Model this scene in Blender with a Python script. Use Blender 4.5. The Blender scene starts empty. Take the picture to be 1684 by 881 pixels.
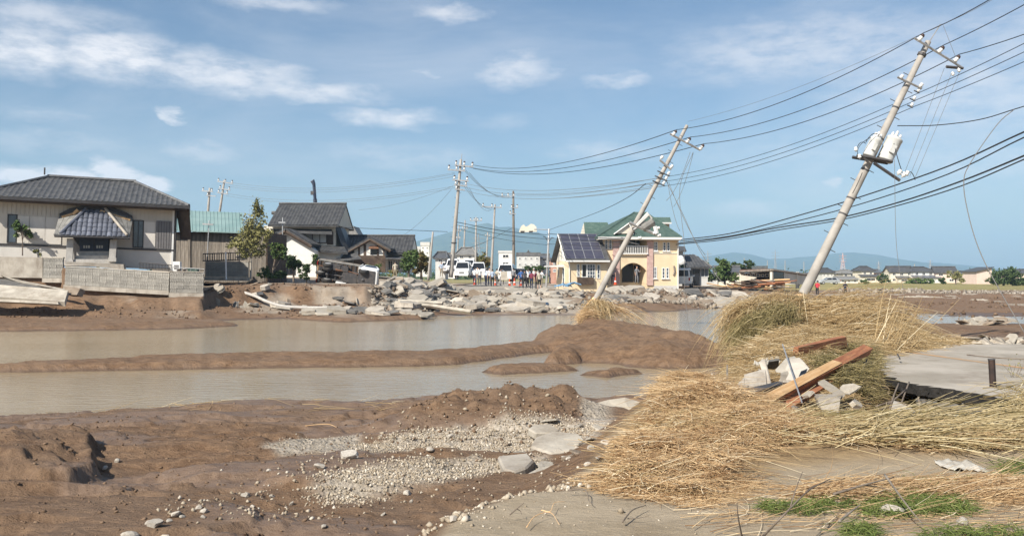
import bpy, bmesh, math, random
import numpy as np
from math import radians, sin, cos, pi, atan2, sqrt
from mathutils import Vector, Matrix, Euler

random.seed(7)
SC = bpy.context.scene
COL = SC.collection

# ------------------------------------------------------------------ camera
F, CX, HY, EYE = 1450.0, 842.0, 452.0, 2.4
cam_d = bpy.data.cameras.new('camera')
cam_d.sensor_width = 36.0
cam_d.lens = 36.0 * F / 1684.0
cam_d.shift_y = (HY - 440.5) / 1684.0
cam_d.clip_start, cam_d.clip_end = 0.1, 30000.0
cam = bpy.data.objects.new('camera', cam_d)
cam.location = (0, 0, EYE)
cam.rotation_euler = (pi / 2, 0, 0)
COL.objects.link(cam)
SC.camera = cam
SC.view_settings.view_transform = 'Standard'
SC.view_settings.look = 'None'
SC.view_settings.gamma = 1.0
SC.view_settings.exposure = 0.56
HAZE_DENSITY = 0.00022
SC.cycles.max_bounces = 6
SC.cycles.volume_bounces = 1
SC.cycles.transparent_max_bounces = 12

def at(px, py, Y):
    """world point seen at photo pixel (px,py) at depth Y"""
    return Vector(((px - CX) / F * Y, Y, EYE - (py - HY) / F * Y))

def gp(px, py, z):
    """plan point of photo pixel lying at height z"""
    Y = (EYE - z) * F / (py - HY)
    return ((px - CX) / F * Y, Y)

# ------------------------------------------------------------------ sun and sky
SUN_EL = radians(40)
SUN_DIR = Vector((-0.62, -0.78, 0)).normalized() * cos(SUN_EL) + Vector((0, 0, sin(SUN_EL)))
sun_d = bpy.data.lights.new('sun', 'SUN')
sun_d.energy = 5.0
sun_d.angle = radians(0.53)
sun_d.color = (1.0, 0.94, 0.84)
sun = bpy.data.objects.new('sun', sun_d)
sun.rotation_euler = SUN_DIR.to_track_quat('Z', 'Y').to_euler()
sun.location = (-40, -30, 60)
COL.objects.link(sun)

class NT:
    """tiny node-tree writer"""
    def __init__(s, tree):
        s.t = tree
    def n(s, kind, **kw):
        nd = s.t.nodes.new(kind)
        for k, v in kw.items():
            setattr(nd, k, v)
        return nd
    def link(s, a, b):
        s.t.links.new(a, b)
    def val(s, sock, v):
        if hasattr(v, 'is_output'):
            s.link(v, sock)
        else:
            sock.default_value = v
    def math(s, op, a, b=0.0, c=0.0, clamp=False):
        m = s.n('ShaderNodeMath', operation=op, use_clamp=clamp)
        for i, v in enumerate((a, b, c)):
            s.val(m.inputs[i], v)
        return m.outputs[0]
    def mix(s, fac, a, b, blend='MIX'):
        m = s.n('ShaderNodeMix', data_type='RGBA', blend_type=blend)
        s.val(m.inputs[0], fac)
        for i, v in ((6, a), (7, b)):
            if isinstance(v, tuple) and len(v) == 3:
                v = v + (1.0,)
            s.val(m.inputs[i], v)
        return m.outputs[2]
    def noise(s, vec, scale, detail=4.0, rough=0.55, dist=0.0):
        m = s.n('ShaderNodeTexNoise')
        if vec is not None:
            s.link(vec, m.inputs['Vector'])
        m.inputs['Scale'].default_value = scale
        m.inputs['Detail'].default_value = detail
        m.inputs['Roughness'].default_value = rough
        m.inputs['Distortion'].default_value = dist
        return m.outputs[0]
    def ramp(s, x, lo, hi, a=0.0, b=1.0):
        m = s.n('ShaderNodeMapRange', interpolation_type='SMOOTHSTEP')
        s.val(m.inputs[0], x)
        for i, v in ((1, lo), (2, hi), (3, a), (4, b)):
            s.val(m.inputs[i], v)
        return m.outputs[0]
    def scale(s, vec, v3, loc=(0, 0, 0)):
        m = s.n('ShaderNodeMapping')
        s.link(vec, m.inputs[0])
        m.inputs['Scale'].default_value = v3
        m.inputs['Location'].default_value = loc
        return m.outputs[0]

world = bpy.data.worlds.new('World')
SC.world = world
world.use_nodes = True
world.node_tree.nodes.clear()
W = NT(world.node_tree)
sky = W.n('ShaderNodeTexSky', sky_type='NISHITA')
sky.sun_disc = False
sky.sun_elevation = SUN_EL
sky.sun_rotation = atan2(SUN_DIR.x, SUN_DIR.y)
sky.altitude = 0.0
sky.air_density = 1.0
sky.dust_density = 1.0
sky.ozone_density = 2.2
tc = W.n('ShaderNodeTexCoord')
sp = W.n('ShaderNodeSeparateXYZ')
W.link(tc.outputs['Generated'], sp.inputs[0])
az = W.math('ARCTAN2', sp.outputs[0], sp.outputs[1])
el = W.math('ARCSINE', sp.outputs[2])
cb = W.n('ShaderNodeCombineXYZ')
W.link(az, cb.inputs[0]); W.link(el, cb.inputs[1])
ang = cb.outputs[0]
# wisp distortion
nz = W.n('ShaderNodeTexNoise')
W.link(W.scale(ang, (14, 34, 1)), nz.inputs['Vector'])
nz.inputs['Scale'].default_value = 1.0
nz.inputs['Detail'].default_value = 6.0
nz.inputs['Roughness'].default_value = 0.6
vs = W.n('ShaderNodeVectorMath', operation='SUBTRACT')
W.link(nz.outputs['Color'], vs.inputs[0]); vs.inputs[1].default_value = (0.5, 0.5, 0.5)
vm = W.n('ShaderNodeVectorMath', operation='MULTIPLY')
W.link(vs.outputs[0], vm.inputs[0]); vm.inputs[1].default_value = (0.085, 0.030, 0)
va = W.n('ShaderNodeVectorMath', operation='ADD')
W.link(ang, va.inputs[0]); W.link(vm.outputs[0], va.inputs[1])
wang = va.outputs[0]
CLOUDS = [  # photo px, py, half width, half height, strength
    (190, 95, 95, 42, .8), (40, 85, 110, 38, .75), (350, 118, 190, 34, .62), (500, 152, 160, 22, .6),
    (50, 30, 150, 30, .45), (640, 195, 95, 18, .6), (850, 115, 85, 34, .55), (1010, 130, 60, 16, .5),
    (745, 22, 62, 20, .5), (330, 248, 80, 22, .35), (285, 192, 16, 14, .6), (30, 290, 70, 18, 1.2),
    (110, 292, 44, 20, 1.2), (185, 292, 40, 28, 1.4), (235, 302, 34, 16, 1.2), (450, 5, 120, 16, .4), (700, 118, 24, 10, .4),
    (1330, 80, 260, 60, .42), (1560, 140, 220, 110, .42), (1230, 345, 70, 18, .3), (1000, 248, 110, 18, .32),
    (1600, 60, 200, 60, .3), (1400, 250, 300, 50, .22), (70, 190, 60, 16, .25), (650, 255, 160, 26, .25),
    (1368, 305, 13, 11, .5), (820, 200, 60, 16, .2), (90, 235, 160, 22, .25), (1590, 260, 160, 60, .3),
]
mask = None
for px, py, hw, hh, st in CLOUDS:
    a0 = math.atan((px - CX) / F)
    e0 = math.atan((HY - py) / F * cos(a0))
    m = W.n('ShaderNodeVectorMath', operation='SUBTRACT')
    W.link(wang, m.inputs[0]); m.inputs[1].default_value = (a0, e0, 0)
    m2 = W.n('ShaderNodeVectorMath', operation='MULTIPLY')
    W.link(m.outputs[0], m2.inputs[0]); m2.inputs[1].default_value = (F / hw, F / hh, 0)
    ln = W.n('ShaderNodeVectorMath', operation='LENGTH')
    W.link(m2.outputs[0], ln.inputs[0])
    b = W.ramp(ln.outputs['Value'], 1.35, 0.15, 0.0, st * 1.2)
    mask = b if mask is None else W.math('MAXIMUM', mask, b)
det = W.noise(W.scale(ang, (22, 60, 1)), 1.0, 7.0, 0.62)
mask = W.math('MULTIPLY', mask, W.ramp(det, 0.26, 0.68, 0.34, 1.2))
# thin cloud over the whole sky, in view and out of it
cn = W.noise(W.scale(tc.outputs['Generated'], (2.2, 2.2, 7.0)), 1.0, 6.0, 0.58, 0.4)
mask = W.math('MAXIMUM', mask, W.ramp(cn, 0.42, 0.85, 0.0, 0.42))
mask = W.math('MINIMUM', mask, 0.95)
skyc = W.mix(1.0, sky.outputs[0], (0.87, 0.94, 0.98), 'MULTIPLY')
mixc = W.mix(mask, skyc, (8.8, 8.7, 8.9))
bg = W.n('ShaderNodeBackground')
W.link(mixc, bg.inputs[0])
bg.inputs[1].default_value = 0.077
wo = W.n('ShaderNodeOutputWorld')
W.link(bg.outputs[0], wo.inputs[0])

# ------------------------------------------------------------------ mesh + object helpers
def tag(o, label=None, cat=None, group=None, kind=None):
    if label: o['label'] = label
    if cat: o['category'] = cat
    if group: o['group'] = group
    if kind: o['kind'] = kind
    return o

def empty(name, loc=(0, 0, 0), rot=(0, 0, 0), label=None, cat=None, group=None):
    o = bpy.data.objects.new(name, None)
    o.empty_display_size = 0.2
    o.location = loc
    o.rotation_euler = rot
    COL.objects.link(o)
    return tag(o, label, cat, group)

def mesh_obj(name, mesh, m=None, parent=None, loc=None, rot=None, scl=None):
    o = bpy.data.objects.new(name, mesh)
    if m is not None and len(mesh.materials) == 0:
        mesh.materials.append(m)
    COL.objects.link(o)
    if parent is not None: o.parent = parent
    if loc is not None: o.location = loc
    if rot is not None: o.rotation_euler = rot
    if scl is not None: o.scale = scl
    return o

BOXF = ((0, 3, 2, 1), (4, 5, 6, 7), (0, 1, 5, 4), (1, 2, 6, 5), (2, 3, 7, 6), (3, 0, 4, 7))
class MB:
    def __init__(s):
        s.v, s.f = [], []
    def add(s, vs, fs):
        o = len(s.v)
        s.v += [tuple(v) for v in vs]
        s.f += [tuple(i + o for i in f) for f in fs]
        return s
    def box(s, x0, x1, y0, y1, z0, z1, M=None):
        vs = [Vector(p) for p in ((x0, y0, z0), (x1, y0, z0), (x1, y1, z0), (x0, y1, z0), (x0, y0, z1), (x1, y0, z1), (x1, y1, z1), (x0, y1, z1))]
        if M is not None: vs = [M @ v for v in vs]
        return s.add(vs, BOXF)
    def cbox(s, c, d, rot=(0, 0, 0)):
        M = Matrix.Translation(c) @ Euler(rot).to_matrix().to_4x4()
        return s.box(-d[0] / 2, d[0] / 2, -d[1] / 2, d[1] / 2, -d[2] / 2, d[2] / 2, M)
    def prism(s, poly, h):
        """poly: list of 3d points (planar), h: extrusion vector"""
        n = len(poly)
        h = Vector(h)
        P = [Vector(p) for p in poly]
        vs = P + [p + h for p in P]
        fs = [tuple(range(n))[::-1], tuple(range(n, 2 * n))]
        for i in range(n):
            j = (i + 1) % n
            fs.append((i, j, n + j, n + i))
        return s.add(vs, fs)
    def path(s, pts, rad, n=6, cap=True):
        pts = [Vector(p) for p in pts]
        if not hasattr(rad, '__len__'): rad = [rad] * len(pts)
        vs, fs = [], []
        up = None
        for i, p in enumerate(pts):
            t = (pts[min(i + 1, len(pts) - 1)] - pts[max(i - 1, 0)])
            t = t.normalized() if t.length > 1e-9 else Vector((0, 0, 1))
            if up is None:
                up = Vector((0, 0, 1)) if abs(t.z) < .9 else Vector((1, 0, 0))
            a = t.cross(up).normalized()
            b = a.cross(t).normalized()
            up = b
            for k in range(n):
                w = 2 * pi * k / n
                vs.append(p + (a * cos(w) + b * sin(w)) * rad[i])
        for i in range(len(pts) - 1):
            for k in range(n):
                k2 = (k + 1) % n
                fs.append((i * n + k, i * n + k2, (i + 1) * n + k2, (i + 1) * n + k))
        if cap:
            fs.append(tuple(range(n))[::-1])
            fs.append(tuple((len(pts) - 1) * n + k for k in range(n)))
        return s.add(vs, fs)
    def lathe(s, prof, n=12, M=None):
        """prof: list of (r,z)"""
        vs, fs = [], []
        for r, z in prof:
            for k in range(n):
                w = 2 * pi * k / n
                vs.append(Vector((r * cos(w), r * sin(w), z)))
        if M is not None: vs = [M @ v for v in vs]
        for i in range(len(prof) - 1):
            for k in range(n):
                k2 = (k + 1) % n
                fs.append((i * n + k, i * n + k2, (i + 1) * n + k2, (i + 1) * n + k))
        fs.append(tuple(range(n))[::-1])
        fs.append(tuple((len(prof) - 1) * n + k for k in range(n)))
        return s.add(vs, fs)
    def mesh(s, name, m=None, smooth=False):
        me = bpy.data.meshes.new(name)
        me.from_pydata(s.v, [], s.f)
        if m is not None: me.materials.append(m)
        if smooth: me.polygons.foreach_set('use_smooth', [True] * len(me.polygons))
        me.update()
        return me
    def build(s, name, m, parent=None, smooth=False, **kw):
        return mesh_obj(name, s.mesh(name, m, smooth), None, parent, **kw)

def np_mesh(name, V, Fq, m, smooth=False, attrs=None):
    """mesh from numpy arrays; Fq is (n,3) or (n,4)"""
    me = bpy.data.meshes.new(name)
    V = np.asarray(V, np.float32); Fq = np.asarray(Fq, np.int32)
    k = Fq.shape[1]
    me.vertices.add(len(V)); me.vertices.foreach_set('co', V.ravel())
    me.loops.add(Fq.size); me.loops.foreach_set('vertex_index', Fq.ravel())
    me.polygons.add(len(Fq))
    me.polygons.foreach_set('loop_start', np.arange(0, Fq.size, k, dtype=np.int32))
    if smooth: me.polygons.foreach_set('use_smooth', np.ones(len(Fq), bool))
    for an, av in (attrs or {}).items():
        a = me.attributes.new(an, 'FLOAT', 'POINT')
        a.data.foreach_set('value', np.asarray(av, np.float32))
    me.update(calc_edges=True)
    me.materials.append(m)
    return me

def copy_tree(o, parent=None, skip=()):
    c = o.copy()
    COL.objects.link(c)
    if parent is not None:
        c.parent = parent
    for ch in list(o.children):
        copy_tree(ch, c)
    return c

# ------------------------------------------------------------------ materials
MATS = {}
def mat(name, col, col2=None, scale=3.0, rough=0.7, bump=0.0, bscale=None, metal=0.0, rnd=0.0, stretch=(1, 1, 1), spec=0.4, grime=0.0, ior=None):
    """principled with two-tone noise, per object variation, fine relief and soil specks"""
    if name in MATS: return MATS[name]
    m = bpy.data.materials.new(name)
    m.use_nodes = True
    T = NT(m.node_tree)
    b = m.node_tree.nodes['Principled BSDF']
    t = T.n('ShaderNodeTexCoord')
    vec = T.scale(t.outputs['Object'], stretch)
    c = col + (1.0,)
    if col2 is not None:
        f = T.ramp(T.noise(vec, scale, 6.0, 0.6), 0.32, 0.68)
        c = T.mix(f, col, col2)
    if grime > 0:
        g = T.ramp(T.noise(T.scale(t.outputs['Object'], (1, 1, .35)), scale * 0.6 + .4, 7.0, 0.7), 0.5, 0.72, 0, grime)
        c = T.mix(g, c, (0.16, 0.12, 0.085))
    if rnd > 0:
        oi = T.n('ShaderNodeObjectInfo')
        k = T.math('MULTIPLY_ADD', oi.outputs['Random'], 2 * rnd, 1 - rnd)
        cc = T.n('ShaderNodeCombineColor')
        for i in range(3): T.link(k, cc.inputs[i])
        c = T.mix(1.0, c, cc.outputs[0], 'MULTIPLY')
    T.val(b.inputs['Base Color'], c)
    b.inputs['Roughness'].default_value = rough
    b.inputs['Metallic'].default_value = metal
    b.inputs['Specular IOR Level'].default_value = spec
    if bump > 0:
        bp = T.n('ShaderNodeBump')
        bp.inputs['Strength'].default_value = 1.0
        bp.inputs['Distance'].default_value = bump
        T.link(T.noise(vec, bscale or scale * 4, 5.0, 0.6), bp.inputs['Height'])
        T.link(bp.outputs[0], b.inputs['Normal'])
    MATS[name] = m
    return m
# ------------------------------------------------------------------ terrain
def _hash(ix, iy, seed):
    h = (ix.astype(np.int64) * 374761393 + iy.astype(np.int64) * 668265263 + seed * 974634211) & 0xFFFFFFFF
    h = ((h ^ (h >> 13)) * 1274126177) & 0xFFFFFFFF
    h = h ^ (h >> 16)
    return (h & 0xFFFFFF) / float(0xFFFFFF)

def vnoise(x, y, seed=0):
    ix, iy = np.floor(x), np.floor(y)
    fx, fy = x - ix, y - iy
    fx = fx * fx * fx * (fx * (fx * 6 - 15) + 10); fy = fy * fy * fy * (fy * (fy * 6 - 15) + 10)
    a = _hash(ix, iy, seed); b = _hash(ix + 1, iy, seed); c = _hash(ix, iy + 1, seed); d = _hash(ix + 1, iy + 1, seed)
    return (a + (b - a) * fx) * (1 - fy) + (c + (d - c) * fx) * fy

def fbm(x, y, octv=4, seed=0, gain=0.5):
    s, a, t = 0.0, 1.0, 0.0
    for k in range(octv):
        s = s + a * vnoise(x * 1.0, y * 1.0, seed + k * 17)
        t += a; a *= gain
        x, y = (x * 1.62 - y * 1.18), (x * 1.18 + y * 1.62)
    return s / t - 0.5

def sstep(a, b, x):
    t = np.clip((x - a) / (b - a), 0, 1)
    return t * t * (3 - 2 * t)

def sdf(poly, x, y):
    """signed distance to polygon, positive inside"""
    P = np.asarray(poly, float)
    d = np.full(x.shape, 1e18); ins = np.zeros(x.shape, bool)
    n = len(P)
    for i in range(n):
        ax, ay = P[i]; bx, by = P[(i + 1) % n]
        ex, ey = bx - ax, by - ay
        wx, wy = x - ax, y - ay
        t = np.clip((wx * ex + wy * ey) / (ex * ex + ey * ey + 1e-12), 0, 1)
        d = np.minimum(d, (wx - ex * t) ** 2 + (wy - ey * t) ** 2)
        c = ((ay > y) != (by > y))
        with np.errstate(divide='ignore', invalid='ignore'):
            ins ^= c & (x < ex * (y - ay) / (by - ay if by != ay else 1e-12) + ax)
    d = np.sqrt(d)
    return np.where(ins, d, -d)

def G(pts, z=0.0):
    return [gp(px, py, z) for px, py in pts]

NEAR = [(-60, 13.0)] + G([(-150, 690), (0, 686), (150, 681), (300, 669), (400, 662), (500, 663), (560, 666), (620, 656), (700, 655), (780, 648), (850, 643),
        (930, 655), (1000, 660), (1060, 652), (1110, 640)]) + [(3.9, 17.6), (4.7, 18.8), (5.6, 21), (6.2, 24), (6.9, 28.6), (9.2, 29), (10.0, 25),
        (10.4, 22.2), (13, 21), (16, 20.3), (25, 20), (60, 19), (60, -70), (-60, -70)]
SAND = G([(690, 881), (760, 845), (850, 815), (925, 800), (975, 765), (1000, 725), (1030, 690), (1120, 655)], 0.7) + [(3.3, 14.2), (4.6, 17.4),
        (6.2, 22), (6.9, 27), (8.8, 27.5), (9.8, 23.5), (12.5, 20.6), (60, 18.6), (60, -70), (-9, -70), (-3.6, 0), (-1.3, 4.3)]
BAR = G([(-120, 613), (60, 611), (300, 607), (600, 603), (750, 600), (815, 590), (890, 580), (960, 572), (960, 560), (880, 566), (790, 580), (700, 586), (420, 588), (200, 596), (90, 603), (-20, 609.5), (-120, 611)])
ISLE = G([(860, 584), (900, 579), (960, 596), (1010, 598), (1060, 606), (1130, 607), (1200, 602), (1212, 590), (1165, 566), (1090, 547), (1000, 541), (940, 545), (895, 554), (872, 566)])
LUMP = G([(893, 600), (920, 601), (955, 597), (962, 588), (940, 578), (905, 582)])
ISLET_A = G([(785, 612), (830, 617), (945, 609), (880, 605), (815, 606)])
ISLET_B = G([(960, 618), (1000, 621), (1057, 614), (1010, 611)])
FLAT_L = G([(-160, 546), (120, 544), (300, 541), (388, 536), (370, 531), (250, 522), (60, 519), (-160, 519)])
SPIT = G([(470, 524), (560, 530), (700, 525), (722, 518), (640, 508), (480, 514)])

# far bank: photo column -> shore depth, foot (Y,z), brow (Y,z)
FB = np.array([
    (-600, 44.5, 46.0, .45, 49.0, 1.25), (100, 44.5, 46.2, .48, 49.0, 1.22), (330, 45.5, 46.6, .45, 49.0, 1.15),
    (360, 46, 49.5, .45, 55.0, 1.70), (450, 48, 52.0, .50, 57.5, 1.75), (600, 49.5, 53.5, .42, 59.0, 1.70),
    (660, 50, 55.0, .30, 64.0, 1.45), (740, 52, 56.0, .25, 74.0, .80), (930, 52, 58.0, .22, 79.5, .80),
    (1010, 56, 60.0, .25, 79.0, .85), (1100, 58, 62.0, .35, 78.0, .90), (1200, 66, 70.0, .30, 82.0, .70), (1300, 60, 72, .2, 90.0, .50), (2600, 60, 72, .2, 95.0, .40)])

CREV = (6.3, 14.6)
def height(x, y):
    x = np.asarray(x, float); y = np.asarray(y, float)
    shp = x.shape
    x = x.ravel(); y = y.ravel()
    wx = x + 0.55 * fbm(x * .9, y * .9, 3, 3); wy = y + 0.55 * fbm(x * .9 + 9, y * .9, 3, 5)
    yy = np.maximum(y, 0.5)
    px = CX + F * x / yy
    front = y > 0.5
    # --- near land
    sn = sdf(NEAR, wx, wy)
    z = np.where(sn > 0, 0.30 * (1 - np.exp(-sn / 1.6)) + 0.0 * sn, np.maximum(sn * 0.22, -0.7))
    rill = fbm(x * 1.1, y * 3.2, 4, 21)
    mudz = (0.11 * rill + 0.09 * fbm(x * .5, y * 1.1, 3, 31)) * sstep(0.1, 2.5, sn)
    # crusts that end in a little step
    cr = fbm(x * .7 + 3, y * 1.6, 4, 41)
    mudz += 0.055 * sstep(0.03, 0.06, cr) * sstep(.3, 2, sn) + 0.04 * sstep(-.10, -.075, cr) * sstep(.3, 2, sn)
    near = sstep(.3, 2, sn) * (y < 16)
    rg1 = 1 - np.abs(fbm(x * 1.9 + 7, y * 4.2, 4, 43)) * 5
    mudz += near * (.035 * np.clip(rg1, -1, 1) * sstep(-.05, .25, fbm(x * .6, y * .9, 3, 44)) + .018 * fbm(x * 7, y * 9, 3, 45))
    z = z + mudz
    # brown spoil mound by the shore
    mx = np.clip((wx + 0.15) / 1.75, -1.3, 1.3)
    cy_ = 12.9 + 0.25 * mx
    prof = np.exp(-np.abs((wy - cy_) / np.where(wy < cy_, 1.2, 1.0)) ** 2.4)
    hump = 0.46 * np.clip(1 - np.abs(mx * .93) ** 3, 0, 1) * sstep(-1.35, -.55, mx)
    lump = np.abs(fbm(x * 2.2, y * 2.2, 4, 55)) * 1.6
    z = z + hump * prof * (0.75 + .75 * lump)
    ms = sstep(.05, .35, hump * prof)
    # overhanging crust block at the left
    BLK = G([(-90, 792), (60, 796), (118, 800), (150, 785), (166, 758), (140, 738), (40, 728), (-90, 722)], .30)
    sb = sdf(BLK, x + .3 * fbm(x * 2.5, y * 2.5, 4, 61), y + .3 * fbm(x * 2.5, y * 2.5, 4, 62))
    z = z + sstep(-.03, .08, sb) * (.18 + .18 * fbm(x * 1.8, y * 2.6, 4, 63) + .07 * fbm(x * 6, y * 6, 3, 64)) + 0.06 * sstep(.1, .6, sb)
    # hollow to the right of the block
    z = z - 0.12 * np.exp(-(((x + 3.75) / .5) ** 2 + ((y - 9.1) / .6) ** 2))
    # --- sand shoulder
    ss = sdf(SAND, x + .35 * fbm(x * .9, y * .9, 3, 71), y + .35 * fbm(x * .9, y * .9, 3, 72))
    sa = sstep(-0.75, 0.12, ss)
    z = z * (1 - sa) + (0.70 + 0.05 * fbm(x * .8, y * .8, 4, 73)) * sa
    # debris mounds below the straw
    def bump(cx, cy, rx, ry, h, p=2.0, rot=0.0):
        dx, dy = x - cx, y - cy
        u = (dx * cos(rot) + dy * sin(rot)) / rx; v = (-dx * sin(rot) + dy * cos(rot)) / ry
        return h * np.exp(-(u * u + v * v) ** (p / 2))
    z = z + bump(2.15, 11.0, .75, 1.9, .20, 3) + bump(2.2, 9.0, 1.3, 1.5, .05, 3) + bump(4.8, 15.3, 1.1, 2.0, .24, 2.6) + bump(6.0, 18.6, 1.4, 2.2, .34, 2.6) + bump(7.6, 24.0, 2.2, 3.4, .72, 2.6)
    z = z + bump(5.2, 8.6, 2.8, .6, .10, 3) - bump(4.7, 10.9, 1.7, .9, .26, 3)
    hb = bump(3.35, 39.0, .55, 1.3, .95, 2.2)
    # washed-out hollow under the asphalt
    CAV = [(4.75, 11.6), (5.8, 11.35), (6.9, 11.7), (7.3, 13.9), (6.6, 14.6), (5.75, 13.9), (5.1, 12.9)]
    sc = sdf(CAV, x, y)
    z = z - 0.50 * sstep(-.25, .3, sc)
    # --- bars and islets
    def isle(poly, h, w, seed, slope=.25):
        s = sdf(poly, wx, wy)
        return np.where(s > 0, h * (1 - np.exp(-s / w)) * (0.85 + .8 * fbm(x * .8, y * 1.7, 4, seed)) + .10 * fbm(x * 3.1, y * 3.1, 4, seed + 40) * np.minimum(s / .15, 1) + .10 * np.minimum(s / .12, 1), np.maximum(s * slope, -0.7))
    lip = fbm(x * 2.6, y * 2.6, 4, 83)
    zb = isle(BAR, 0.17, .35, 81)
    zi = isle(ISLE, 0.50, 1.1, 82)
    zi = zi + np.where(zi > .05, (.20 * lip + .10 * fbm(x * 6, y * 6, 3, 89)) + 0.28 * np.exp(-(((x - 1.7) / .7) ** 2 + ((y - 31.5) / 1.6) ** 2)) + .22 * np.exp(-(((x - 5.3) / 1.1) ** 2 + ((y - 27.0) / .8) ** 2)), 0)
    zl = isle(LUMP, 0.36, .25, 84)
    za = isle(ISLET_A, 0.10, .35, 85)
    zc = isle(ISLET_B, 0.07, .35, 86)
    zf = isle(FLAT_L, 0.16, .8, 87)
    zs = isle(SPIT, 0.18, .7, 88)
    zi = zi + hb
    for q in (zb, zi, zl, za, zc, zf, zs):
        z = np.maximum(z, q)
    # --- far bank
    c = [np.interp(px, FB[:, 0], FB[:, k]) for k in range(1, 6)]
    jag = 1.6 * fbm(x * .35, y * .12 + 5, 4, 91) + .8 * fbm(x * 1.1, y * .4, 3, 92)
    yb = y + jag
    sh, fy, fz, by, bz = c
    zfar = np.where(yb < sh, np.maximum((yb - sh) * .15, -.7),
           np.where(yb < fy, fz * (yb - sh) / (fy - sh),
           np.where(yb < by, fz + (bz - fz) * (.25 * np.clip((yb - fy) / (by - fy), 0, 1) + .75 * sstep(.45, .80, (yb - fy) / (by - fy) + .35 * fbm(x * .6, y * .3, 3, 98))),
                    bz + (np.interp(px, [600, 640, 730, 1150, 1300], [2.3, 2.1, .95, .95, .42]) - bz) * sstep(13, 28, yb - by))))
    rough_b = np.where((yb > sh + .5) & (yb < by + 1), 1, .35)
    zfar = zfar + rough_b * (.30 * fbm(x * .45, y * .45, 4, 93) * sstep(0, 3, yb - sh) + .12 * fbm(x * 1.7, y * 1.7, 3, 94) * sstep(0, 2, yb - sh))
    zfar = np.where(yb > by + 1, zfar * 1.0, zfar)
    zfar = zfar + bump(-7.6, 70.0, 1.9, 4.0, .30, 2.4) + bump(-5.6, 72.0, 1.6, 3.5, .30, 2.4)
    # right-hand mud flats with streaks of water
    pyy = HY + (EYE - .1) * F / yy
    fl = np.interp(pyy, [470, 490, 503, 511, 519, 526, 534, 546, 553, 562, 580], [.42, .35, .26, .12, -.05, -.07, .14, .18, .02, -.18, -.5])
    fl = fl + .26 * fbm(x * .07, y * .28, 4, 95) + .10 * fbm(x * .4, y * .9, 3, 96)
    fl = np.clip(fl, -.7, 2)
    wr = sstep(1130, 1330, px + 60 * fbm(x * .1, y * .1, 2, 97)) * sstep(24, 28, y)
    zfar = zfar * (1 - wr) + np.where(y > 85, np.maximum(zfar, fl), fl) * wr
    zfar = np.where(front & (y > 22), zfar, -.7)
    z = np.maximum(z, zfar)
    # far plain
    z = np.where(y > 150, np.maximum(z * (1 - sstep(150, 230, y)) + .45 * sstep(150, 230, y), .3), z)
    z = np.where(~front, .70 * sa + .3 * (1 - sa), z)
    return z.reshape(shp)

def H(x, y):
    return float(height(np.array([x]), np.array([y]))[0])

def gmask(poly, x, y, amp=.3, sc=1.2, seed=0, soft=.25):
    s = sdf(poly, x + amp * 2 * fbm(x * sc, y * sc, 4, 200 + seed), y + amp * 2 * fbm(x * sc, y * sc, 4, 300 + seed))
    return sstep(-soft, soft, s)

GRAVEL_A = G([(590, 730), (640, 720), (720, 713), (850, 708), (950, 706), (985, 712), (965, 734), (870, 737), (740, 738), (650, 737), (585, 740)], .33)
GRAVEL_B = G([(500, 805), (560, 785), (650, 768), (760, 757), (880, 752), (905, 768), (840, 780), (760, 792), (660, 808), (560, 822)], .33)
GRAVEL_C = G([(425, 735), (500, 722), (585, 716), (600, 735), (540, 745), (470, 748)], .33)
GRAVEL_D = G([(960, 680), (1000, 672), (1010, 700), (985, 745), (955, 742), (955, 700)], .36)

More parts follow.
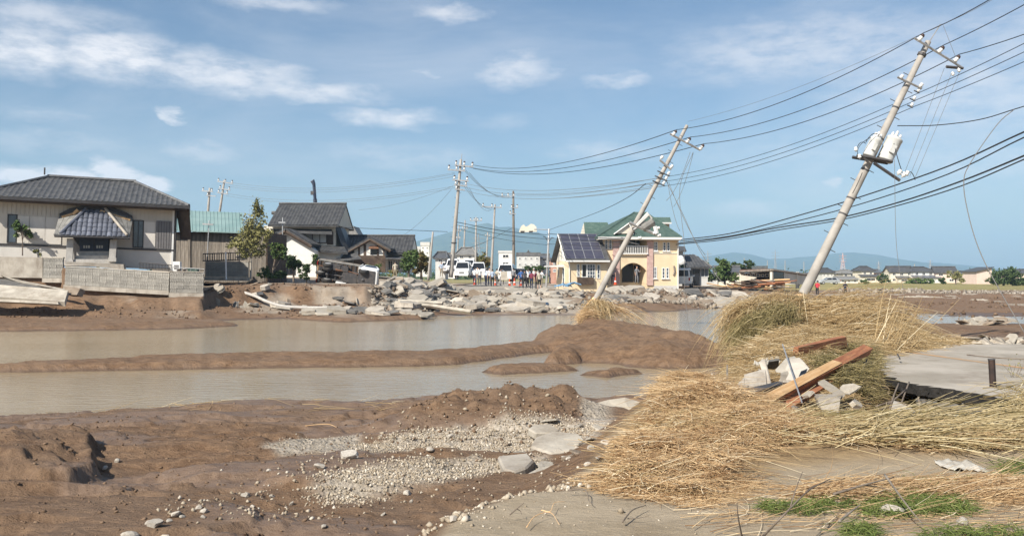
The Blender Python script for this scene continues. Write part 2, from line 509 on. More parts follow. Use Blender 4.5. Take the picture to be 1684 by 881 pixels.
def ground_attrs(x, y, z):
    n1 = fbm(x * 3, y * 3, 4, 110)
    ss = sdf(SAND, x + .35 * fbm(x * .9, y * .9, 3, 71), y + .35 * fbm(x * .9, y * .9, 3, 72))
    sand = sstep(-.12, .12, ss + .25 * n1)
    grav = np.maximum.reduce([gmask(GRAVEL_A, x, y, .18, 1.6, 1, .12), gmask(GRAVEL_B, x, y, .22, 1.6, 2, .16), gmask(GRAVEL_C, x, y, .12, 1.6, 3, .08), gmask(GRAVEL_D, x, y, .15, 1.6, 4, .1)])
    grav *= (1 - sand)
    px = CX + F * x / np.maximum(y, .5)
    # pale silt on the far flats, on the rubble slope and the road
    far = sstep(40, 52, y)
    s1 = sstep(.06, .14, fbm(x * .10, y * .30, 4, 120) - .02) * sstep(1180, 1300, px) * sstep(58, 66, y)
    s2 = sstep(-.06, .10, fbm(x * .3, y * .3, 4, 121)) * sstep(560, 660, px) * (1 - sstep(990, 1080, px)) * sstep(51, 56, y)
    s3 = sstep(.02, .1, fbm(x * .3, y * .3, 4, 122)) * sstep(1060, 1120, px) * (1 - sstep(1250, 1330, px)) * sstep(60, 66, y)
    s4 = sstep(.06, .2, fbm(x * .35, y * .5, 4, 123)) * (1 - sstep(560, 640, px)) * far * .7
    s5 = sstep(62, 68, y) * (1 - sstep(640, 700, px)) * .7
    silt = np.clip(np.maximum.reduce([s1, s2, s3 , s4, s5]), 0, 1)
    field = sstep(110, 120, y + 6 * fbm(x * .05, y * .05, 3, 130)) * sstep(1120, 1230, px) + sstep(150, 180, y)
    field = np.clip(field, 0, 1)
    wet = np.clip(1 - sstep(.0, .10, z + .08 * n1), 0, 1) * (y < 75)
    wet = np.maximum(wet, .85 * sstep(.03, .16, fbm(x * .55, y * 1.1, 4, 140) + .05) * (y < 17) * sstep(.62, .40, z))
    # soil under the straw
    st = gmask([(0.7, 7.3), (1.3, 6.7), (1.9, 7.6), (3.5, 8.2), (8, 8.5), (8, 10.6), (6.2, 11.7), (5.9, 14), (7.0, 16.5), (9.5, 21), (9.8, 25), (7.4, 28.5), (6.2, 25), (5, 19), (3.2, 15.0), (2.1, 12.6), (1.2, 10.2)], x, y, .3, 1, 6, .3)
    return dict(sand=sand, gravel=grav, silt=silt * (1 - sand), field=field, wet=wet, straw=st)

def build_ground():
    rr = [.35, .7, 1.2, 1.8, 2.5, 3.2]
    r = 3.8
    while r < 9000:
        rr.append(r)
        r *= 1.0058 if r < 32 else (1.0085 if r < 110 else (1.03 if r < 400 else 1.1))
    rr = np.array(rr)
    t = np.linspace(-1150, 1150, 520) / F
    th = np.arctan(t)
    rest = np.linspace(th[-1], 2 * pi + th[0], 90)[1:-1]
    th = np.concatenate([th, rest])
    nt, nr = len(th), len(rr)
    R, T = np.meshgrid(rr, th, indexing='ij')
    x = R * np.sin(T); y = R * np.cos(T)
    z = height(x, y)
    at_ = ground_attrs(x.ravel(), y.ravel(), z.ravel())
    # coarse stones relief inside the gravel
    V = np.stack([x.ravel(), y.ravel(), z.ravel()], 1)
    i = np.arange(nr - 1)[:, None] * nt; k = np.arange(nt)[None, :]; k2 = (k + 1) % nt
    Q = np.stack([i + k, i + k2, i + nt + k2, i + nt + k], -1).reshape(-1, 4)[:, ::-1]
    # centre cap
    V = np.vstack([V, [[0, 0, float(z[0].mean())]]])
    at_ = {k_: np.append(v, v[0]) for k_, v in at_.items()}
    me = np_mesh('ground', V, Q, ground_mat(), True, at_)
    o = mesh_obj('ground', me)
    o['kind'] = 'structure'
    return o

def ground_mat():
    m = bpy.data.materials.new('ground_soil')
    m.use_nodes = True
    T = NT(m.node_tree)
    b = m.node_tree.nodes['Principled BSDF']
    g = T.n('ShaderNodeNewGeometry')
    P = g.outputs['Position']
    def A(nm):
        a = T.n('ShaderNodeAttribute', attribute_name=nm)
        return a.outputs['Fac']
    n_big = T.noise(P, .45, 5, .6)
    n_mid = T.noise(T.scale(P, (1, 2.2, 1)), 3.5, 8, .74)
    n_fine = T.noise(P, 26, 4, .7)
    mud = T.mix(T.ramp(n_mid, .34, .66), (0.135, 0.077, 0.042), (0.255, 0.160, 0.094))
    mud = T.mix(T.ramp(n_big, .42, .62, 0, .55), mud, (0.215, 0.145, 0.095))
    mud = T.mix(T.ramp(T.noise(T.scale(P, (1, 1.8, 1)), 11, 5, .7), .60, .70, 0, .6), mud, (0.070, 0.042, 0.026))
    wetc = T.mix(T.ramp(n_mid, .3, .7), (0.145, 0.093, 0.060), (0.215, 0.148, 0.102))
    sx = T.n('ShaderNodeSeparateXYZ'); T.link(P, sx.inputs[0])
    c = T.mix(A('wet'), mud, wetc)
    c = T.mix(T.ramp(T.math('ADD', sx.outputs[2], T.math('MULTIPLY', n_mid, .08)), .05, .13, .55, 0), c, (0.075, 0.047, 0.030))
    sand = T.mix(T.ramp(T.noise(P, 2.0, 6, .6), .3, .7), (0.285, 0.225, 0.150), (0.375, 0.305, 0.215))
    sand = T.mix(T.ramp(n_fine, .55, .75, 0, .45), sand, (0.46, 0.39, 0.30))
    sand = T.mix(T.ramp(T.noise(P, .9, 4, .6), .55, .7, 0, .5), sand, (0.235, 0.18, 0.115))
    c = T.mix(A('sand'), c, sand)
    straw = T.mix(T.ramp(n_mid, .3, .7), (0.16, 0.105, 0.055), (0.34, 0.24, 0.125))
    c = T.mix(T.math('MULTIPLY', A('straw'), T.ramp(n_mid, .25, .45, .45, 1)), c, straw)
    vor = T.n('ShaderNodeTexVoronoi')
    T.link(P, vor.inputs['Vector']); vor.inputs['Scale'].default_value = 24
    vc = T.n('ShaderNodeSeparateColor'); T.link(vor.outputs['Color'], vc.inputs[0])
    gcol = T.mix(vc.outputs[0], (0.34, 0.29, 0.225), (0.47, 0.41, 0.335))
    gcol = T.mix(T.ramp(n_mid, .5, .7, 0, .6), gcol, (0.30, 0.235, 0.165))
    c = T.mix(A('gravel'), c, gcol)
    silt = T.mix(T.ramp(T.noise(P, .7, 7, .7), .3, .7), (0.30, 0.245, 0.18), (0.48, 0.42, 0.345))
    c = T.mix(A('silt'), c, silt)
    fld = T.mix(T.ramp(T.noise(T.scale(P, (.06, .3, 1)), 1, 5, .6), .35, .65), (0.22, 0.195, 0.07), (0.36, 0.295, 0.125))
    c = T.mix(A('field'), c, fld)
    T.link(c, b.inputs['Base Color'])
    b.inputs['Specular IOR Level'].default_value = .35
    T.link(T.ramp(A('wet'), 0, 1, .92, .45), b.inputs['Roughness'])
    hgt = T.math('ADD', T.math('MULTIPLY', n_mid, .105), T.math('MULTIPLY', n_fine, .024))
    vd = T.math('MULTIPLY', T.math('MULTIPLY', T.ramp(vor.outputs['Distance'], 0, .7, 1, 0), .03), A('gravel'))
    hgt = T.math('ADD', hgt, vd)
    hgt = T.math('MULTIPLY', hgt, T.ramp(A('wet'), 0, 1, 1, .45))
    hgt = T.math('MULTIPLY', hgt, T.ramp(A('sand'), 0, 1, 1, .4))
    bp = T.n('ShaderNodeBump')
    bp.inputs['Strength'].default_value = .9
    bp.inputs['Distance'].default_value = 1.0
    T.link(hgt, bp.inputs['Height'])
    T.link(bp.outputs[0], b.inputs['Normal'])
    return m

GROUND = build_ground()

def water_mat():
    m = bpy.data.materials.new('muddy_water')
    m.use_nodes = True
    T = NT(m.node_tree)
    b = m.node_tree.nodes['Principled BSDF']
    g = T.n('ShaderNodeNewGeometry')
    P = g.outputs['Position']
    n = T.noise(T.scale(P, (.10, .3, 1)), 1, 4, .55)
    c = T.mix(T.ramp(n, .3, .7), (0.300, 0.232, 0.140), (0.345, 0.278, 0.182))
    T.link(c, b.inputs['Base Color'])
    b.inputs['Roughness'].default_value = .11
    b.inputs['IOR'].default_value = 1.33
    h = T.math('ADD', T.math('MULTIPLY', T.noise(T.scale(P, (.9, 2.6, 1)), 2.2, 3, .5), .045), T.math('MULTIPLY', T.noise(T.scale(P, (1.0, 2.2, 1)), 9, 3, .5), .010))
    bp = T.n('ShaderNodeBump')
    bp.inputs['Strength'].default_value = .42
    bp.inputs['Distance'].default_value = 1.0
    T.link(h, bp.inputs['Height'])
    T.link(bp.outputs[0], b.inputs['Normal'])
    return m
M_WATER = water_mat()
mb = MB()
mb.add([(-140, 5, 0), (140, 5, 0), (160, 96, 0), (-140, 96, 0)], [(0, 1, 2, 3)])
mb.build('water', M_WATER)['kind'] = 'structure'

# ------------------------------------------------------------------ mountains
def mountain(name, prof, Y, depth, m, seed):
    """prof: (px, py) skyline; a real massif with spurs and foothills in front of the ridge"""
    pxs = np.array([p[0] for p in prof], float); pys = np.array([p[1] for p in prof], float)
    u = np.linspace(pxs[0], pxs[-1], 240); v = np.linspace(-1, 1, 44)
    U, Vv = np.meshgrid(u, v, indexing='ij')
    ridge = np.interp(U, pxs, HY - pys) / F * Y
    x = (U - CX) / F * Y; y = Y + Vv * depth
    sp_ = 1 + .8 * fbm(x * 6 / Y * 3, y * 4 / Y * 3, 5, seed)
    fall = np.clip(1 - np.abs(Vv) ** 1.1 * (0.8 + .35 * sp_), 0, 1)
    fall = np.where(np.abs(Vv) < .03, 1, fall)
    z = ridge * fall * (1 + (.35 * fbm(x * 25 / Y, y * 25 / Y, 5, seed + 1)) * (np.abs(Vv) > .03)) + EYE
    z = np.where(np.abs(Vv) > .98, 0, z)
    V = np.stack([x.ravel(), y.ravel(), z.ravel()], 1)
    nu, nv = U.shape
    i = np.arange(nu - 1)[:, None] * nv; k = np.arange(nv - 1)[None, :]
    Q = np.stack([i + k, i + nv + k, i + nv + k + 1, i + k + 1], -1).reshape(-1, 4)
    o = mesh_obj(name, np_mesh(name, V, Q, m, True))
    o['kind'] = 'structure'
M_FOREST = mat('mountain_forest', (0.040, 0.070, 0.032), (0.075, 0.105, 0.05), .02, .95, 6.0, .03)
mountain('mountain', [(540, 452), (590, 432), (650, 404), (690, 396), (720, 388), (760, 376), (785, 370), (803, 367), (820, 374), (838, 373), (860, 378), (880, 380), (905, 392), (940, 400), (1000, 412), (1060, 425), (1150, 440), (1200, 452)], 4200, 1100, M_FOREST, 3)
mountain('mountain', [(1010, 452), (1090, 438), (1140, 425), (1180, 419), (1205, 415), (1232, 418), (1262, 426), (1300, 425), (1340, 421), (1380, 416), (1400, 415), (1440, 419), (1500, 431), (1540, 432), (1600, 440), (1690, 446), (1800, 446), (1900, 452)], 5000, 1200, M_FOREST, 9)
# ------------------------------------------------------------------ shared materials
M = {}
M['conc'] = mat('concrete', (0.33, 0.29, 0.24), (0.47, 0.425, 0.36), 1.6, .9, .012, 9, rnd=.22, grime=.7)
M['conc_pole'] = mat('pole_concrete', (0.30, 0.275, 0.245), (0.42, 0.39, 0.35), 1.6, .85, .006, 12, grime=.4)
M['steel'] = mat('galvanised_steel', (0.34, 0.34, 0.34), (0.45, 0.45, 0.45), 6, .5, metal=.5)
M['darksteel'] = mat('dark_steel', (0.045, 0.045, 0.05), (0.09, 0.08, 0.075), 5, .6)
M['porcelain'] = mat('white_porcelain', (0.74, 0.74, 0.72), (0.66, 0.65, 0.62), 4, .25)
M['capbrown'] = mat('brown_insulator_cap', (0.06, 0.035, 0.03), None, rough=.4)
M['trafo'] = mat('transformer_paint', (0.60, 0.60, 0.58), (0.50, 0.50, 0.47), 3, .5, grime=.35)
M['cable'] = mat('black_cable', (0.022, 0.022, 0.024), None, rough=.6)
M['cable_grey'] = mat('grey_cable', (0.16, 0.15, 0.14), None, rough=.6)
M['roof_grey'] = mat('grey_glazed_tile', (0.085, 0.085, 0.088), (0.15, 0.148, 0.145), 2.5, .42, .004, 20, rnd=.15)
M['roof_dark'] = mat('dark_tile', (0.055, 0.055, 0.057), (0.10, 0.098, 0.096), 2.0, .5, .004, 20, rnd=.15)
M['tile_blue'] = mat('blue_grey_tile', (0.115, 0.125, 0.155), (0.20, 0.205, 0.235), 1.2, .3, rnd=.3)
M['tile_pale'] = mat('pale_tile', (0.17, 0.165, 0.155), (0.26, 0.25, 0.23), 2, .6, rnd=.2)
M['siding'] = mat('beige_siding', (0.50, 0.46, 0.40), (0.58, 0.54, 0.47), .8, .75, grime=.18)
M['siding_light'] = mat('pale_siding', (0.62, 0.58, 0.52), (0.68, 0.64, 0.58), .8, .75, grime=.15)
M['trim_dark'] = mat('dark_trim', (0.035, 0.033, 0.034), (0.055, 0.05, 0.05), 3, .5)
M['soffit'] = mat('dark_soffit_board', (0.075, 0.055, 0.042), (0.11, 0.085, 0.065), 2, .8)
M['shutter'] = mat('grey_shutter', (0.155, 0.145, 0.145), (0.19, 0.18, 0.175), 4, .5)
M['glass'] = mat('window_glass', (0.055, 0.075, 0.10), (0.11, 0.14, 0.17), 1.2, .08, spec=.6)
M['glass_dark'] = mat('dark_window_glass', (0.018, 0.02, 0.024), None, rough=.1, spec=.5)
M['white_frame'] = mat('white_frame', (0.74, 0.73, 0.70), None, rough=.5)
M['wood_fresh'] = mat('fresh_split_wood', (0.56, 0.33, 0.15), (0.74, 0.50, 0.27), 4, .85, .010, 10, stretch=(.3, 4, 4), rnd=.18, grime=.35)
M['wood_red'] = mat('red_brown_timber', (0.27, 0.10, 0.048), (0.44, 0.19, 0.09), 5, .8, .010, 10, stretch=(.4, 4, 4), rnd=.15, grime=.4)
M['wood_old'] = mat('weathered_plank', (0.15, 0.125, 0.10), (0.29, 0.25, 0.205), 2.2, .9, .006, 10, stretch=(3, 3, .35), rnd=.28)
M['wood_dark'] = mat('dark_brown_wood', (0.055, 0.035, 0.025), (0.11, 0.075, 0.05), 2, .8, rnd=.2)
M['stone'] = mat('grey_stone', (0.38, 0.36, 0.33), (0.50, 0.47, 0.43), 2.5, .9, .01, 12, grime=.3)
M['block'] = mat('patterned_block', (0.29, 0.272, 0.24), (0.385, 0.362, 0.32), 2.5, .95, .012, 22, rnd=.14, grime=.2)
M['teal'] = mat('teal_sheet_roof', (0.185, 0.285, 0.275), (0.245, 0.345, 0.33), .5, .6, grime=.12)
M['plaster_white'] = mat('white_plaster', (0.68, 0.66, 0.61), (0.76, 0.74, 0.69), .9, .85, grime=.22)
M['yellow'] = mat('yellow_plaster', (0.71, 0.565, 0.37), (0.77, 0.62, 0.42), 1.0, .85, .004, 20, grime=.10)
M['pink'] = mat('pink_brick_facing', (0.47, 0.31, 0.27), (0.58, 0.41, 0.36), 5, .85, .004, 20)
M['green_roof'] = mat('green_shingle', (0.058, 0.105, 0.086), (0.10, 0.150, 0.126), 2.2, .75, .006, 14, rnd=.2)
M['solar'] = mat('solar_glass', (0.050, 0.050, 0.075), (0.075, 0.072, 0.095), 1.5, .18, spec=.6)
M['alu'] = mat('aluminium', (0.30, 0.30, 0.31), None, rough=.4, metal=.4)
M['cream'] = mat('cream_wall', (0.66, 0.60, 0.48), (0.72, 0.66, 0.55), 1, .85, grime=.15)
M['greywall'] = mat('light_grey_wall', (0.52, 0.51, 0.48), (0.60, 0.59, 0.56), 1, .85, grime=.15)
M['brickwall'] = mat('reddish_wall', (0.42, 0.22, 0.16), (0.50, 0.29, 0.22), 2, .85)
M['pinkwall'] = mat('pale_pink_wall', (0.64, 0.50, 0.42), (0.70, 0.56, 0.48), 1, .85)
M['orange_cone'] = mat('orange_red_plastic', (0.62, 0.085, 0.03), None, rough=.5)
M['tyre'] = mat('tyre_rubber', (0.022, 0.022, 0.022), (0.05, 0.045, 0.04), 6, .85, grime=.3)
M['rim'] = mat('wheel_rim', (0.45, 0.45, 0.45), (0.55, 0.54, 0.52), 5, .4, metal=.5)
M['car_white'] = mat('white_car_paint', (0.76, 0.76, 0.75), None, rough=.25, spec=.5)
M['car_silver'] = mat('silver_car_paint', (0.46, 0.48, 0.50), None, rough=.3, metal=.4)
M['car_blue'] = mat('dark_blue_car_paint', (0.035, 0.05, 0.085), None, rough=.25)
M['lamp'] = mat('headlight_glass', (0.62, 0.62, 0.60), None, rough=.12)
M['lamp_red'] = mat('tail_light', (0.35, 0.02, 0.02), None, rough=.2)
M['asphalt'] = mat('asphalt', (0.29, 0.255, 0.205), (0.42, 0.375, 0.315), .9, .9, .008, 34, grime=.55)
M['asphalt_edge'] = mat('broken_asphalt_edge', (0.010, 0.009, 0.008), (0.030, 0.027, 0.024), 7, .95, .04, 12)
M['orange_line'] = mat('worn_orange_road_paint', (0.50, 0.275, 0.115), (0.34, 0.26, 0.18), 3.5, .85)
M['metal_blue'] = mat('dark_blue_boom_paint', (0.035, 0.045, 0.075), (0.05, 0.06, 0.09), 3, .45)
M['rust'] = mat('rusty_iron', (0.10, 0.05, 0.03), (0.20, 0.10, 0.055), 5, .85, .004, 12)
M['cloth_pale'] = mat('muddy_pale_sheet', (0.30, 0.255, 0.20), (0.44, 0.39, 0.32), 1.6, .85, .02, 4, rnd=.15, grime=.55)
M['green_leaf'] = mat('leaf_green', (0.055, 0.095, 0.026), (0.12, 0.165, 0.05), .9, .65, spec=.25)
M['dark_leaf'] = mat('leaf_dark_green', (0.036, 0.062, 0.022), (0.08, 0.115, 0.038), .9, .65, spec=.25)
M['olive_leaf'] = mat('leaf_olive', (0.17, 0.165, 0.055), (0.28, 0.26, 0.11), .9, .7, spec=.2)
M['autumn_leaf'] = mat('leaf_rusty', (0.16, 0.105, 0.04), (0.115, 0.135, 0.045), 1.2, .7, spec=.2)
M['bark'] = mat('bark', (0.12, 0.09, 0.07), (0.22, 0.18, 0.14), 4, .95, .01, 20)
M['bark_pale'] = mat('pale_bark', (0.33, 0.29, 0.24), (0.45, 0.41, 0.35), 4, .95, .01, 20)
# ------------------------------------------------------------------ utility poles and lines
def frame_of(p0, p1):
    """matrix with Z from p0 to p1, X to the picture's right in the pole's leaning plane"""
    zt = (p1 - p0).normalized()
    yt = Vector((0, 1, 0))
    xt = yt.cross(zt).normalized()
    yt = zt.cross(xt).normalized()
    Mx = Matrix((xt, yt, zt)).transposed().to_4x4()
    Mx.translation = p0
    return Mx

def insulator(root, p, up=Vector((0, 0, 1)), s=1.0, cap=True):
    Mx = Matrix.Translation(p) @ up.to_track_quat('Z', 'Y').to_matrix().to_4x4()
    b = MB().lathe([(.03 * s, 0), (.03 * s, .05 * s), (.085 * s, .07 * s), (.085 * s, .11 * s), (.05 * s, .13 * s), (.075 * s, .16 * s), (.075 * s, .20 * s), (.045 * s, .22 * s)], 8, Mx)
    o = b.build('insulator', M['porcelain'], root, True)
    if cap:
        MB().lathe([(.07 * s, .225 * s), (.075 * s, .27 * s), (.05 * s, .32 * s)], 8, Mx).build('insulator_cap', M['capbrown'], o, True)
    return o

def pole_root(p0, p1, label, rb, rt, m='conc_pole', group=None, bolts=True):
    Mx = frame_of(p0, p1)
    root = empty('utility_pole', label=label, cat='utility pole', group=group)
    root.matrix_world = Mx
    L = (p1 - p0).length
    MB().lathe([(rb, -.5), (rb, 0), (rb + (rt - rb) * .5, L * .5), (rt, L - .02), (rt * .8, L)], 12).build('pole', M[m], root, True)
    if bolts:
        z = 1.8
        s = 1
        bm_ = None
        while z < L - .8:
            r = rb + (rt - rb) * z / L
            me = MB().path([(0, 0, 0), (s * .16, 0, 0)], .012, 5).mesh('step_bolt', M['darksteel']) if bm_ is None else bm_
            bm_ = None
            mesh_obj('step_bolt', me, None, root, loc=(s * r, 0, z))
            s = -s
            z += .45
    return root, Mx, L

def arm(root, z, x0, x1, tilt=0.0, h=.075, y=-.2, name='crossarm', m='steel'):
    Mx = Matrix.Translation((0, y, z)) @ Matrix.Rotation(-tilt, 4, 'Y')
    MB().box(x0, x1, -h / 2, h / 2, -h / 2, h / 2, Mx).build(name, M[m], root)
    return Mx

# --- near leaning pole with transformers
PA0, PA1 = at(1316, 494, 27.0), at(1527, 68, 27.0)
pa, MA, LA = pole_root(PA0, PA1, 'leaning concrete utility pole carrying two white transformers, the nearest and largest pole', .160, .088)
MB().path([(0, 0, LA - .3), (.1, 0, LA + .62)], .02, 5).build('top_rod', M['steel'], pa)
MB().lathe([(.135, LA - .50), (.135, LA - .42)], 10).build('pole_band', M['darksteel'], pa)
def LAp(px, py, Y=27.0):
    return MA.inverted() @ at(px, py, Y)
a0, a1 = LAp(1504, 63, 26.75), LAp(1583, 112, 26.75)
MB().path([a0, a1], .038, 4).build('crossarm', M['steel'], pa)
c_ = LAp(1556, 110, 26.7)
MB().path([c_, a1 + Vector((.02, 0, 0))], .045, 4).build('switch_bracket', M['darksteel'], pa)
ins_top = []
for px, py in ((1509, 68), (1542, 88), (1568, 103)):
    p = LAp(px, py, 26.75)
    insulator(pa, p, Vector((.28, 0, .96)), .85)
    ins_top.append(MA @ (p + Vector((.05, 0, .3))))
for px, py in ((1576, 112), (1566, 118)):
    insulator(pa, LAp(px, py, 26.65), Vector((0.5, -.3, -.8)), .6, False)
b0, b1 = LAp(1476, 127, 26.8), LAp(1516, 146, 26.8)
MB().path([b0, b1], .036, 4).build('crossarm', M['steel'], pa)
for px, py in ((1480, 130), (1512, 144)):
    insulator(pa, LAp(px, py, 26.8), Vector((.2, 0, 1)), .7, False)
ins_mid = []
for px, py in ((1509, 152), (1502, 165), (1498, 176)):
    p = LAp(px, py, 26.85)
    MB().path([p + Vector((-.12, 0, 0)), p + Vector((.06, 0, 0))], .02, 5).build('insulator_bracket', M['darksteel'], pa)
    insulator(pa, p, Vector((0, 0, 1)), .6, False)
    ins_mid.append(MA @ (p + Vector((.08, 0, .05))))
def transformer(root, p, r, h, M0):
    Mx = Matrix.Translation(p)
    o = MB().lathe([(r * .9, 0), (r, .03), (r, .05), (r * .97, .06), (r * .97, h - .1), (r, h - .09), (r, h - .03), (r * .85, h), (r * .5, h + .05)], 16, Mx).build('transformer', M['trafo'], root, True)
    for a in (0.4, 2.2, 4.3):
        MB().lathe([(.035, h - .02), (.05, h + .06), (.035, h + .09), (.045, h + .13), (.02, h + .18)], 6, Mx @ Matrix.Translation((r * .6 * cos(a), r * .6 * sin(a), 0))).build('bushing', M['porcelain'], o, True)
    MB().box(-r * .3, r * .3, -r - .05, -r + .02, h * .3, h * .62, Mx).build('cooling_box', M['trafo'], o)
transformer(pa, LAp(1449, 262, 26.95) + Vector((.10, 0, 0)), .245, .78, MA)
transformer(pa, LAp(1427, 258, 26.9) + Vector((-.02, -.05, 0)), .175, .62, MA)
s0, s1 = LAp(1409, 256, 26.7), LAp(1468, 266, 26.7)
MB().path([s0, s1], .05, 4).path([s0 + Vector((0, .35, 0)), s1 + Vector((0, .35, 0))], .05, 4).path([LAp(1420, 258, 26.7), LAp(1430, 270, 26.7)], .04, 4).build('transformer_platform', M['darksteel'], pa)
l0, l1 = LAp(1437, 268, 26.75), LAp(1480, 297, 26.7)
MB().path([l0, l1], .05, 4).build('lower_bracket', M['darksteel'], pa)
for px, py in ((1476, 288), (1483, 292), (1488, 290)):
    insulator(pa, LAp(px, py, 26.65), Vector((.15, 0, 1)), .85, False)
for px, py in ((1408, 250), (1414, 262)):
    insulator(pa, LAp(px, py, 26.65), Vector((-.5, 0, .8)), .7, False)
for (q0, q1, q2) in (((1408, 250), (1412, 228), (1424, 236)), ((1412, 258), (1404, 240), (1432, 226)), ((1470, 236), (1476, 262), (1484, 284)), ((1488, 290), (1498, 272), (1505, 296)), ((1424, 234), (1434, 214), (1446, 222)), ((1402, 318), (1412, 300), (1418, 284))):
    P_ = [LAp(q0[0], q0[1], 26.7), LAp(q1[0], q1[1], 26.55), LAp(q2[0], q2[1], 26.7)]
    pts = [(1 - t) ** 2 * P_[0] + 2 * t * (1 - t) * P_[1] + t * t * P_[2] for t in np.linspace(0, 1, 8)]
    MB().path(pts, .011, 4).build('jumper_lead', M['cable'], pa)
for zz in (LA * .33, LA * .39, LA * .5, LA * .62, LA * .74):
    r = .160 + (.088 - .160) * zz / LA
    MB().lathe([(r + .006, zz), (r + .006, zz + .05)], 12).build('pole_band', M['darksteel'], pa)

# --- second leaning pole in front of the yellow house
PB0, PB1 = at(978, 496, 40.0), at(1130, 206, 40.0)
pb, MBm, LB = pole_root(PB0, PB1, 'leaning concrete utility pole crossing in front of the yellow house', .150, .075)
def LBp(px, py, Y=40.0):
    return MBm.inverted() @ at(px, py, Y)
MB().path([LBp(1102, 220, 39.83), LBp(1152, 247, 39.83)], .05, 4).build('crossarm', M['steel'], pb)
ins_b = []
for px, py in ((1105, 224), (1128, 236), (1150, 247)):
    p = LBp(px, py, 39.83)
    insulator(pb, p, Vector((.2, 0, 1)), 1.0)
    ins_b.append(MBm @ (p + Vector((.05, 0, .35))))
MB().path([LBp(1085, 263, 39.83), LBp(1104, 279, 39.83)], .05, 4).build('crossarm', M['steel'], pb)
for px, py in ((1086, 262), (1102, 277)):
    insulator(pb, LBp(px, py, 39.83), Vector((.2, 0, 1)), .9, False)
ins_bm = []
for px, py in ((1098, 288), (1094, 296), (1090, 304)):
    p = LBp(px, py, 39.87)
    MB().path([p + Vector((-.5, 0, -.05)), p + Vector((.1, 0, 0))], .03, 5).build('insulator_bracket', M['darksteel'], pb)
    insulator(pb, p, Vector((0, 0, 1)), .8, False)
    ins_bm.append(MBm @ (p + Vector((.1, 0, 0))))
MB().path([LBp(1035, 366, 39.65), LBp(1080, 386, 39.55)], .07, 4).path([LBp(1042, 378, 39.65), LBp(1062, 364, 39.65)], .05, 4).build('transformer_platform', M['steel'], pb)
Mx = Matrix.Translation(LBp(1058, 375, 39.65)) @ Matrix.Rotation(.5, 4, 'Y')
MB().lathe([(.15, -.05), (.19, 0), (.20, .2), (.175, .34), (.20, .5), (.14, .56)], 9, Mx).build('broken_transformer', M['tile_pale'], pb)
MB().path([LBp(1047, 371, 39.6), LBp(1066, 352, 39.6), LBp(1072, 360, 39.6)], [.07, .11, .06], 5).build('torn_casing', M['greywall'], pb)
for px, py in ((1072, 384), (1078, 376), (1048, 392), (1080, 388)):
    insulator(pb, LBp(px, py, 39.55), Vector((.6, 0, .5)), .9, False)
MB().path([LBp(1077, 372, 39.55), LBp(1080, 384, 39.55)], .1, 6).build('fuse_holder', M['porcelain'], pb)
# splintered foot
for k in range(7):
    a = k * .9
    MB().path([(.12 * cos(a), .12 * sin(a), .15), (.22 * cos(a) - .1, .22 * sin(a), -.35 - .1 * (k % 3))], [.05, .015], 4).build('splinter', M['wood_fresh'], pb)

# --- upright poles further off
def simple_pole(px0, py0, px1, py1, Y, label, arms=(), rb=.17, rt=.10, m='conc_pole', group=None, ins=True, bolts=False):
    r, Mx, L = pole_root(at(px0, py0, Y), at(px1, py1, Y), label, rb, rt, m, group, bolts)
    for (py, x0, x1, n) in arms:
        z = L * (py0 - py) / (py0 - py1)
        arm(r, z, x0, x1, 0, .11, -.2)
        for k in range(n):
            x = x0 + (x1 - x0) * (k + .15) / max(n - .7, 1)
            insulator(r, Vector((x, -.2, z + .05)), Vector((0, 0, 1)), 1.2)
    return r, Mx, L
pc, MC, LC = simple_pole(742, 447, 758, 262, 80.0, 'tall concrete utility pole at the end of the broken village road, slightly leaning',
    ((273, -.5, 1.2, 3), (281, -1.1, .5, 3), (297, -.6, .9, 2), (305, -.4, .8, 2), (312, -.3, .6, 1)), .21, .11, bolts=True)
MB().path([(0, 0, LC - .2), (.06, 0, LC + .5)], .03, 5).build('top_rod', M['steel'], pc)
MB().lathe([(.25, 2.6), (.25, 2.68)], 10).build('pole_band', M['darksteel'], pc)
simple_pole(845, 440, 844, 314, 112.0, 'brown utility pole standing right of the crowd in front of the blue mountain', ((323, -1.5, .2, 3), (342, -.3, .6, 2), (352, -.5, .3, 1)), .2, .12, 'wood_old')
simple_pole(808, 446, 814, 336, 108.0, 'thin pale concrete pole just left of the brown pole', ((341, -1.6, .9, 3),), .16, .10)
simple_pole(782, 440, 783, 357, 135.0, 'pale pole with a short insulator arm, second right of the tall leaning village pole', ((363, -.9, .9, 4),), .17, .1)
simple_pole(762, 440, 765, 362, 150.0, 'distant slim pole between the tall village pole and the short-arm pole', ((376, -.5, .5, 2),), .17, .1)
simple_pole(751, 440, 755, 370, 165.0, 'distant slim pole directly right of the foot of the tall village pole', ((380, -.5, .5, 2), (392, -.4, .4, 2)), .17, .1)
simple_pole(800, 430, 802, 382, 200.0, 'very thin far pole against the foot of the mountain', ((388, -.6, .6, 2),), .2, .14)
simple_pole(705, 452, 712, 381, 78.0, 'plain slim concrete post without arms beside the rusty-leaved bushes', (), .12, .08)
simple_pole(342, 350, 345, 309, 110.0, 'utility pole behind the teal roof, the left and shorter of the pair', ((315, -.9, .5, 2), (322, -.3, .9, 1)), .16, .12)
simple_pole(361, 350, 369, 296, 112.0, 'utility pole behind the teal roof, the right and taller of the pair', ((300, -.8, 1.2, 3), (311, -.5, 1.0, 2), (318, -.6, .8, 2)), .16, .12)
simple_pole(341, 420, 344, 362, 66.0, 'thin steel mast with a small arm before the teal roofed shed', ((369, -.4, .4, 0),), .045, .035, 'steel')
simple_pole(464, 425, 465, 358, 76.0, 'thin steel mast with a small arm before the two storey tiled house', ((366, -.3, .3, 0),), .05, .04, 'steel')

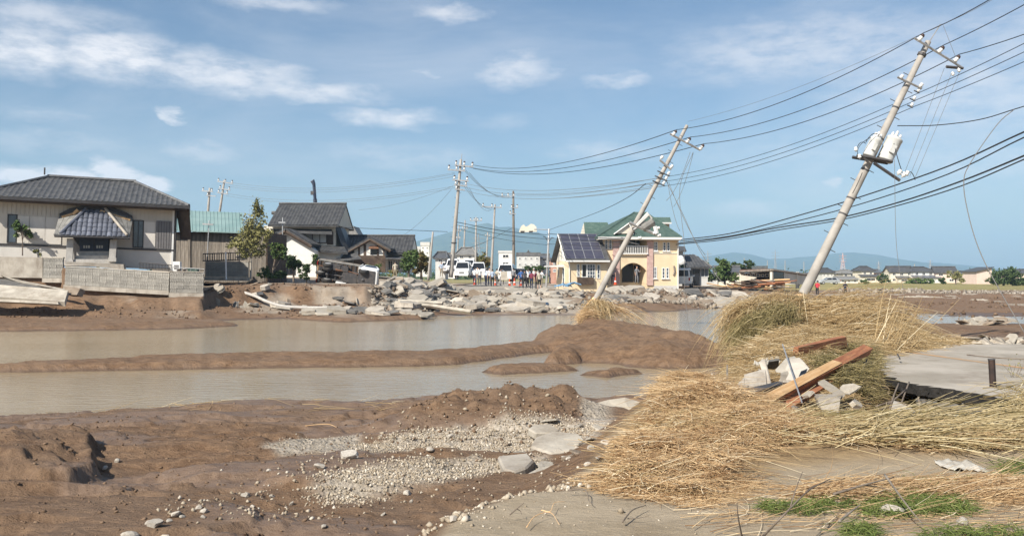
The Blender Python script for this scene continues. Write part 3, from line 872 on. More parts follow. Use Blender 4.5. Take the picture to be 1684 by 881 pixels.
# --- pole with the road sign seen from behind
r, Mx, L = pole_root(at(898, 478, 86), at(903, 376, 86), 'grey steel sign pole with a long overhead arm left of the yellow house', .11, .09, 'steel', bolts=False)
r['category'] = 'sign pole'; r.name = 'sign_pole'
MB().path([(0, 0, L - .1), (-1.45, 0, L - .12)], .05, 6).build('sign_arm', M['steel'], r)
rv = Mx.inverted()
sgn = MB()
pts = [rv @ at(px, py, 86) for px, py in ((854, 379), (857, 372), (861, 369), (865, 373), (869, 371), (873, 368), (878, 369), (882, 373), (883, 381), (854, 382))]
sgn.prism(pts, (0, .05, 0)).build('sign_plate', M['cream'], r)
for px in (862, 876):
    MB().path([rv @ at(px, 381, 85.9), rv @ at(px - 6, 381, 85.9)], .1, 6).build('sign_lamp', M['darksteel'], r)
    MB().path([rv @ at(px, 380, 86), rv @ at(px, 379, 86.1)], .06, 6).build('lamp_bracket', M['steel'], r)
MB().path([(0, 0, L * .78), (-.3, 0, L * .86), (-.55, 0, L * .87)], .035, 5).build('side_bracket', M['darksteel'], r)
MB().path([(0, 0, L * .78), (.3, 0, L * .86), (.55, 0, L * .85)], .035, 5).build('side_bracket', M['darksteel'], r)

# --- lines
def line(name, pts, rad, m, label, group=None, cat='power line', n=5):
    o = MB().path(pts, rad, n).build(name, M[m], None, True)
    tag(o, label, cat, group)
    return o
def sag(p0, p1, s, n=24):
    return [p0.lerp(p1, t) - Vector((0, 0, s * 4 * t * (1 - t))) for t in np.linspace(0, 1, n)]
def bez(P, n=40):
    """smooth curve through points (Catmull-Rom)"""
    P = [Vector(p) for p in P]
    P = [P[0] * 2 - P[1]] + P + [P[-1] * 2 - P[-2]]
    out = []
    for i in range(1, len(P) - 2):
        for t in np.linspace(0, 1, max(3, n // (len(P) - 3)), endpoint=(i == len(P) - 3)):
            a, b, c, d = P[i - 1:i + 3]
            out.append(0.5 * ((2 * b) + (c - a) * t + (2 * a - 5 * b + 4 * c - d) * t * t + (3 * b - a - 3 * c + d) * t ** 3))
    return out
GL1 = 'high wires between the leaning poles'
ORD = ('topmost', 'second', 'third', 'fourth', 'fifth', 'lowest')
LB1 = '%s of the six power lines strung between the two leaning poles'
LB2 = '%s of the six power lines from the middle leaning pole to the tall village pole'
LB3 = '%s of the six power lines rising from the nearest pole to the upper right corner'
top_c = [at(776, 271, 80), at(772, 275, 80), at(778, 277, 80)]
for i in range(3):
    line('power_line', sag(ins_top[i], ins_b[i], .5), .014, 'cable', LB1 % ORD[i], 'high wires between the leaning poles')
    line('power_line', sag(ins_b[i], top_c[i], .9), .018, 'cable', LB2 % ORD[i], 'high wires from the middle pole to the village pole')
offs = [(1597, 0), (1668, 0), (1684, 40)]
for i in range(3):
    p = ins_top[i]
    q = at(offs[i][0], offs[i][1], 22.5)
    line('power_line', sag(p, p + (q - p) * 4.0, .35), .013, 'cable', LB3 % ORD[i], 'high wires rising to the upper right')
# middle wires
tgt = [(1684, 56), (1684, 70), (1684, 86)]
for i in range(3):
    p = ins_mid[i]
    q = at(tgt[i][0], tgt[i][1], 22.0)
    line('power_line', sag(p, p + (q - p) * 3.6, .3), .010, 'cable', LB3 % ORD[i + 3], 'high wires rising to the upper right')
    line('power_line', sag(p, ins_bm[i], .35), .010, 'cable', LB1 % ORD[i + 3], 'high wires between the leaning poles')
    line('power_line', sag(ins_bm[i], at(758, 300 + 6 * i, 80), .7), .013, 'cable_grey', LB2 % ORD[i + 3], 'high wires from the middle pole to the village pole')
# top ground wire
tip = MA @ Vector((.1, 0, LA + .6))
line('earth_wire', sag(tip, at(1131, 200, 40), .3), .006, 'cable_grey', 'very thin grey wire from the tip of the nearest pole to the middle pole')
line('earth_wire', sag(tip, at(1790, -110, 20), .2), .006, 'cable_grey', 'very thin grey wire rising right from the tip of the nearest pole')
line('service_cable', bez([at(1476, 207, 27), at(1540, 206, 25.8), at(1610, 197, 24.5), at(1668, 180, 23.2), at(1760, 150, 21), at(2150, 10, 15)]), .014, 'cable', 'single sagging cable from the middle of the nearest leaning pole to the right edge')
# telecom bundles
LT = '%s of the four black telecom cables sagging from the right edge to the middle pole'
for kt, (pts, rad) in enumerate((([(1790, 176), (1684, 217), (1560, 273), (1420, 322), (1300, 358), (1200, 384), (1120, 394)], .022),
                 ([(1790, 186), (1684, 226), (1560, 286), (1420, 334), (1300, 366), (1200, 388), (1118, 397)], .018),
                 ([(1790, 210), (1684, 256), (1580, 298), (1480, 332), (1380, 358), (1280, 374), (1190, 391), (1116, 400)], .024),
                 ([(1790, 216), (1684, 262), (1580, 306), (1480, 337), (1380, 362), (1280, 378), (1190, 394), (1112, 402)], .018))):
    P_ = [at(px, py, 15 + 25 * ((1790 - px) / 670) ** .8) for px, py in pts]
    P_.insert(0, P_[0] * 3.5 - P_[1] * 2.5)
    line('telecom_cable', bez(P_), rad, 'cable', LT % ('topmost', 'second', 'third', 'lowest')[kt], 'telecom cables from the right edge')
for k, (dy, rad) in enumerate(((0, .028), (6, .022), (14, .016))):
    line('telecom_cable', bez([at(1030, 392 + dy, 40), at(985, 391 + dy, 55), at(900, 384 + dy * 1.2, 86)]), rad, 'cable', '%s black telecom cable slung from the middle leaning pole to the sign pole' % ('upper', 'middle', 'lower')[k], 'telecom cables to the sign pole')
    line('telecom_cable', bez([at(900, 386 + dy * 1.2, 86), at(830, 380 + dy, 84), at(750, 365 + dy * .8, 80)]), rad, 'cable', '%s black telecom cable slung from the sign pole to the tall village pole' % ('upper', 'middle', 'lower')[k], 'telecom cables to the village pole')
line('telecom_cable', bez([at(736, 381, 80), at(640, 377, 79), at(560, 374, 84)]), .022, 'cable', 'low black cable from the tall village pole to the two storey tiled house')
line('stay_wire', bez([at(844, 374, 112), at(800, 397, 95), at(765, 410, 82)]), .02, 'cable', 'slanting stay wire between the brown pole and the tall village pole')
line('service_cable', bez([at(1062, 302, 40), at(1030, 326, 52), at(980, 350, 64), at(903, 378, 86)]), .018, 'cable', 'sagging service cable from the middle leaning pole down to the top of the sign pole')
# fan of wires from the village pole
for i, (px, py) in enumerate(((830, 321), (834, 322), (838, 324), (812, 341), (815, 343), (808, 345))):
    line('power_line', sag(at(760 + (i % 3) * 6, 276 + 4 * (i % 3) + 25 * (i // 3), 80), at(px, py, 110), .8), .016, 'cable_grey', '%s of six grey wires fanning down right from the tall village pole' % ORD[i], 'wires fanning behind the village pole')
for i, (y0, y1) in enumerate(((284, 299), (286, 303), (290, 306), (306, 318), (309, 322))):
    line('power_line', sag(at(748, y0, 80), at(372, y1, 112), 1.1), .012, 'cable_grey', '%s of five faint wires above the two storey tiled house' % (ORD[i] if i < 4 else 'lowest'), 'wires above the tiled house')
line('power_line', sag(at(745, 306, 80), at(590, 345, 100), .4), .012, 'cable_grey', 'faint wire sloping from the tall village pole towards the beige building, upper one')
line('power_line', sag(at(742, 312, 80), at(655, 392, 100), .4), .012, 'cable_grey', 'faint wire sloping from the tall village pole towards the gabled house, steeper one')
for i in range(3):
    line('power_line', sag(at(850, 318 + 4 * i, 112), at(1085, 292 + 6 * i, 60), .4), .013, 'cable_grey', '%s faint wire between the brown pole and the middle leaning pole' % ('upper', 'middle', 'lower')[i], 'wires from the brown pole')
# dangling wires
LH = '%s of three thin wires slack below the top arm of the nearest pole'
for i, (a, b) in enumerate((((1553, 112), (1487, 286)), ((1566, 118), (1496, 290)), ((1580, 114), (1505, 292)))):
    line('loose_wire', sag(at(a[0], a[1], 26.7), at(b[0], b[1], 26.6), .0, 6), .006, 'cable_grey', LH % ('left', 'middle', 'right')[i], 'slack wires on the nearest pole')
line('loose_wire', sag(at(1551, 42, 26.9), at(1574, 100, 26.75), 0, 4), .006, 'cable_grey', 'short wire from the tip rod down to the top arm of the nearest leaning pole')
line('loose_wire', bez([at(1668, 180, 23.2), at(1640, 205, 23.2), at(1596, 268, 23.2), at(1585, 300, 23.2), at(1592, 350, 23), at(1610, 410, 22.6), at(1640, 470, 22), at(1690, 556, 21)]), .012, 'cable_grey', 'broken grey wire curving down at the right edge to the mud')
line('loose_wire', bez([at(1471, 262, 26.6), at(1474, 400, 26.4), at(1486, 480, 26), at(1497, 545, 26), at(1492, 585, 25.6)]), .007, 'cable_grey', 'thin wire dangling straight down right of the nearest leaning pole')
line('loose_wire', bez([at(1095, 296, 40), at(1122, 350, 39.5), at(1150, 410, 39), at(1180, 455, 38.5), at(1203, 478, 38)]), .013, 'cable_grey', 'long loose wire slanting from the middle leaning pole down to the right')
line('loose_wire', bez([at(1140, 250, 40), at(1118, 310, 39.5), at(1125, 400, 39), at(1126, 480, 38.5), at(1136, 560, 38)]), .011, 'cable_grey', 'loose wire hanging from the middle leaning pole down into the water')
for i, (a, b) in enumerate((((1135, 250), (1096, 330)), ((1140, 252), (1108, 340)), ((1100, 300), (1160, 420)), ((1098, 300), (1118, 380)))):
    line('loose_wire', sag(at(a[0], a[1], 40), at(b[0], b[1], 39.6), .3, 8), .010, 'cable_grey', ('loose wire crossing to the pole, hanging from the middle pole arm', 'second wire hanging from the middle pole arm', 'long slack wire falling right from the middle pole', 'short slack wire falling from the middle pole racks')[i], 'slack wires on the middle pole')
# ------------------------------------------------------------------ building helpers
def wm(origin, deg):
    return Matrix.Translation(origin) @ Matrix.Rotation(radians(deg), 4, 'Z')
ID = Matrix.Identity(4)

def window(root, Mw, x, z, w, h, nx=2, nz=1, frame='white_frame', glass='glass', fr=.07, name='window', sill=False, out=.05):
    """window on the wall plane y=0 of Mw (outside is -y), lower-left corner x,z"""
    b = MB()
    b.box(x, x + fr, -out, .02, z, z + h, Mw).box(x + w - fr, x + w, -out, .02, z, z + h, Mw)
    b.box(x + fr, x + w - fr, -out, .02, z, z + fr, Mw).box(x + fr, x + w - fr, -out, .02, z + h - fr, z + h, Mw)
    for i in range(1, nx):
        xx = x + w * i / nx
        b.box(xx - fr * .35, xx + fr * .35, -out + .012, .02, z + fr, z + h - fr, Mw)
    xs = [x + w * i / nx for i in range(nx + 1)]
    for j in range(1, nz):
        zz = z + h * j / nz
        for i in range(nx):
            b.box(xs[i] + fr * .5, xs[i + 1] - fr * .5, -out + .018, .02, zz - fr * .3, zz + fr * .3, Mw)
    o = b.build(name, M[frame], root)
    MB().box(x + fr * .5, x + w - fr * .5, -.012, .01, z + fr * .5, z + h - fr * .5, Mw).build('pane', M[glass], o)
    if sill:
        MB().box(x - .06, x + w + .06, -out - .08, .02, z - .07, z - .003, Mw).build('sill', M[frame], o)
    return o

def tile_strip(b, A, B, C, D, cw=.3, course=.3, rib=.05, lift=.02, off=0.0):
    """ribbed tiles on the roof face A-B (eaves) to D-C (top): every course steps, every column is domed"""
    A, B, C, D = map(Vector, (A, B, C, D))
    u = (B - A); Lu = u.length; u = u / Lu
    nrm = u.cross(D - A).normalized()
    if nrm.z < 0: nrm = -nrm
    vdir = nrm.cross(u).normalized()
    if vdir.dot(D - A) < 0: vdir = -vdir
    Hh = (D - A).dot(vdir)
    uD, uC = (D - A).dot(u), (C - A).dot(u)
    n = max(1, int(round(Lu / cw))); cw = Lu / n
    prof = [(-.5, 0), (-.3, rib * .2), (0, rib), (.3, rib * .2), (.5, 0)]
    for i in range(n):
        uc = (i + .5) * cw
        vm = Hh
        if uD > 1e-3 and uc < uD: vm = min(vm, Hh * uc / uD)
        if uC < Lu - 1e-3 and uc > uC: vm = min(vm, Hh * (Lu - uc) / (Lu - uC))
        k = max(1, int(round(vm / course)))
        for j in range(k):
            v0 = j * course - .04; v1 = min((j + 1) * course, vm)
            if v1 - v0 < .05: continue
            vs = []
            for (vv, l2) in ((v0, lift + .03), (v1, lift)):
                for (du, r_) in prof:
                    vs.append(A + u * (uc + du * cw) + vdir * vv + nrm * (r_ + l2))
            vs += [A + u * (uc + du * cw) + vdir * v0 + nrm * (-.005) for du in (-.5, .5)]
            b.add(vs, [(0, 1, 6, 5), (1, 2, 7, 6), (2, 3, 8, 7), (3, 4, 9, 8), (10, 2, 1, 0), (10, 11, 4, 3, 2)])

def roof_solid(b, A, B, C, D, th=.12):
    A, B, C, D = map(Vector, (A, B, C, D))
    b.prism([A, B, C, D] if (C - D).length > 1e-3 else [A, B, C], (0, 0, -th))

def hip_roof(root, x0, x1, y0, y1, z, rise, run=None, m='roof_grey', cw=.3, th=.14, ridge_m=None, tiles=True, course=.3, faces='SEWN'):
    """hip roof over eaves rectangle; run = ridge inset at each end"""
    hy = (y1 - y0) / 2
    run = hy if run is None else run
    ym = (y0 + y1) / 2
    rl, rr_ = Vector((x0 + run, ym, z + rise)), Vector((x1 - run, ym, z + rise))
    c = [Vector((x0, y0, z)), Vector((x1, y0, z)), Vector((x1, y1, z)), Vector((x0, y1, z))]
    b = MB()
    dn = Vector((0, 0, -th))
    vs = c + [rl, rr_] + [p + dn for p in c]
    b.add(vs, [(0, 1, 5, 4), (1, 2, 5), (2, 3, 4, 5), (3, 0, 4), (0, 6, 7, 1), (1, 7, 8, 2), (2, 8, 9, 3), (3, 9, 6, 0), (6, 9, 8, 7)])
    ro = b.build('roof', M[m], root)
    if tiles:
        t = MB()
        if 'S' in faces: tile_strip(t, c[0], c[1], rr_, rl, cw, course)
        if 'E' in faces: tile_strip(t, c[1], c[2], rr_, rr_, cw, course)
        if 'W' in faces: tile_strip(t, c[3], c[0], rl, rl, cw, course)
        if 'N' in faces: tile_strip(t, c[2], c[3], rl, rr_, cw, course)
        t.build('roof_tiles', M[m], ro)['kind'] = 'stuff'
    rm = M[ridge_m or m]
    MB().path([rl + Vector((-.1, 0, .10)), rr_ + Vector((.1, 0, .10))], .13, 6).build('ridge_cap', rm, ro)
    for p, q in ((c[0], rl), (c[1], rr_), (c[2], rr_), (c[3], rl)):
        MB().path([p + Vector((0, 0, .06)), q + Vector((0, 0, .10))], .10, 6).build('hip_cap', rm, ro)
    return ro

def gable_roof(root, Mx, L, half, rise, over=.4, m='roof_dark', th=.12, cw=.3, tiles=True, ridge=True, gable_m=None, course=.3, faces='SN'):
    """ridge along local x from 0..L centred on y=0, eaves at z=0; Mx places it. half = eaves half span incl. overhang"""
    A, B = Vector((-over, -half, 0)), Vector((L + over, -half, 0))
    C, D = Vector((L + over, 0, rise)), Vector((-over, 0, rise))
    A2, B2 = Vector((-over, half, 0)), Vector((L + over, half, 0))
    b = MB()
    dn = Vector((0, 0, -th))
    P = [A, B, C, D, A2, B2]
    vs = [Mx @ p for p in P] + [Mx @ (p + dn) for p in P]
    b.add(vs, [(0, 1, 2, 3), (5, 4, 3, 2), (7, 6, 9, 8), (10, 11, 8, 9), (0, 6, 7, 1), (4, 5, 11, 10), (0, 3, 9, 6), (3, 4, 10, 9), (1, 7, 8, 2), (2, 8, 11, 5)])
    ro = b.build('roof', M[m], root)
    if tiles:
        t = MB()
        if 'S' in faces: tile_strip(t, Mx @ A, Mx @ B, Mx @ C, Mx @ D, cw, course)
        if 'N' in faces: tile_strip(t, Mx @ B2, Mx @ A2, Mx @ D, Mx @ C, cw, course)
        t.build('roof_tiles', M[m], ro)['kind'] = 'stuff'
    if ridge:
        MB().path([Mx @ (D + Vector((-.03, 0, .09))), Mx @ (C + Vector((.03, 0, .09)))], .13, 6).build('ridge_cap', M[m], ro)
    if gable_m:
        k = (half - over * .9)
        zz = rise * k / half
        for xx in (0, L):
            MB().prism([Mx @ Vector((xx - .03, -k, -.02)), Mx @ Vector((xx - .03, k, -.02)), Mx @ Vector((xx - .03, 0, zz - .04))], (Mx.to_3x3() @ Vector((.06, 0, 0)))).build('gable', M[gable_m], root)
    return ro

# ------------------------------------------------------------------ grey house at the left
Yh = 54.0
hr = empty('grey_tiled_house', at(132, 437, Yh), (0, radians(1.7), radians(20)), 'wide single storey beige house with grey tiled hip roof, tilted, its porch torn loose', 'house')
bpy.context.view_layer.update()
hi = hr.matrix_world.inverted()
def Lh(px, py, Y=Yh):
    d = Y - Yh
    o = hi @ Vector((0, 0, EYE)); p = hi @ at(px, py, Yh)
    return o + (p - o) * ((d - o.y) / (p.y - o.y))
WL, WR, HT = Lh(-21, 400).x, Lh(285, 400).x, Lh(150, 334).z
MB().box(WL, WR, 0, 7.2, .0, 1.16).build('foundation_wall', M['siding_light'], hr)
MB().box(WL, WR, 0, 7.2, 1.163, HT).build('wall', M['siding'], hr)
MB().box(WR + .004, WR + .06, .1, 7.2, .0, HT).build('side_shade_cover', M['soffit'], hr)  # dark cover carries the side wall's deep shade in its colour
MB().box(WL - .04, WR + .04, -.07, -.002, 1.10, 1.20).build('sill_band', M['trim_dark'], hr)
x = WL + .05
bat = MB().box(-.018, .018, -.03, -.002, 0, .78).mesh('siding_batten', M['siding'])
while x < WR:
    mesh_obj('siding_batten', bat, None, hr, loc=(x, 0, 2.98))
    x += .23
pan = MB().box(0, 1.06, -.045, -.003, 0, 1.62).mesh('wall_panel', M['siding_light'])
for px in (-38, 28, 47, 73):
    mesh_obj('wall_panel', pan, None, hr, loc=(Lh(px, 400).x, 0, 1.26), scl=(.62 if px == 28 else .85, 1, 1))
mesh_obj('wall_panel', pan, None, hr, loc=(Lh(236, 400).x, 0, 1.26), scl=(.63, 1, 1))
window(hr, ID, Lh(11, 400).x, 1.24, .52, 1.72, 1, 1, 'trim_dark', 'glass', .06)
window(hr, ID, Lh(218, 400).x, 1.24, .62, 1.72, 2, 1, 'trim_dark', 'glass', .06)
sh = MB().box(Lh(256, 400).x, Lh(281, 400).x, -.09, -.004, 1.22, 2.98).build('storm_shutter', M['shutter'], hr)
for k in range(1, 6):
    xx = Lh(256, 400).x + .93 * k / 6
    MB().box(xx - .012, xx + .012, -.10, -.085, 1.26, 2.94).build('shutter_rib', M['trim_dark'], sh)
MB().box(WR - .10, WR + .02, -.06, .05, -.1, HT).build('corner_post', M['white_frame'], hr)
MB().path([(WR + .12, -.08, .1), (WR + .12, -.08, HT - .1)], .05, 6).build('downpipe', M['trim_dark'], hr)
RX0, RX1, RZ = Lh(-50, 325, Yh - .95).x, Lh(311, 331, Yh - .95).x, HT + .05
rg0, rg1 = Lh(62, 292, Yh + 3.6), Lh(203, 299, Yh + 3.6)
ro = hip_roof(hr, RX0, RX1, -.95, 8.15, RZ, max(1.2, (rg0.z + rg1.z) / 2 - RZ), (RX1 - RX0 - (rg1.x - rg0.x)) / 2, 'roof_grey', .30, .16, 'roof_grey', faces='SEW')
MB().box(RX0 - .05, RX1 + .05, -1.06, -.96, HT - .12, HT + .03).build('gutter', M['trim_dark'], hr)
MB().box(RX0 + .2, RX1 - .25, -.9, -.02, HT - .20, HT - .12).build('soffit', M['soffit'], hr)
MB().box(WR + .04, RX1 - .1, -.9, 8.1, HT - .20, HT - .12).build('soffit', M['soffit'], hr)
# fallen dark eave board hanging down the far side
MB().prism([Lh(288, 334, Yh + .2), Lh(311, 335, Yh - .6), Lh(315, 394, Yh + .6), Lh(297, 393, Yh + .8)], (0, .4, 0)).build('hanging_eave_boards', M['soffit'], hr)
MB().path([(-2.6, 3.4, HT + 1.9), (-2.6, 3.4, HT + 2.35)], .05, 6).build('roof_aerial', M['darksteel'], hr)
# torn opening above the porch
pts = [(98, 352), (115, 343), (147, 337), (175, 338), (200, 346), (218, 355), (218, 362), (190, 352), (160, 346), (140, 346), (112, 352), (100, 360)]
MB().prism([Lh(px, py, Yh - .05) for px, py in pts], (0, -.20, 0)).build('torn_fascia', M['trim_dark'], hr)
for k, (x0, y0, x1, y1) in enumerate(((102, 357, 144, 345), (110, 361, 150, 349), (148, 350, 172, 349), (172, 350, 214, 362), (165, 347, 206, 360), (182, 356, 212, 366), (120, 352, 128, 345))):
    MB().path([Lh(x0, y0, Yh - .44 - .02 * k), Lh(x1, y1, Yh - .44 - .02 * k)], .085, 4).build('broken_rafter', M['wood_fresh'], hr)
MB().prism([Lh(104, 362, Yh - .02), Lh(148, 347, Yh - .02), Lh(172, 347, Yh - .02), Lh(216, 362, Yh - .02)], (0, -.03, 0)).build('bare_lath', M['wood_red'], hr)
# porch
Yp = 52.3
pe = [Lh(89, 386, Yp), Lh(213, 390, Yp), Lh(173, 346.5, Yp + 1.3), Lh(142, 346, Yp + 1.3)]
le, re_ = Lh(97, 357, Yp + 1.55), Lh(219, 360, Yp + 1.55)
fl, fr_ = Lh(99, 387, Yp - .2), Lh(209, 390, Yp - .2)
po = MB()
po.prism([fl, fr_, pe[2], pe[3]], (0, 0, -.08)).prism([pe[0], fl, pe[3], le], (0, 0, -.08)).prism([fr_, pe[1], re_, pe[2]], (0, 0, -.08))
pr = po.build('porch_roof', M['trim_dark'], hr)
def single_tiles(parent, A, B, C, D, n, rows, m, name='roof_tile'):
    """one object per tile, meshes shared"""
    A, B, C, D = map(Vector, (A, B, C, D))
    u = (B - A).normalized(); nrm = u.cross(D - A).normalized()
    if nrm.z < 0: nrm = -nrm
    v = nrm.cross(u).normalized()
    if v.dot(D - A) < 0: v = -v
    Lu = (B - A).length; Hh = (D - A).dot(v); uD, uC = (D - A).dot(u), (C - A).dot(u)
    cw, ch = Lu / n, Hh / rows
    vs = []
    for (y_, l_) in ((-.04, .045), (ch, .01)):
        for k in range(6):
            a = pi * k / 5
            vs.append((-cos(a) * cw * .5, y_, l_ + sin(a) ** 1.5 * cw * .30))
    vs += [(-cw * .5, -.04, 0), (cw * .5, -.04, 0)]
    me = MB().add(vs, [(k, k + 1, k + 7, k + 6) for k in range(5)] + [(12, 0, 1, 2, 3, 4, 5, 13)][0:1]).mesh(name, M[m], False)
    R = Matrix((u, v, nrm)).transposed()
    for j in range(rows):
        tt = (j + .5) / rows
        lo, hi_ = uD * tt, Lu + (uC - Lu) * tt
        for i in range(n):
            uc = (i + .5) * cw
            if uc < lo - cw * .2 or uc > hi_ + cw * .2: continue
            p = A + u * uc + v * (j * ch) + nrm * .01
            o = mesh_obj(name, me, None, parent)
            jit = Euler((random.uniform(-.03, .03), random.uniform(-.04, .04), random.uniform(-.03, .03))).to_matrix()
            o.matrix_local = Matrix.Translation(p) @ (R @ jit).to_4x4()
single_tiles(pr, fl, fr_, pe[2], pe[3], 13, 6, 'tile_blue')
single_tiles(pr, fr_, pe[1], re_, pe[2], 3, 6, 'tile_pale')
single_tiles(pr, pe[0], fl, pe[3], le, 3, 6, 'tile_pale')
# side slopes are steep to the viewer: long courses of pale tiles
for side in (0, 1):
    a, b_, c_, d_ = ((pe[0], fl, pe[3], le) if side == 0 else (fr_, pe[1], re_, pe[2]))
    tb = MB(); 
    for j in range(9):
        t0, t1 = j / 9, (j + 1) / 9
        for q in range(4):
            s0, s1 = q / 4 + .01, (q + 1) / 4 - .01
            f = lambda s_, t_: (a.lerp(b_, s_)).lerp(d_.lerp(c_, s_), t_) + Vector((0, -.01, .03))
            MB().prism([f(s0, t0 + .01), f(s1, t0 + .01), f(s1, t1 + .02), f(s0, t1 + .02)], (0, -.02, .03)).build('roof_tile', M['tile_pale'], pr)
for p, q in ((fl, pe[3]), (fr_, pe[2])):
    MB().path([p + Vector((0, -.05, .12)), q + Vector((0, -.05, .14))], .085, 6).build('hip_cap', M['tile_blue' if p is fl else 'conc'], pr)
MB().path([fl + Vector((-.3, -.04, -.06)), fr_ + Vector((.15, -.04, -.06))], .07, 6).build('porch_gutter', M['trim_dark'], pr)
for (xa, xb, xc, xd, yt, yb) in ((110, 121, 119, 108, 392, 428), (181, 192, 190, 179, 394, 424)):
    MB().prism([Lh(xd, yb, Yp + .1), Lh(xc, yb, Yp + .1), Lh(xb, yt, Yp + .1), Lh(xa, yt, Yp + .1)], (0, .4, 0)).build('porch_pillar', M['stone'], hr)
    MB().prism([Lh(xd - 1, yb + 6, Yp), Lh(xc + 1, yb + 6, Yp), Lh(xc + 1, yb - .5, Yp), Lh(xd - 1, yb - .5, Yp)], (0, .55, 0)).build('pillar_base', M['stone'], hr)
dz = Lh(131, 412, Yp + 1.2)
MB().prism([Lh(122, 426, Yp + 1.5), Lh(183, 426, Yp + 1.5), Lh(186, 388, Yp + 1.5), Lh(120, 388, Yp + 1.5)], (0, .1, 0)).build('porch_back_wall', M['trim_dark'], hr)
dr = MB().prism([Lh(131, 413, Yp + 1.2), Lh(178, 413, Yp + 1.2), Lh(178, 391, Yp + 1.2), Lh(131, 391, Yp + 1.2)], (0, .08, 0)).build('entrance_door', mat('dark_blue_door', (.03, .04, .06), (.045, .055, .08), 3, .5), hr)
for px in (137, 141, 145, 158.5, 162.5, 166.5):
    MB().prism([Lh(px, 408, Yp + 1.18), Lh(px + 2.6, 408, Yp + 1.18), Lh(px + 2.6, 403.5, Yp + 1.18), Lh(px, 403.5, Yp + 1.18)], (0, .03, 0)).build('door_pane', M['greywall'], dr)
MB().prism([Lh(154, 413, Yp + 1.17), Lh(155.4, 413, Yp + 1.17), Lh(155.4, 391, Yp + 1.17), Lh(154, 391, Yp + 1.17)], (0, .03, 0)).build('door_stile', M['trim_dark'], dr)
st = [(126, 184, 413, 420, .9), (124, 186, 420, 426, .55), (121, 190, 426, 433, .2)]
for x0, x1, y0, y1, dy in st:
    MB().prism([Lh(x0, y1, Yp + dy), Lh(x1, y1, Yp + dy), Lh(x1, y0, Yp + dy), Lh(x0, y0, Yp + dy)], (0, .6, 0)).build('porch_step', M['stone'], hr)
MB().prism([Lh(108, 434, Yp - .5), Lh(204, 443, Yp - .5), Lh(203, 434.5, Yp - .5), Lh(112, 430, Yp - .5)], (0, 1.8, 0)).build('porch_slab', M['conc'], hr)

# ------------------------------------------------------------------ block walls below the house
def block_wall(label, pA, pB, pTA, pTB, Y0, Y1, th=.16, bw=.40, bh=.20, m='block', cope=True):
    """wall of single blocks between two photo columns; A left, B right"""
    a0, b0, a1, b1 = at(*pA, Y0), at(*pB, Y1), at(*pTA, Y0), at(*pTB, Y1)
    root = empty('block_wall', a0, label=label, cat='garden wall')
    u = (b0 - a0); Lu = u.length; u.normalize()
    v = (a1 - a0); hh = v.length; v.normalize()
    w = u.cross(v).normalized()
    R = Matrix((u, w * -1, v)).transposed()
    if R.determinant() < 0: R = Matrix((u, w, v)).transposed()
    root.matrix_world = Matrix.Translation(a0) @ R.to_4x4()
    nc = max(1, int(round(hh / bh))); nb = int(round(Lu / bw)); bw2 = Lu / nb; bh2 = hh / nc
    MB().box(0.01, Lu - .01, .03, th - .01, 0.01, hh - .01).build('mortar', M['conc'], root)
    g = .006
    b = MB().box(g, bw2 - g, 0, th, g, bh2 - g)
    for k in range(4):  # diagonal relief bars of the pattern
        x0 = bw2 * k / 4 + .02
        b.prism([(x0, -.003, .02), (x0 + .035, -.003, .02), (x0 + .09, -.003, bh2 - .02), (x0 + .055, -.003, bh2 - .02)], (0, -.010, 0))
    me = b.mesh('block', M[m])
    b2 = MB().box(g, bw2 - g, 0, th, g, bh2 - g)
    for k in range(4):
        x0 = bw2 * k / 4 + .02
        b2.prism([(x0 + .055, -.003, .02), (x0 + .09, -.003, .02), (x0 + .035, -.003, bh2 - .02), (x0, -.003, bh2 - .02)], (0, -.010, 0))
    me2 = b2.mesh('block', M[m])
    for j in range(nc):
        for i in range(nb):
            mesh_obj('block', me if j % 2 else me2, None, root, loc=(i * bw2, random.uniform(-.008, .008), j * bh2))
    if cope:
        MB().box(-.02, Lu + .02, -.03, th + .03, hh + .003, hh + .06).build('coping', M['conc'], root)
    MB().box(-.03, Lu + .03, -.06, th + .1, -.25, -.004).build('footing', M['conc'], root)
    return root
block_wall('long sloping patterned block wall below the porch of the beige house', (106, 468), (277, 481), (107, 439), (277, 447), 50.0, 49.7)
block_wall('short end section of patterned block wall right of the long one', (279, 481), (334, 483), (279, 447), (334, 452), 49.6, 49.9)
block_wall('patterned block wall panel left of the gap beside the smooth grey wall', (71, 457), (103, 458), (71, 424), (103, 426), 50.6, 50.6)
block_wall('distant patterned block wall behind a white pole and railings by the teal shed', (337, 455), (408, 454), (338, 430), (408, 428), 63, 63)
gw = MB().prism([at(-70, 455, 50.6), at(70, 457, 50.6), at(70, 423, 50.6), at(-70, 421, 50.6)], (0, .18, 0)).build('concrete_wall', M['conc'])
tag(gw, 'smooth stained grey concrete wall below the left part of the house', 'garden wall')
# yard fill behind the walls
yd = MB()
yd.prism([at(-160, 447, 50.8), at(100, 447, 50.8), at(104, 440, 50.2), at(276, 450, 50.0), at(333, 456, 50.1), at(333, 456, 62), at(-160, 447, 62)], (0, 0, -1.7))
yd.build('yard', GROUND.data.materials[0])['kind'] = 'structure'

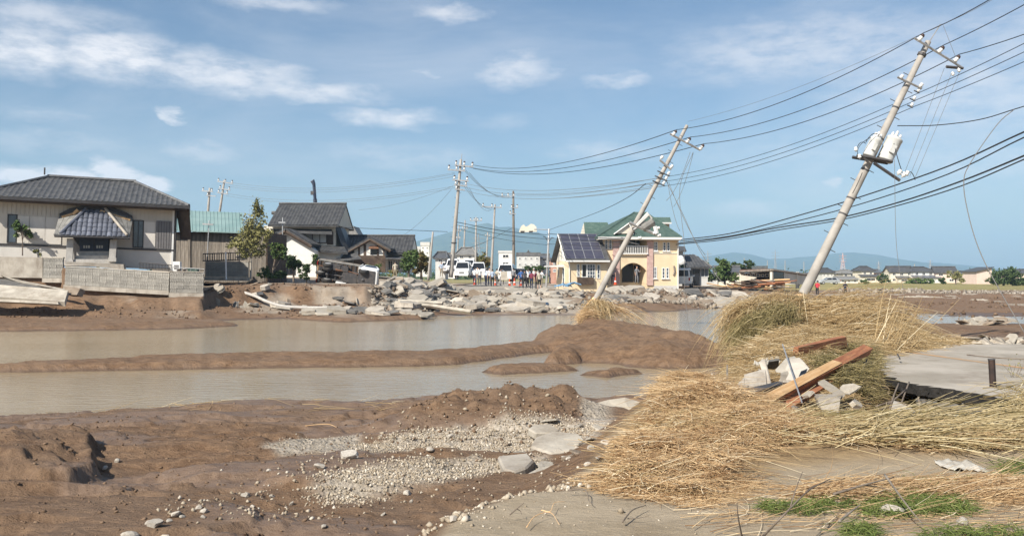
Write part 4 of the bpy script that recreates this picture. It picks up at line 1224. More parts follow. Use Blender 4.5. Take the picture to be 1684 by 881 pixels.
def railing(label, pts, Y, h, n, m='darksteel', rad=.018, rails=2, cat='railing'):
    """metal railing with every bar its own part"""
    p0, p1 = at(*pts[0], Y), at(*pts[1], Y)
    root = empty('railing', p0, label=label, cat=cat)
    d = p1 - p0
    for k in range(rails):
        z = h * (1 - k * (.9 / max(1, rails - 1)) if rails > 1 else 1)
        MB().path([Vector((0, 0, z)), d + Vector((0, 0, z))], rad * 1.3, 5).build('rail', M[m], root)
    me = MB().path([(0, 0, 0), (0, 0, h)], rad, 4).mesh('bar', M[m])
    for i in range(n + 1):
        mesh_obj('bar', me, None, root, loc=d * (i / n))
    return root
railing('low black lattice railing on the block wall right of the porch', ((229, 442), (282, 446)), 49.8, .36, 22)
railing('pale metal railing along the top of the short end wall with pots', ((284, 448), (336, 451)), 49.9, .30, 7, 'steel', .014)
railing('dark railing with coloured bars on the distant block wall', ((334, 430), (402, 428)), 63, .55, 18, 'darksteel', .03)

# ------------------------------------------------------------------ shed with the teal roof
Yt = 68.0
rt_ = empty('teal_roofed_shed', at(313, 425, Yt), label='old plank shed with a pale teal sheet metal roof', cat='shed')
ti = Matrix.Translation(-at(313, 425, Yt))
def Lt(px, py, Y=Yt): return ti @ at(px, py, Y)
MB().box(-3, 5.9, .12, 6, -1.9, 2.05).build('wall', M['wood_dark'], rt_)
w0 = 0.0
pl = [MB().box(0, .3, 0, .03, -1.8, 2.05 + .05 * k).mesh('plank', M['wood_old']) for k in range(3)]
xx = -3.0
while xx < 5.8:
    mesh_obj('plank', random.choice(pl), None, rt_, loc=(xx, .085 + random.uniform(-.015, .01), random.uniform(-.08, .02)), rot=(0, random.uniform(-.01, .01), 0))
    xx += .315
rf = MB().prism([Lt(255, 377, Yt - .6), Lt(401, 382, Yt - .6), Lt(399, 350, Yt + 6), Lt(255, 344, Yt + 6)], (0, 0, -.08)).build('roof', M['teal'], rt_)
for k in range(24):
    a = Lt(255 + 146 * k / 24, 377 + 5 * k / 24, Yt - .6); b_ = Lt(255 + 144 * k / 24, 344 + 6 * k / 24, Yt + 6)
    MB().path([a + Vector((0, 0, .015)), b_ + Vector((0, 0, .015))], .03, 4).build('roof_seam', M['teal'], rf)
MB().box(Lt(309, 400).x, Lt(313, 400).x, -.02, .1, -1.8, 2.1).build('corner_board', M['wood_old'], rt_)

# ------------------------------------------------------------------ two storey tiled house
Yb = 86.0
tb_ = empty('tiled_house', at(500, 462, Yb), label='two storey white and dark timber house with dark tiled roofs behind the overturned truck', cat='house')
bi = Matrix.Translation(-at(500, 462, Yb))
def Lb(px, py, Y=Yb): return bi @ at(px, py, Y)
k_ = Yb / F
MB().box(Lb(434, 0).x, Lb(552, 0).x, 0, 7, 0, (462 - 371) * k_).build('wall', M['cream'], tb_)
# upper storey timber bands
for (x0, x1, y0, y1, mm) in ((452, 546, 377, 380, 'trim_dark'), (452, 546, 371, 373, 'trim_dark'), (470, 546, 381, 385, 'white_frame'), (538, 548, 381, 402, 'wood_dark'), (478, 490, 381, 402, 'wood_dark')):
    a, b_ = Lb(x0, y1), Lb(x1, y0)
    MB().box(a.x, b_.x, -.1 - .01 * (y0 % 3), -.004, a.z, b_.z).build('timber_band' if mm != 'white_frame' else 'plaster_panel', M[mm], tb_)
a = Lb(490, 400); window(tb_, ID, a.x, a.z, 48 * k_, 18 * k_, 4, 1, 'wood_dark', 'greywall', .09)
Mg = Matrix.Translation(Lb(446, 371, Yb - .2) + Vector((0, 3.4, 0)))
gable_roof(tb_, Mg, (560 - 449) * k_, 4.2, 24 * k_ + .9, .1, 'roof_dark', .15, .33, gable_m='cream', faces='S')
MB().path([Lb(447, 350, Yb + 3.4), Lb(560, 352, Yb + 3.4)], .20, 6).build('ridge_tiles', M['roof_dark'], tb_)
# skirt roof over the balcony
sk = [Lb(470, 381, Yb - 1.2), Lb(546, 384, Yb - 1.2), Lb(546, 377, Yb + .1), Lb(470, 375, Yb + .1)]
MB().prism(sk, (0, 0, -.1)).build('skirt_roof', M['roof_dark'], tb_)
# left gabled wing (white)
Yw = Yb - 3.5
MB().prism([Lb(434, 462, Yw), Lb(520, 462, Yw), Lb(520, 412, Yw), Lb(470, 382, Yw), Lb(434, 404, Yw)], (0, 3.4, 0)).build('gabled_wing', M['plaster_white'], tb_)
def rake(p, q, Y, depth, th, m, name='gable_roof', tiles=True):
    a, b_ = Lb(*p, Y), Lb(*q, Y)
    o = MB().prism([a, b_, b_ + Vector((0, 0, th)), a + Vector((0, 0, th))], (0, depth, 0)).build(name, M[m], tb_)
    if tiles:
        t = MB(); tile_strip(t, a + Vector((0, 0, th)), a + Vector((0, depth, th)), b_ + Vector((0, depth, th)), b_ + Vector((0, 0, th)), .33, .33)
        t.build('roof_tiles', M[m], o)['kind'] = 'stuff'
    return o
rake((512, 404), (470, 378), Yw - .5, 4, .16, 'roof_dark'); rake((424, 404), (469, 378), Yw - .5, 4, .16, 'roof_dark')
MB().path([Lb(512, 406, Yw - .52), Lb(470, 381, Yw - .52)], .14, 4).build('barge_board', M['wood_dark'], tb_)
MB().path([Lb(426, 406, Yw - .52), Lb(469, 381, Yw - .52)], .14, 4).build('barge_board', M['wood_dark'], tb_)
# right low roofs
low = [Lb(498, 410, Yb - 2.6), Lb(572, 416, Yb - 2.6), Lb(566, 405, Yb + .05), Lb(505, 402, Yb + .05)]
lo = MB().prism(low, (0, 0, -.12)).build('low_roof', M['roof_dark'], tb_)
t = MB(); tile_strip(t, *low, .33, .33); t.build('roof_tiles', M['roof_dark'], lo)['kind'] = 'stuff'
MB().box(Lb(505, 0).x, Lb(566, 0).x, -1.8, -.01, 0, (462 - 414) * k_).build('low_wall', M['plaster_white'], tb_)
rr2 = [Lb(498, 412, Yb - 3.2), Lb(540, 436, Yb - 3.2), Lb(535, 430, Yb - 1.5), Lb(500, 405, Yb - 1.5)]
MB().prism(rr2, (0, 0, -.12)).build('entrance_roof', M['roof_dark'], tb_)
# slumped dark side roof at the right
sl = [Lb(551, 372, Yb), Lb(560, 374, Yb + .6), Lb(575, 412, Yb + .6), Lb(566, 414, Yb)]
MB().prism(sl, (0, 2.5, 0)).build('slumped_side_roof', M['roof_dark'], tb_)
MB().box(Lb(447, 0).x, Lb(452, 0).x, -.3, 0, (462 - 405) * k_, (462 - 376) * k_).build('corner_post', M['trim_dark'], tb_)
a = Lb(465, 452, Yw); window(tb_, wm((a.x, Lb(465, 0, Yw).y, 0), 0), 0, a.z, 1.2, 1.6, 2, 1, 'trim_dark', 'glass_dark', .07)

# ------------------------------------------------------------------ beige building behind
ob = empty('beige_building', at(570, 440, 140), label='small beige building with a shallow roof showing above the tiled roofs', cat='building')
MB().box(-1.6, 1.6, 0, 5, 0, (440 - 386) * 140 / F).build('wall', M['cream'], ob)
MB().prism([(-1.9, -.3, 5.2), (1.9, -.3, 5.2), (1.1, -.3, 6.6), (-1.3, -.3, 6.6)], (0, 5.5, 0)).build('roof', M['tile_pale'], ob)
window(ob, ID, -1.2, 3.4, 2.2, 1.0, 2, 1, 'trim_dark', 'glass_dark', .08)

# ------------------------------------------------------------------ gabled house at centre left
Yg = 88.0
gh = empty('gabled_house', at(620, 448, Yg), label='low dark tiled house with a white front gable and brown lower wall', cat='house')
gi = Matrix.Translation(-at(620, 448, Yg))
def Lg(px, py, Y=Yg): return gi @ at(px, py, Y)
kg = Yg / F
MB().box(Lg(572, 0).x, Lg(670, 0).x, 0, 6, 0, (448 - 414) * kg).build('wall', M['greywall'], gh)
gable_roof(gh, Matrix.Translation(Lg(566, 416) + Vector((0, 2.6, 0))), (678 - 568) * kg, 3.5, 25 * kg + .25, .1, 'roof_dark', .14, .33, gable_m='plaster_white', faces='S')
Yf = Yg - 2.6
MB().prism([Lg(582, 448, Yf), Lg(632, 448, Yf), Lg(632, 412, Yf), Lg(608, 396, Yf), Lg(582, 412, Yf)], (0, 4.2, 0)).build('front_gable', M['plaster_white'], gh)
for p, q in (((572, 414), (609, 393)), ((642, 412), (608, 393))):
    a, b_ = Lg(*p, Yf - .4), Lg(*q, Yf - .4)
    o = MB().prism([a, b_, b_ + Vector((0, 0, .2)), a + Vector((0, 0, .2))], (0, 4.4, 0)).build('gable_roof', M['roof_dark'], gh)
    t = MB(); tile_strip(t, a + Vector((0, 0, .2)), a + Vector((0, 4.4, .2)), b_ + Vector((0, 4.4, .2)), b_ + Vector((0, 0, .2)), .33, .33); t.build('roof_tiles', M['roof_dark'], o)['kind'] = 'stuff'
    MB().path([a + Vector((0, -.03, -.08)), b_ + Vector((0, -.03, -.08))], .12, 4).build('barge_board', M['wood_dark'], gh)
for (x0, x1, y0, y1) in ((589, 592, 404, 420), (598, 602, 402, 420), (620, 623, 404, 420), (630, 632, 408, 420)):
    a, b_ = Lg(x0, y1, Yf), Lg(x1, y0, Yf); MB().box(a.x, b_.x, a.y - .05, a.y - .003, a.z, b_.z).build('timber_post', M['wood_dark'], gh)
a, b_ = Lg(609, 419, Yf), Lg(621, 405, Yf)
MB().box(a.x, b_.x, a.y - .02, a.y - .004, a.z, b_.z).build('loft_opening', M['glass_dark'], gh)
MB().prism([Lg(606, 408, Yf - .5), Lg(623, 408, Yf - .5), Lg(621, 404, Yf), Lg(608, 404, Yf)], (0, 0, -.06)).build('opening_hood', M['rust'], gh)
a, b_ = Lg(582, 447, Yf), Lg(634, 420, Yf); MB().box(a.x, b_.x, a.y - .09, a.y - .006, a.z, b_.z).build('brown_boarding', M['wood_dark'], gh)
po_ = [Lg(549, 428, Yf - 2), Lg(594, 424, Yf - 2), Lg(582, 414, Yf), Lg(560, 420, Yf)]
MB().prism(po_, (0, 0, -.12)).build('porch_roof', M['roof_dark'], gh)
MB().prism([Lg(634, 424, Yf - .8), Lg(666, 425, Yf - .8), Lg(664, 421, Yg), Lg(634, 421, Yg)], (0, 0, -.1)).build('veranda_roof', M['roof_dark'], gh)
for px, w_ in ((638, 8), (650, 9)):
    a = Lg(px, 444); window(gh, ID, a.x, a.z, w_ * kg, 16 * kg, 2, 1, 'white_frame', 'glass', .07)
# ------------------------------------------------------------------ yellow house
Yy = 85.0
yh = empty('yellow_house', at(1000, 479, Yy), (0, 0, radians(9)), 'yellow two storey house with green roof, arched porch and solar panels on its low wing', 'house')
bpy.context.view_layer.update()
yi = yh.matrix_world.inverted()
def Ly(px, py, d=0.0):
    """local point on the facade plane (local y = d) behind a photo pixel"""
    o = yi @ Vector((0, 0, EYE)); p = yi @ at(px, py, Yy)
    t = (d - o.y) / (p.y - o.y)
    return o + (p - o) * t
def xz(px, py, d=0.0):
    p = Ly(px, py, d); return p.x, p.z
def rect(x0, x1, y0, y1, d=0.0):
    a, b_ = Ly(x0, y1, d), Ly(x1, y0, d)
    return a.x, b_.x, a.z, b_.z
def fb(name, px, m, d=0.0, out=.1, back=-.003, parent=None):
    X0, X1, Z0, Z1 = rect(*px, d)
    return MB().box(X0, X1, d - out, d + back, Z0, Z1).build(name, M[m], parent or yh)
# main block pieces around porch and balcony
xL, xR = Ly(992, 440).x, Ly(1116, 440).x
xP1, xP2 = Ly(1019, 440).x, Ly(1064, 440).x          # arch opening side lines
xB = Ly(1063.6, 440).x + .9
zE = Ly(1050, 391).z; z0 = -.3
z_arch, z_spring, z_bal, z_baltop = Ly(1040, 432).z, Ly(1040, 446).z, Ly(1040, 417).z, Ly(1040, 394).z
D = 8.5
MB().box(xL, xP1, 0, D, z0, zE).build('wall', M['yellow'], yh)
MB().box(xB - .9, xR, 0, D, z0, zE).build('wall', M['yellow'], yh)
MB().box(xP1 + .002, xB - .902, 2.2, D - .01, z0, zE - .002).build('wall', M['yellow'], yh)
# arch wall
n = 12
arc = [(xP1 + .002, z_spring)] + [(xP1 + (xB - .9 - xP1) * (k / n), z_spring + (z_arch - z_spring) * sin(pi * k / n) ** .8) for k in range(1, n)] + [(xB - .902, z_spring)]
poly = [(xB - .902, 0, z_bal), (xP1 + .002, 0, z_bal)] + [(x, 0, z) for x, z in arc]
aw = MB()
nn = len(arc)
for k in range(nn - 1):
    (x0_, z0_), (x1_, z1_) = arc[k], arc[k + 1]
    aw.prism([(x0_, .002, z0_), (x1_, .002, z1_), (x1_, .002, z_bal), (x0_, .002, z_bal)], (0, .3, 0))
aw.build('arch_wall', M['yellow'], yh)
MB().box(xP1 + .004, xB - .904, .31, 2.19, z_bal - .25, z_bal - .05).build('balcony_floor', M['cream'], yh)
MB().box(xP1 + .004, xB - .904, -.3, 2.19, -.25, .12).build('porch_floor', M['stone'], yh)
# porch back door and things
X0, X1, Z0, Z1 = rect(1023, 1041, 434, 464, 2.2)
MB().box(X0, X1, 2.12, 2.195, Z0, Z1).build('porch_door', M['glass_dark'], yh)
window(yh, wm((0, 2.2, 0), 0), Ly(1042, 440, 2.2).x, Ly(1042, 464, 2.2).z, .6, 1.7, 1, 1, 'trim_dark', 'glass_dark', .06)
window(yh, wm((0, 2.2, 0), 0), Ly(1032, 414, 2.2).x, z_bal + .05, 1.7, 1.75, 2, 1, 'white_frame', 'glass', .07)
# pink facings
fb('brick_facing', (1007.5, 1018.5, 393, 466), 'pink', 0, .14)
fb('brick_facing', (1063.5, 1073.5, 395, 469), 'pink', 0, .14)
# white balcony railing
rl = empty('balcony_railing'); rl.parent = yh
xa, xb_ = xP1 - .05, xB - .88
me = MB().box(-.025, .025, -.025, .025, 0, .62).mesh('baluster', M['white_frame'])
for k in range(17):
    mesh_obj('baluster', me, None, rl, loc=(xa + (xb_ - xa) * k / 16, -.22, z_bal + .06))
MB().box(xa - .04, xb_ + .04, -.27, -.17, z_bal + .68, z_bal + .76).build('top_rail', M['white_frame'], rl)
MB().box(xa - .04, xb_ + .04, -.28, -.16, z_bal - .06, z_bal + .055).build('bottom_rail', M['white_frame'], rl)
pts = [(xa + (xb_ - xa) * t, -.24, z_bal + .76 + .35 * (1 - abs(2 * t - .7))) for t in np.linspace(0, .7, 9)]
MB().path([p for p in pts], .035, 5).build('rail_crest', M['white_frame'], rl)
# windows of the main block
for (x0, x1, y0, y1) in ((1075, 1081.5, 397, 413), (1090, 1095, 398, 413), (1096.5, 1101.5, 398, 413), (1073.5, 1080, 439, 458), (1088.5, 1093.5, 440, 458), (1095, 1100, 440, 458)):
    X0, X1, Z0, Z1 = rect(x0, x1, y0, y1)
    window(yh, ID, X0, Z0, X1 - X0, Z1 - Z0, 1 if x1 - x0 < 5.5 else 2, 3, 'white_frame', 'glass', .07, sill=True)
fb('string_course', (1074, 1115.5, 416, 417.2), 'cream', 0, .05)
fb('plinth', (1075, 1115, 469.5, 478), 'greywall', 0, .06)
fb('corner_trim', (1113.5, 1116, 392, 474), 'cream', 0, .05)
MB().path([(xR - .1, -.15, 0), (xR - .1, -.15, zE)], .05, 6).build('downpipe', M['white_frame'], yh)
MB().path([Ly(1108, 437, -.1), Ly(1109.5, 446, -.1), Ly(1107.5, 452, -.1)], .09, 5).build('exposed_wall_scar', M['wood_old'], yh)
# small windows above wing
for x0 in (994.5, 1001):
    X0, X1, Z0, Z1 = rect(x0, x0 + 5, 392, 410); window(yh, ID, X0, Z0, X1 - X0, Z1 - Z0, 1, 2, 'white_frame', 'glass', .07)
# hip roof
def shingles(b, A, B, C, Dd, rows=9):
    A, B, C, Dd = map(Vector, (A, B, C, Dd))
    nr_ = (B - A).cross(Dd - A).normalized()
    if nr_.z < 0: nr_ = -nr_
    for j in range(rows):
        t0, t1 = j / rows, (j + 1.15) / rows
        t1 = min(t1, 1)
        f = lambda a, b_, t: a.lerp(b_, t)
        b.prism([f(A, Dd, t0) + nr_ * .012, f(B, C, t0) + nr_ * .012, f(B, C, t1) + nr_ * .004, f(A, Dd, t1) + nr_ * .004], nr_ * .035)
e0, e1 = Ly(983, 387, -.7), Ly(1121, 391.5, -.7)
ex0, ex1, ez = e0.x, e1.x, zE + .02
ey0, ey1 = -.75, D + .6
ap0, ap1 = Vector((Ly(1043, 360, 3.9).x, 3.9, Ly(1043, 350, 3.9).z)), Vector((Ly(1062, 360, 3.9).x, 3.9, Ly(1062, 350, 3.9).z))
cc = [Vector((ex0, ey0, ez)), Vector((ex1, ey0, ez)), Vector((ex1, ey1, ez)), Vector((ex0, ey1, ez))]
b = MB(); dn = Vector((0, 0, -.16))
b.add(cc + [ap0, ap1] + [p + dn for p in cc], [(0, 1, 5, 4), (1, 2, 5), (2, 3, 4, 5), (3, 0, 4), (0, 6, 7, 1), (1, 7, 8, 2), (2, 8, 9, 3), (3, 9, 6, 0), (6, 9, 8, 7)])
yr = b.build('roof', M['green_roof'], yh)
b = MB(); shingles(b, cc[0], cc[1], ap1, ap0, 16); shingles(b, cc[1], cc[2], ap1 + Vector((0, .01, 0)), ap1, 16); shingles(b, cc[3], cc[0], ap0, ap0 + Vector((0, .01, 0)), 16)
b.build('shingle_courses', M['green_roof'], yr)['kind'] = 'stuff'
MB().path([ap0, ap1], .09, 5).build('ridge_cap', M['green_roof'], yr)
for p, q in ((cc[0], ap0), (cc[1], ap1)):
    MB().path([p + Vector((0, 0, .05)), q + Vector((0, 0, .05))], .08, 5).build('hip_cap', M['green_roof'], yr)
MB().box(ex0, ex1, ey0 - .1, ey0 - .002, ez - .2, ez + .02).build('gutter', M['white_frame'], yh)
MB().box(ex0 + .05, ex1 - .05, ey0 + .01, -.01, ez - .26, ez - .17).build('soffit', M['cream'], yh)
# small front gable on the roof
g0, g1, g2 = Ly(1011, 384, -.5), Ly(1040, 384, -.5), Ly(1037, 367.5, -.5)
g2 = Vector((Ly(1034, 367, -.5).x, -.5, g2.z))
MB().prism([g0, g1, g2], (0, 2.5, 0)).build('gablet', M['cream'], yh)
for p in (g0, g1):
    q = p + (p - g2) * .1
    MB().prism([q + Vector((0, -.12, .0)), g2 + Vector((0, -.12, .0)), g2 + Vector((0, -.12, .14)), q + Vector((0, -.12, .14))], (0, 3.4, 0)).build('gablet_roof', M['green_roof'], yh)
    MB().path([q + Vector((0, -.17, .02)), g2 + Vector((0, -.17, .02))], .06, 4).build('gablet_trim', M['white_frame'], yh)
# rear gables: left lower block and right dormer
lb0, lb1, lbt = Ly(960, 385, 6), Ly(1003, 384, 6), Ly(966, 368, 6)
MB().box(lb0.x + .2, lb1.x, 5.6, 8.4, 0, lb0.z).build('rear_wall', M['yellow'], yh)
rp = [(lb0.x - .1, 5.0, lb0.z - .05), (lb1.x, 5.0, lb0.z - .05), (lb1.x, 7.0, lbt.z + .2), (lb0.x + .25, 7.0, lbt.z + .2)]
MB().prism(rp, (0, 0, -.14)).build('rear_roof', M['green_roof'], yh)
b = MB(); shingles(b, *rp, 7); b.build('shingle_courses', M['green_roof'], yh)['kind'] = 'stuff'
MB().prism([(lb0.x + .2, 5.2, lb0.z - .1), (lb0.x + .2, 8.6, lb0.z - .1), (lb0.x + .2, 7.0, lbt.z + .05)], (.05, 0, 0)).build('rear_gable', M['cream'], yh)
d0, d1 = Ly(1081, 379, 5), Ly(1101, 366, 5)
MB().box(d0.x, d1.x, 5, 7, d0.z - 1, d1.z).build('dormer', M['yellow'], yh)
dp = [(Ly(1073, 366, 4.6).x, 4.6, d1.z), (Ly(1104, 366, 4.6).x, 4.6, d1.z), (Ly(1102, 358, 6).x, 6, d1.z + .62), (Ly(1068, 358, 6).x, 6, d1.z + .62)]
MB().prism(dp, (0, 0, -.12)).build('dormer_roof', M['green_roof'], yh)
MB().box(dp[0][0], dp[1][0], 4.5, 4.6, d1.z - .16, d1.z - .01).build('dormer_gutter', M['white_frame'], yh)
# low wing with the solar roof, standing forward
d = -1.6
wx0, wx1 = Ly(936, 440, d).x, Ly(998.5, 440, d).x
wz = Ly(960, 429, d).z
MB().box(wx0, wx1, d, 4.2, -.3, wz).build('wing_wall', M['yellow'], yh)
we0, we1 = Ly(930, 426, d - .5), Ly(999, 428, d - .5)
wr0, wr1 = Ly(921, 384, 1.4), Ly(981, 385, 1.4)
A_, B_, C_, D_ = Vector((wx0 - .45, d - .55, wz + .05)), Vector((wx1 + .1, d - .55, wz + .05)), Vector((wx1 + .1, 1.3, wr1.z)), Vector((wx0 - .45, 1.3, wr0.z))
wr = MB().prism([A_, B_, C_, D_], (0, 0, -.12)).build('wing_roof', M['roof_dark'], yh)
MB().prism([(wx0 - .45, 4.8, wz + .05), (wx1 + .1, 4.8, wz + .05), C_ + Vector((0, .001, 0)), D_ + Vector((0, .001, 0))], (0, 0, -.12)).build('wing_roof', M['roof_dark'], yh)
MB().prism([(wx0, d + .05, wz - .01), (wx0, 4.2, wz - .01), (wx0, 1.3, wr0.z - .25)], (.08, 0, 0)).build('wing_gable', M['cream'], yh)
MB().path([A_ + Vector((-.02, 0, -.06)), D_ + Vector((-.02, 0, -.06))], .07, 4).build('barge_board', M['white_frame'], yh)
MB().box(A_.x, B_.x, d - .66, d - .56, wz - .1, wz + .05).build('gutter', M['white_frame'], yh)
u = (B_ - A_); vv = (D_ - A_); nr_ = u.cross(vv).normalized()
nr_ = nr_ if nr_.z > 0 else -nr_
R = Matrix((u.normalized(), vv.normalized(), nr_)).transposed().to_4x4()
pw, ph = u.length * .87 / 4, vv.length * .93 / 3
me = MB().box(.02, pw - .02, .02, ph - .02, .05, .09).mesh('solar_panel', M['solar'])
fm = MB().box(0, pw, 0, .03, .045, .098).box(0, pw, ph - .03, ph, .045, .098).box(0, .035, .03, ph - .03, .045, .098).box(pw - .035, pw, .03, ph - .03, .045, .098).mesh('panel_frame', M['alu'])
for i in range(4):
    for j in range(3):
        o = mesh_obj('solar_panel', me, None, wr)
        o.matrix_local = Matrix.Translation(A_ + u * (.015 + .872 / 4 * i) + vv * (.03 + .94 / 3 * j)) @ R
        mesh_obj('panel_frame', fm, None, o)
# wing windows
for (x0, x1, y0, y1, nx, nz, gl) in ((948.5, 953, 434, 455, 1, 3, 'glass'), (956.5, 965, 434, 456, 1, 1, 'glass_dark'), (965.5, 979, 434, 458, 3, 4, 'glass'), (981.5, 987, 435, 458, 1, 3, 'glass')):
    X0, X1, Z0, Z1 = rect(x0, x1, y0, y1, d)
    window(yh, wm((0, d, 0), 0), X0, Z0, X1 - X0, Z1 - Z0, nx, nz, 'white_frame', gl, .07)
fb('window_counter', (949, 975, 456, 468), 'wood_dark', d, .35)
MB().path([Ly(936.5, 428, d - .1), Ly(936.5, 468, d - .1)], .05, 6).build('downpipe', M['white_frame'], yh)
Mw = wm((wx0, 4.2, 0), -90)
window(yh, Mw, .8, 1.3, .6, 1.3, 1, 2, 'white_frame', 'glass', .07)
window(yh, Mw, 3.0, .4, .9, 1.9, 1, 2, 'white_frame', 'glass', .07)
window(yh, Mw, 2.4, 3.0, .6, .8, 1, 1, 'white_frame', 'glass_dark', .07)
MB().box(wx0 - 1.5, wx0 - .01, .6, 3.0, 2.35, 2.5).build('side_canopy', M['white_frame'], yh)
# satellite dish and vents near the right side
MB().box(xR + .01, xR + .5, 2.0, 2.4, 2.2, 2.9).build('air_conditioner', M['white_frame'], yh)
MB().box(xR + .01, xR + .25, 5.0, 5.4, 1.2, 3.8).build('flue', M['white_frame'], yh)

# ------------------------------------------------------------------ house behind it to the right
Yr = 100.0
dh = empty('dark_roofed_house', at(1120, 470, Yr), label='low house with a steep dark grey roof right behind the yellow house', cat='house')
di = Matrix.Translation(-at(1120, 470, Yr))
def Ld(px, py, Y=Yr): return di @ at(px, py, Y)
kd = Yr / F
MB().box(Ld(1116, 0).x, Ld(1164, 0).x, 0, 7, 0, (470 - 437) * kd).build('wall', M['greywall'], dh)
fa = [Ld(1113, 440, Yr - .8), Ld(1171, 439, Yr - .8), Ld(1142, 420, Yr + 3.5), Ld(1114, 419, Yr + 3.5)]
o = MB().prism(fa, (0, 0, -.15)).build('roof', M['roof_dark'], dh)
t = MB(); tile_strip(t, *fa, .35, .35); t.build('roof_tiles', M['roof_dark'], o)['kind'] = 'stuff'
MB().path([fa[1], fa[2]], .12, 5).build('hip_cap', M['tile_pale'], o)
MB().prism([Ld(1111, 447, Yr - 2), Ld(1137, 449, Yr - 2), Ld(1132, 441, Yr), Ld(1112, 439, Yr)], (0, 0, -.15)).build('lower_roof', M['roof_dark'], dh)
MB().prism([Ld(1112, 412, Yr), Ld(1129, 412, Yr), Ld(1126, 405, Yr + 2), Ld(1112, 404, Yr + 2)], (0, 0, -.15)).build('upper_roof', M['roof_dark'], dh)
MB().box(Ld(1112, 0).x, Ld(1125, 0).x, .5, 2, 0, (470 - 411) * kd).build('upper_wall', M['greywall'], dh)
MB().box(Ld(1140, 0).x, Ld(1150, 0).x, -.3, -.01, 0, 1.9).build('garage_opening', M['glass_dark'], dh)
for p in ((1119, 426), (1121, 430)):
    MB().lathe([(.35, 0), (.42, .02), (.3, .1), (.05, .16)], 12, Matrix.Translation(Ld(*p, Yr - .4)) @ Matrix.Rotation(pi / 2, 4, 'X')).build('satellite_dish', M['white_frame'], dh)
window(dh, ID, Ld(1152, 0).x, 1.0, .9, 1.0, 2, 1, 'white_frame', 'glass', .06)

# ------------------------------------------------------------------ wrecked open-fronted warehouse
Ye = 98.0
wh = empty('wrecked_storehouse', at(1268, 478, Ye), label='wrecked flat roofed storehouse with broken timbers spilling from its open end', cat='storehouse')
ei = Matrix.Translation(-at(1268, 478, Ye))
def Le(px, py, Y=Ye): return ei @ at(px, py, Y)
MB().prism([Le(1216, 448, Ye), Le(1271, 445, Ye - 1), Le(1329, 453, Ye + 9), Le(1290, 449, Ye + 14), Le(1217, 446, Ye + 12)], (0, 0, .22)).build('roof', M['rust'], wh)
MB().path([Le(1216, 447, Ye - .05), Le(1271, 444, Ye - 1.05), Le(1329, 452, Ye + 8.9)], .12, 4).build('roof_fascia', M['wood_old'], wh)
for (px, pb_, Y) in ((1269, 476, Ye - .9), (1218, 472, Ye + .2), (1289, 478, Ye + 2), (1310, 474, Ye + 5.5), (1313, 474, Ye + 6.5)):
    MB().path([Le(px, pb_, Y), Le(px, 447, Y)], .19 if px == 1269 else .12, 4).build('post', M['cream'], wh)
MB().prism([Le(1288, 466, Ye + 2.0), Le(1326, 468, Ye + 8.6), Le(1326, 453, Ye + 8.6), Le(1288, 448, Ye + 2.0)], (.1, .1, 0)).build('side_wall', M['cream'], wh)
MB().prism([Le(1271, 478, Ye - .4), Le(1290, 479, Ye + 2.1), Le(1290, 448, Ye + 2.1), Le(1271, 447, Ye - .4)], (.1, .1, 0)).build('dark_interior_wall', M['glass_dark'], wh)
MB().prism([Le(1220, 472, Ye + 5), Le(1266, 474, Ye + 5), Le(1266, 448, Ye + 5), Le(1220, 449, Ye + 5)], (0, .15, 0)).build('back_wall', M['wood_dark'], wh)
for k in range(6):
    x0 = 1221 + 7.5 * k
    window(wh, Matrix.Translation(Le(x0, 455, Ye + .2)), 0, 0, 5.8 * Ye / F, 5 * Ye / F, 1, 1, 'cream', 'glass_dark', .06)
for k in range(3):
    window(wh, Matrix.Translation(Le(1273 + 5 * k, 472, Ye + .1 + k * .6)), 0, 0, 4 * Ye / F, 9 * Ye / F, 1, 1, 'greywall', 'glass_dark', .06)
MB().prism([Le(1218, 462, Ye), Le(1236, 460, Ye), Le(1245, 456, Ye), Le(1218, 452, Ye)], (0, .3, 0)).build('loose_panel', M['cream'], wh)
rng = random.Random(5)
for k in range(34):
    a = Vector((rng.uniform(-4.0, .1), rng.uniform(-3.2, .5), 0)); a.z = .15 + rng.uniform(0, 1.25) * max(.2, 1 - abs(a.x + 1.6) / 3.2)
    L_ = rng.uniform(1.0, 3.4); ang_ = rng.uniform(-.35, .35) + (pi if rng.random() < .5 else 0)
    q = a + Vector((cos(ang_) * L_, rng.uniform(-.6, .6), rng.uniform(-.25, .6)))
    q.z = max(q.z, .1)
    MB().path([a, q], rng.uniform(.05, .12), 4).build('fallen_beam', M[rng.choice(['wood_fresh', 'wood_red', 'wood_dark', 'wood_old', 'wood_red'])], wh)
for k in range(5):
    a = Le(1262 + 9 * k, 477 + 2 * k, Ye - 2)
    MB().path([a, a + Vector((rng.uniform(1, 2), .4, rng.uniform(-.3, .1)))], .14, 4).build('fallen_beam', M['wood_dark'], wh)
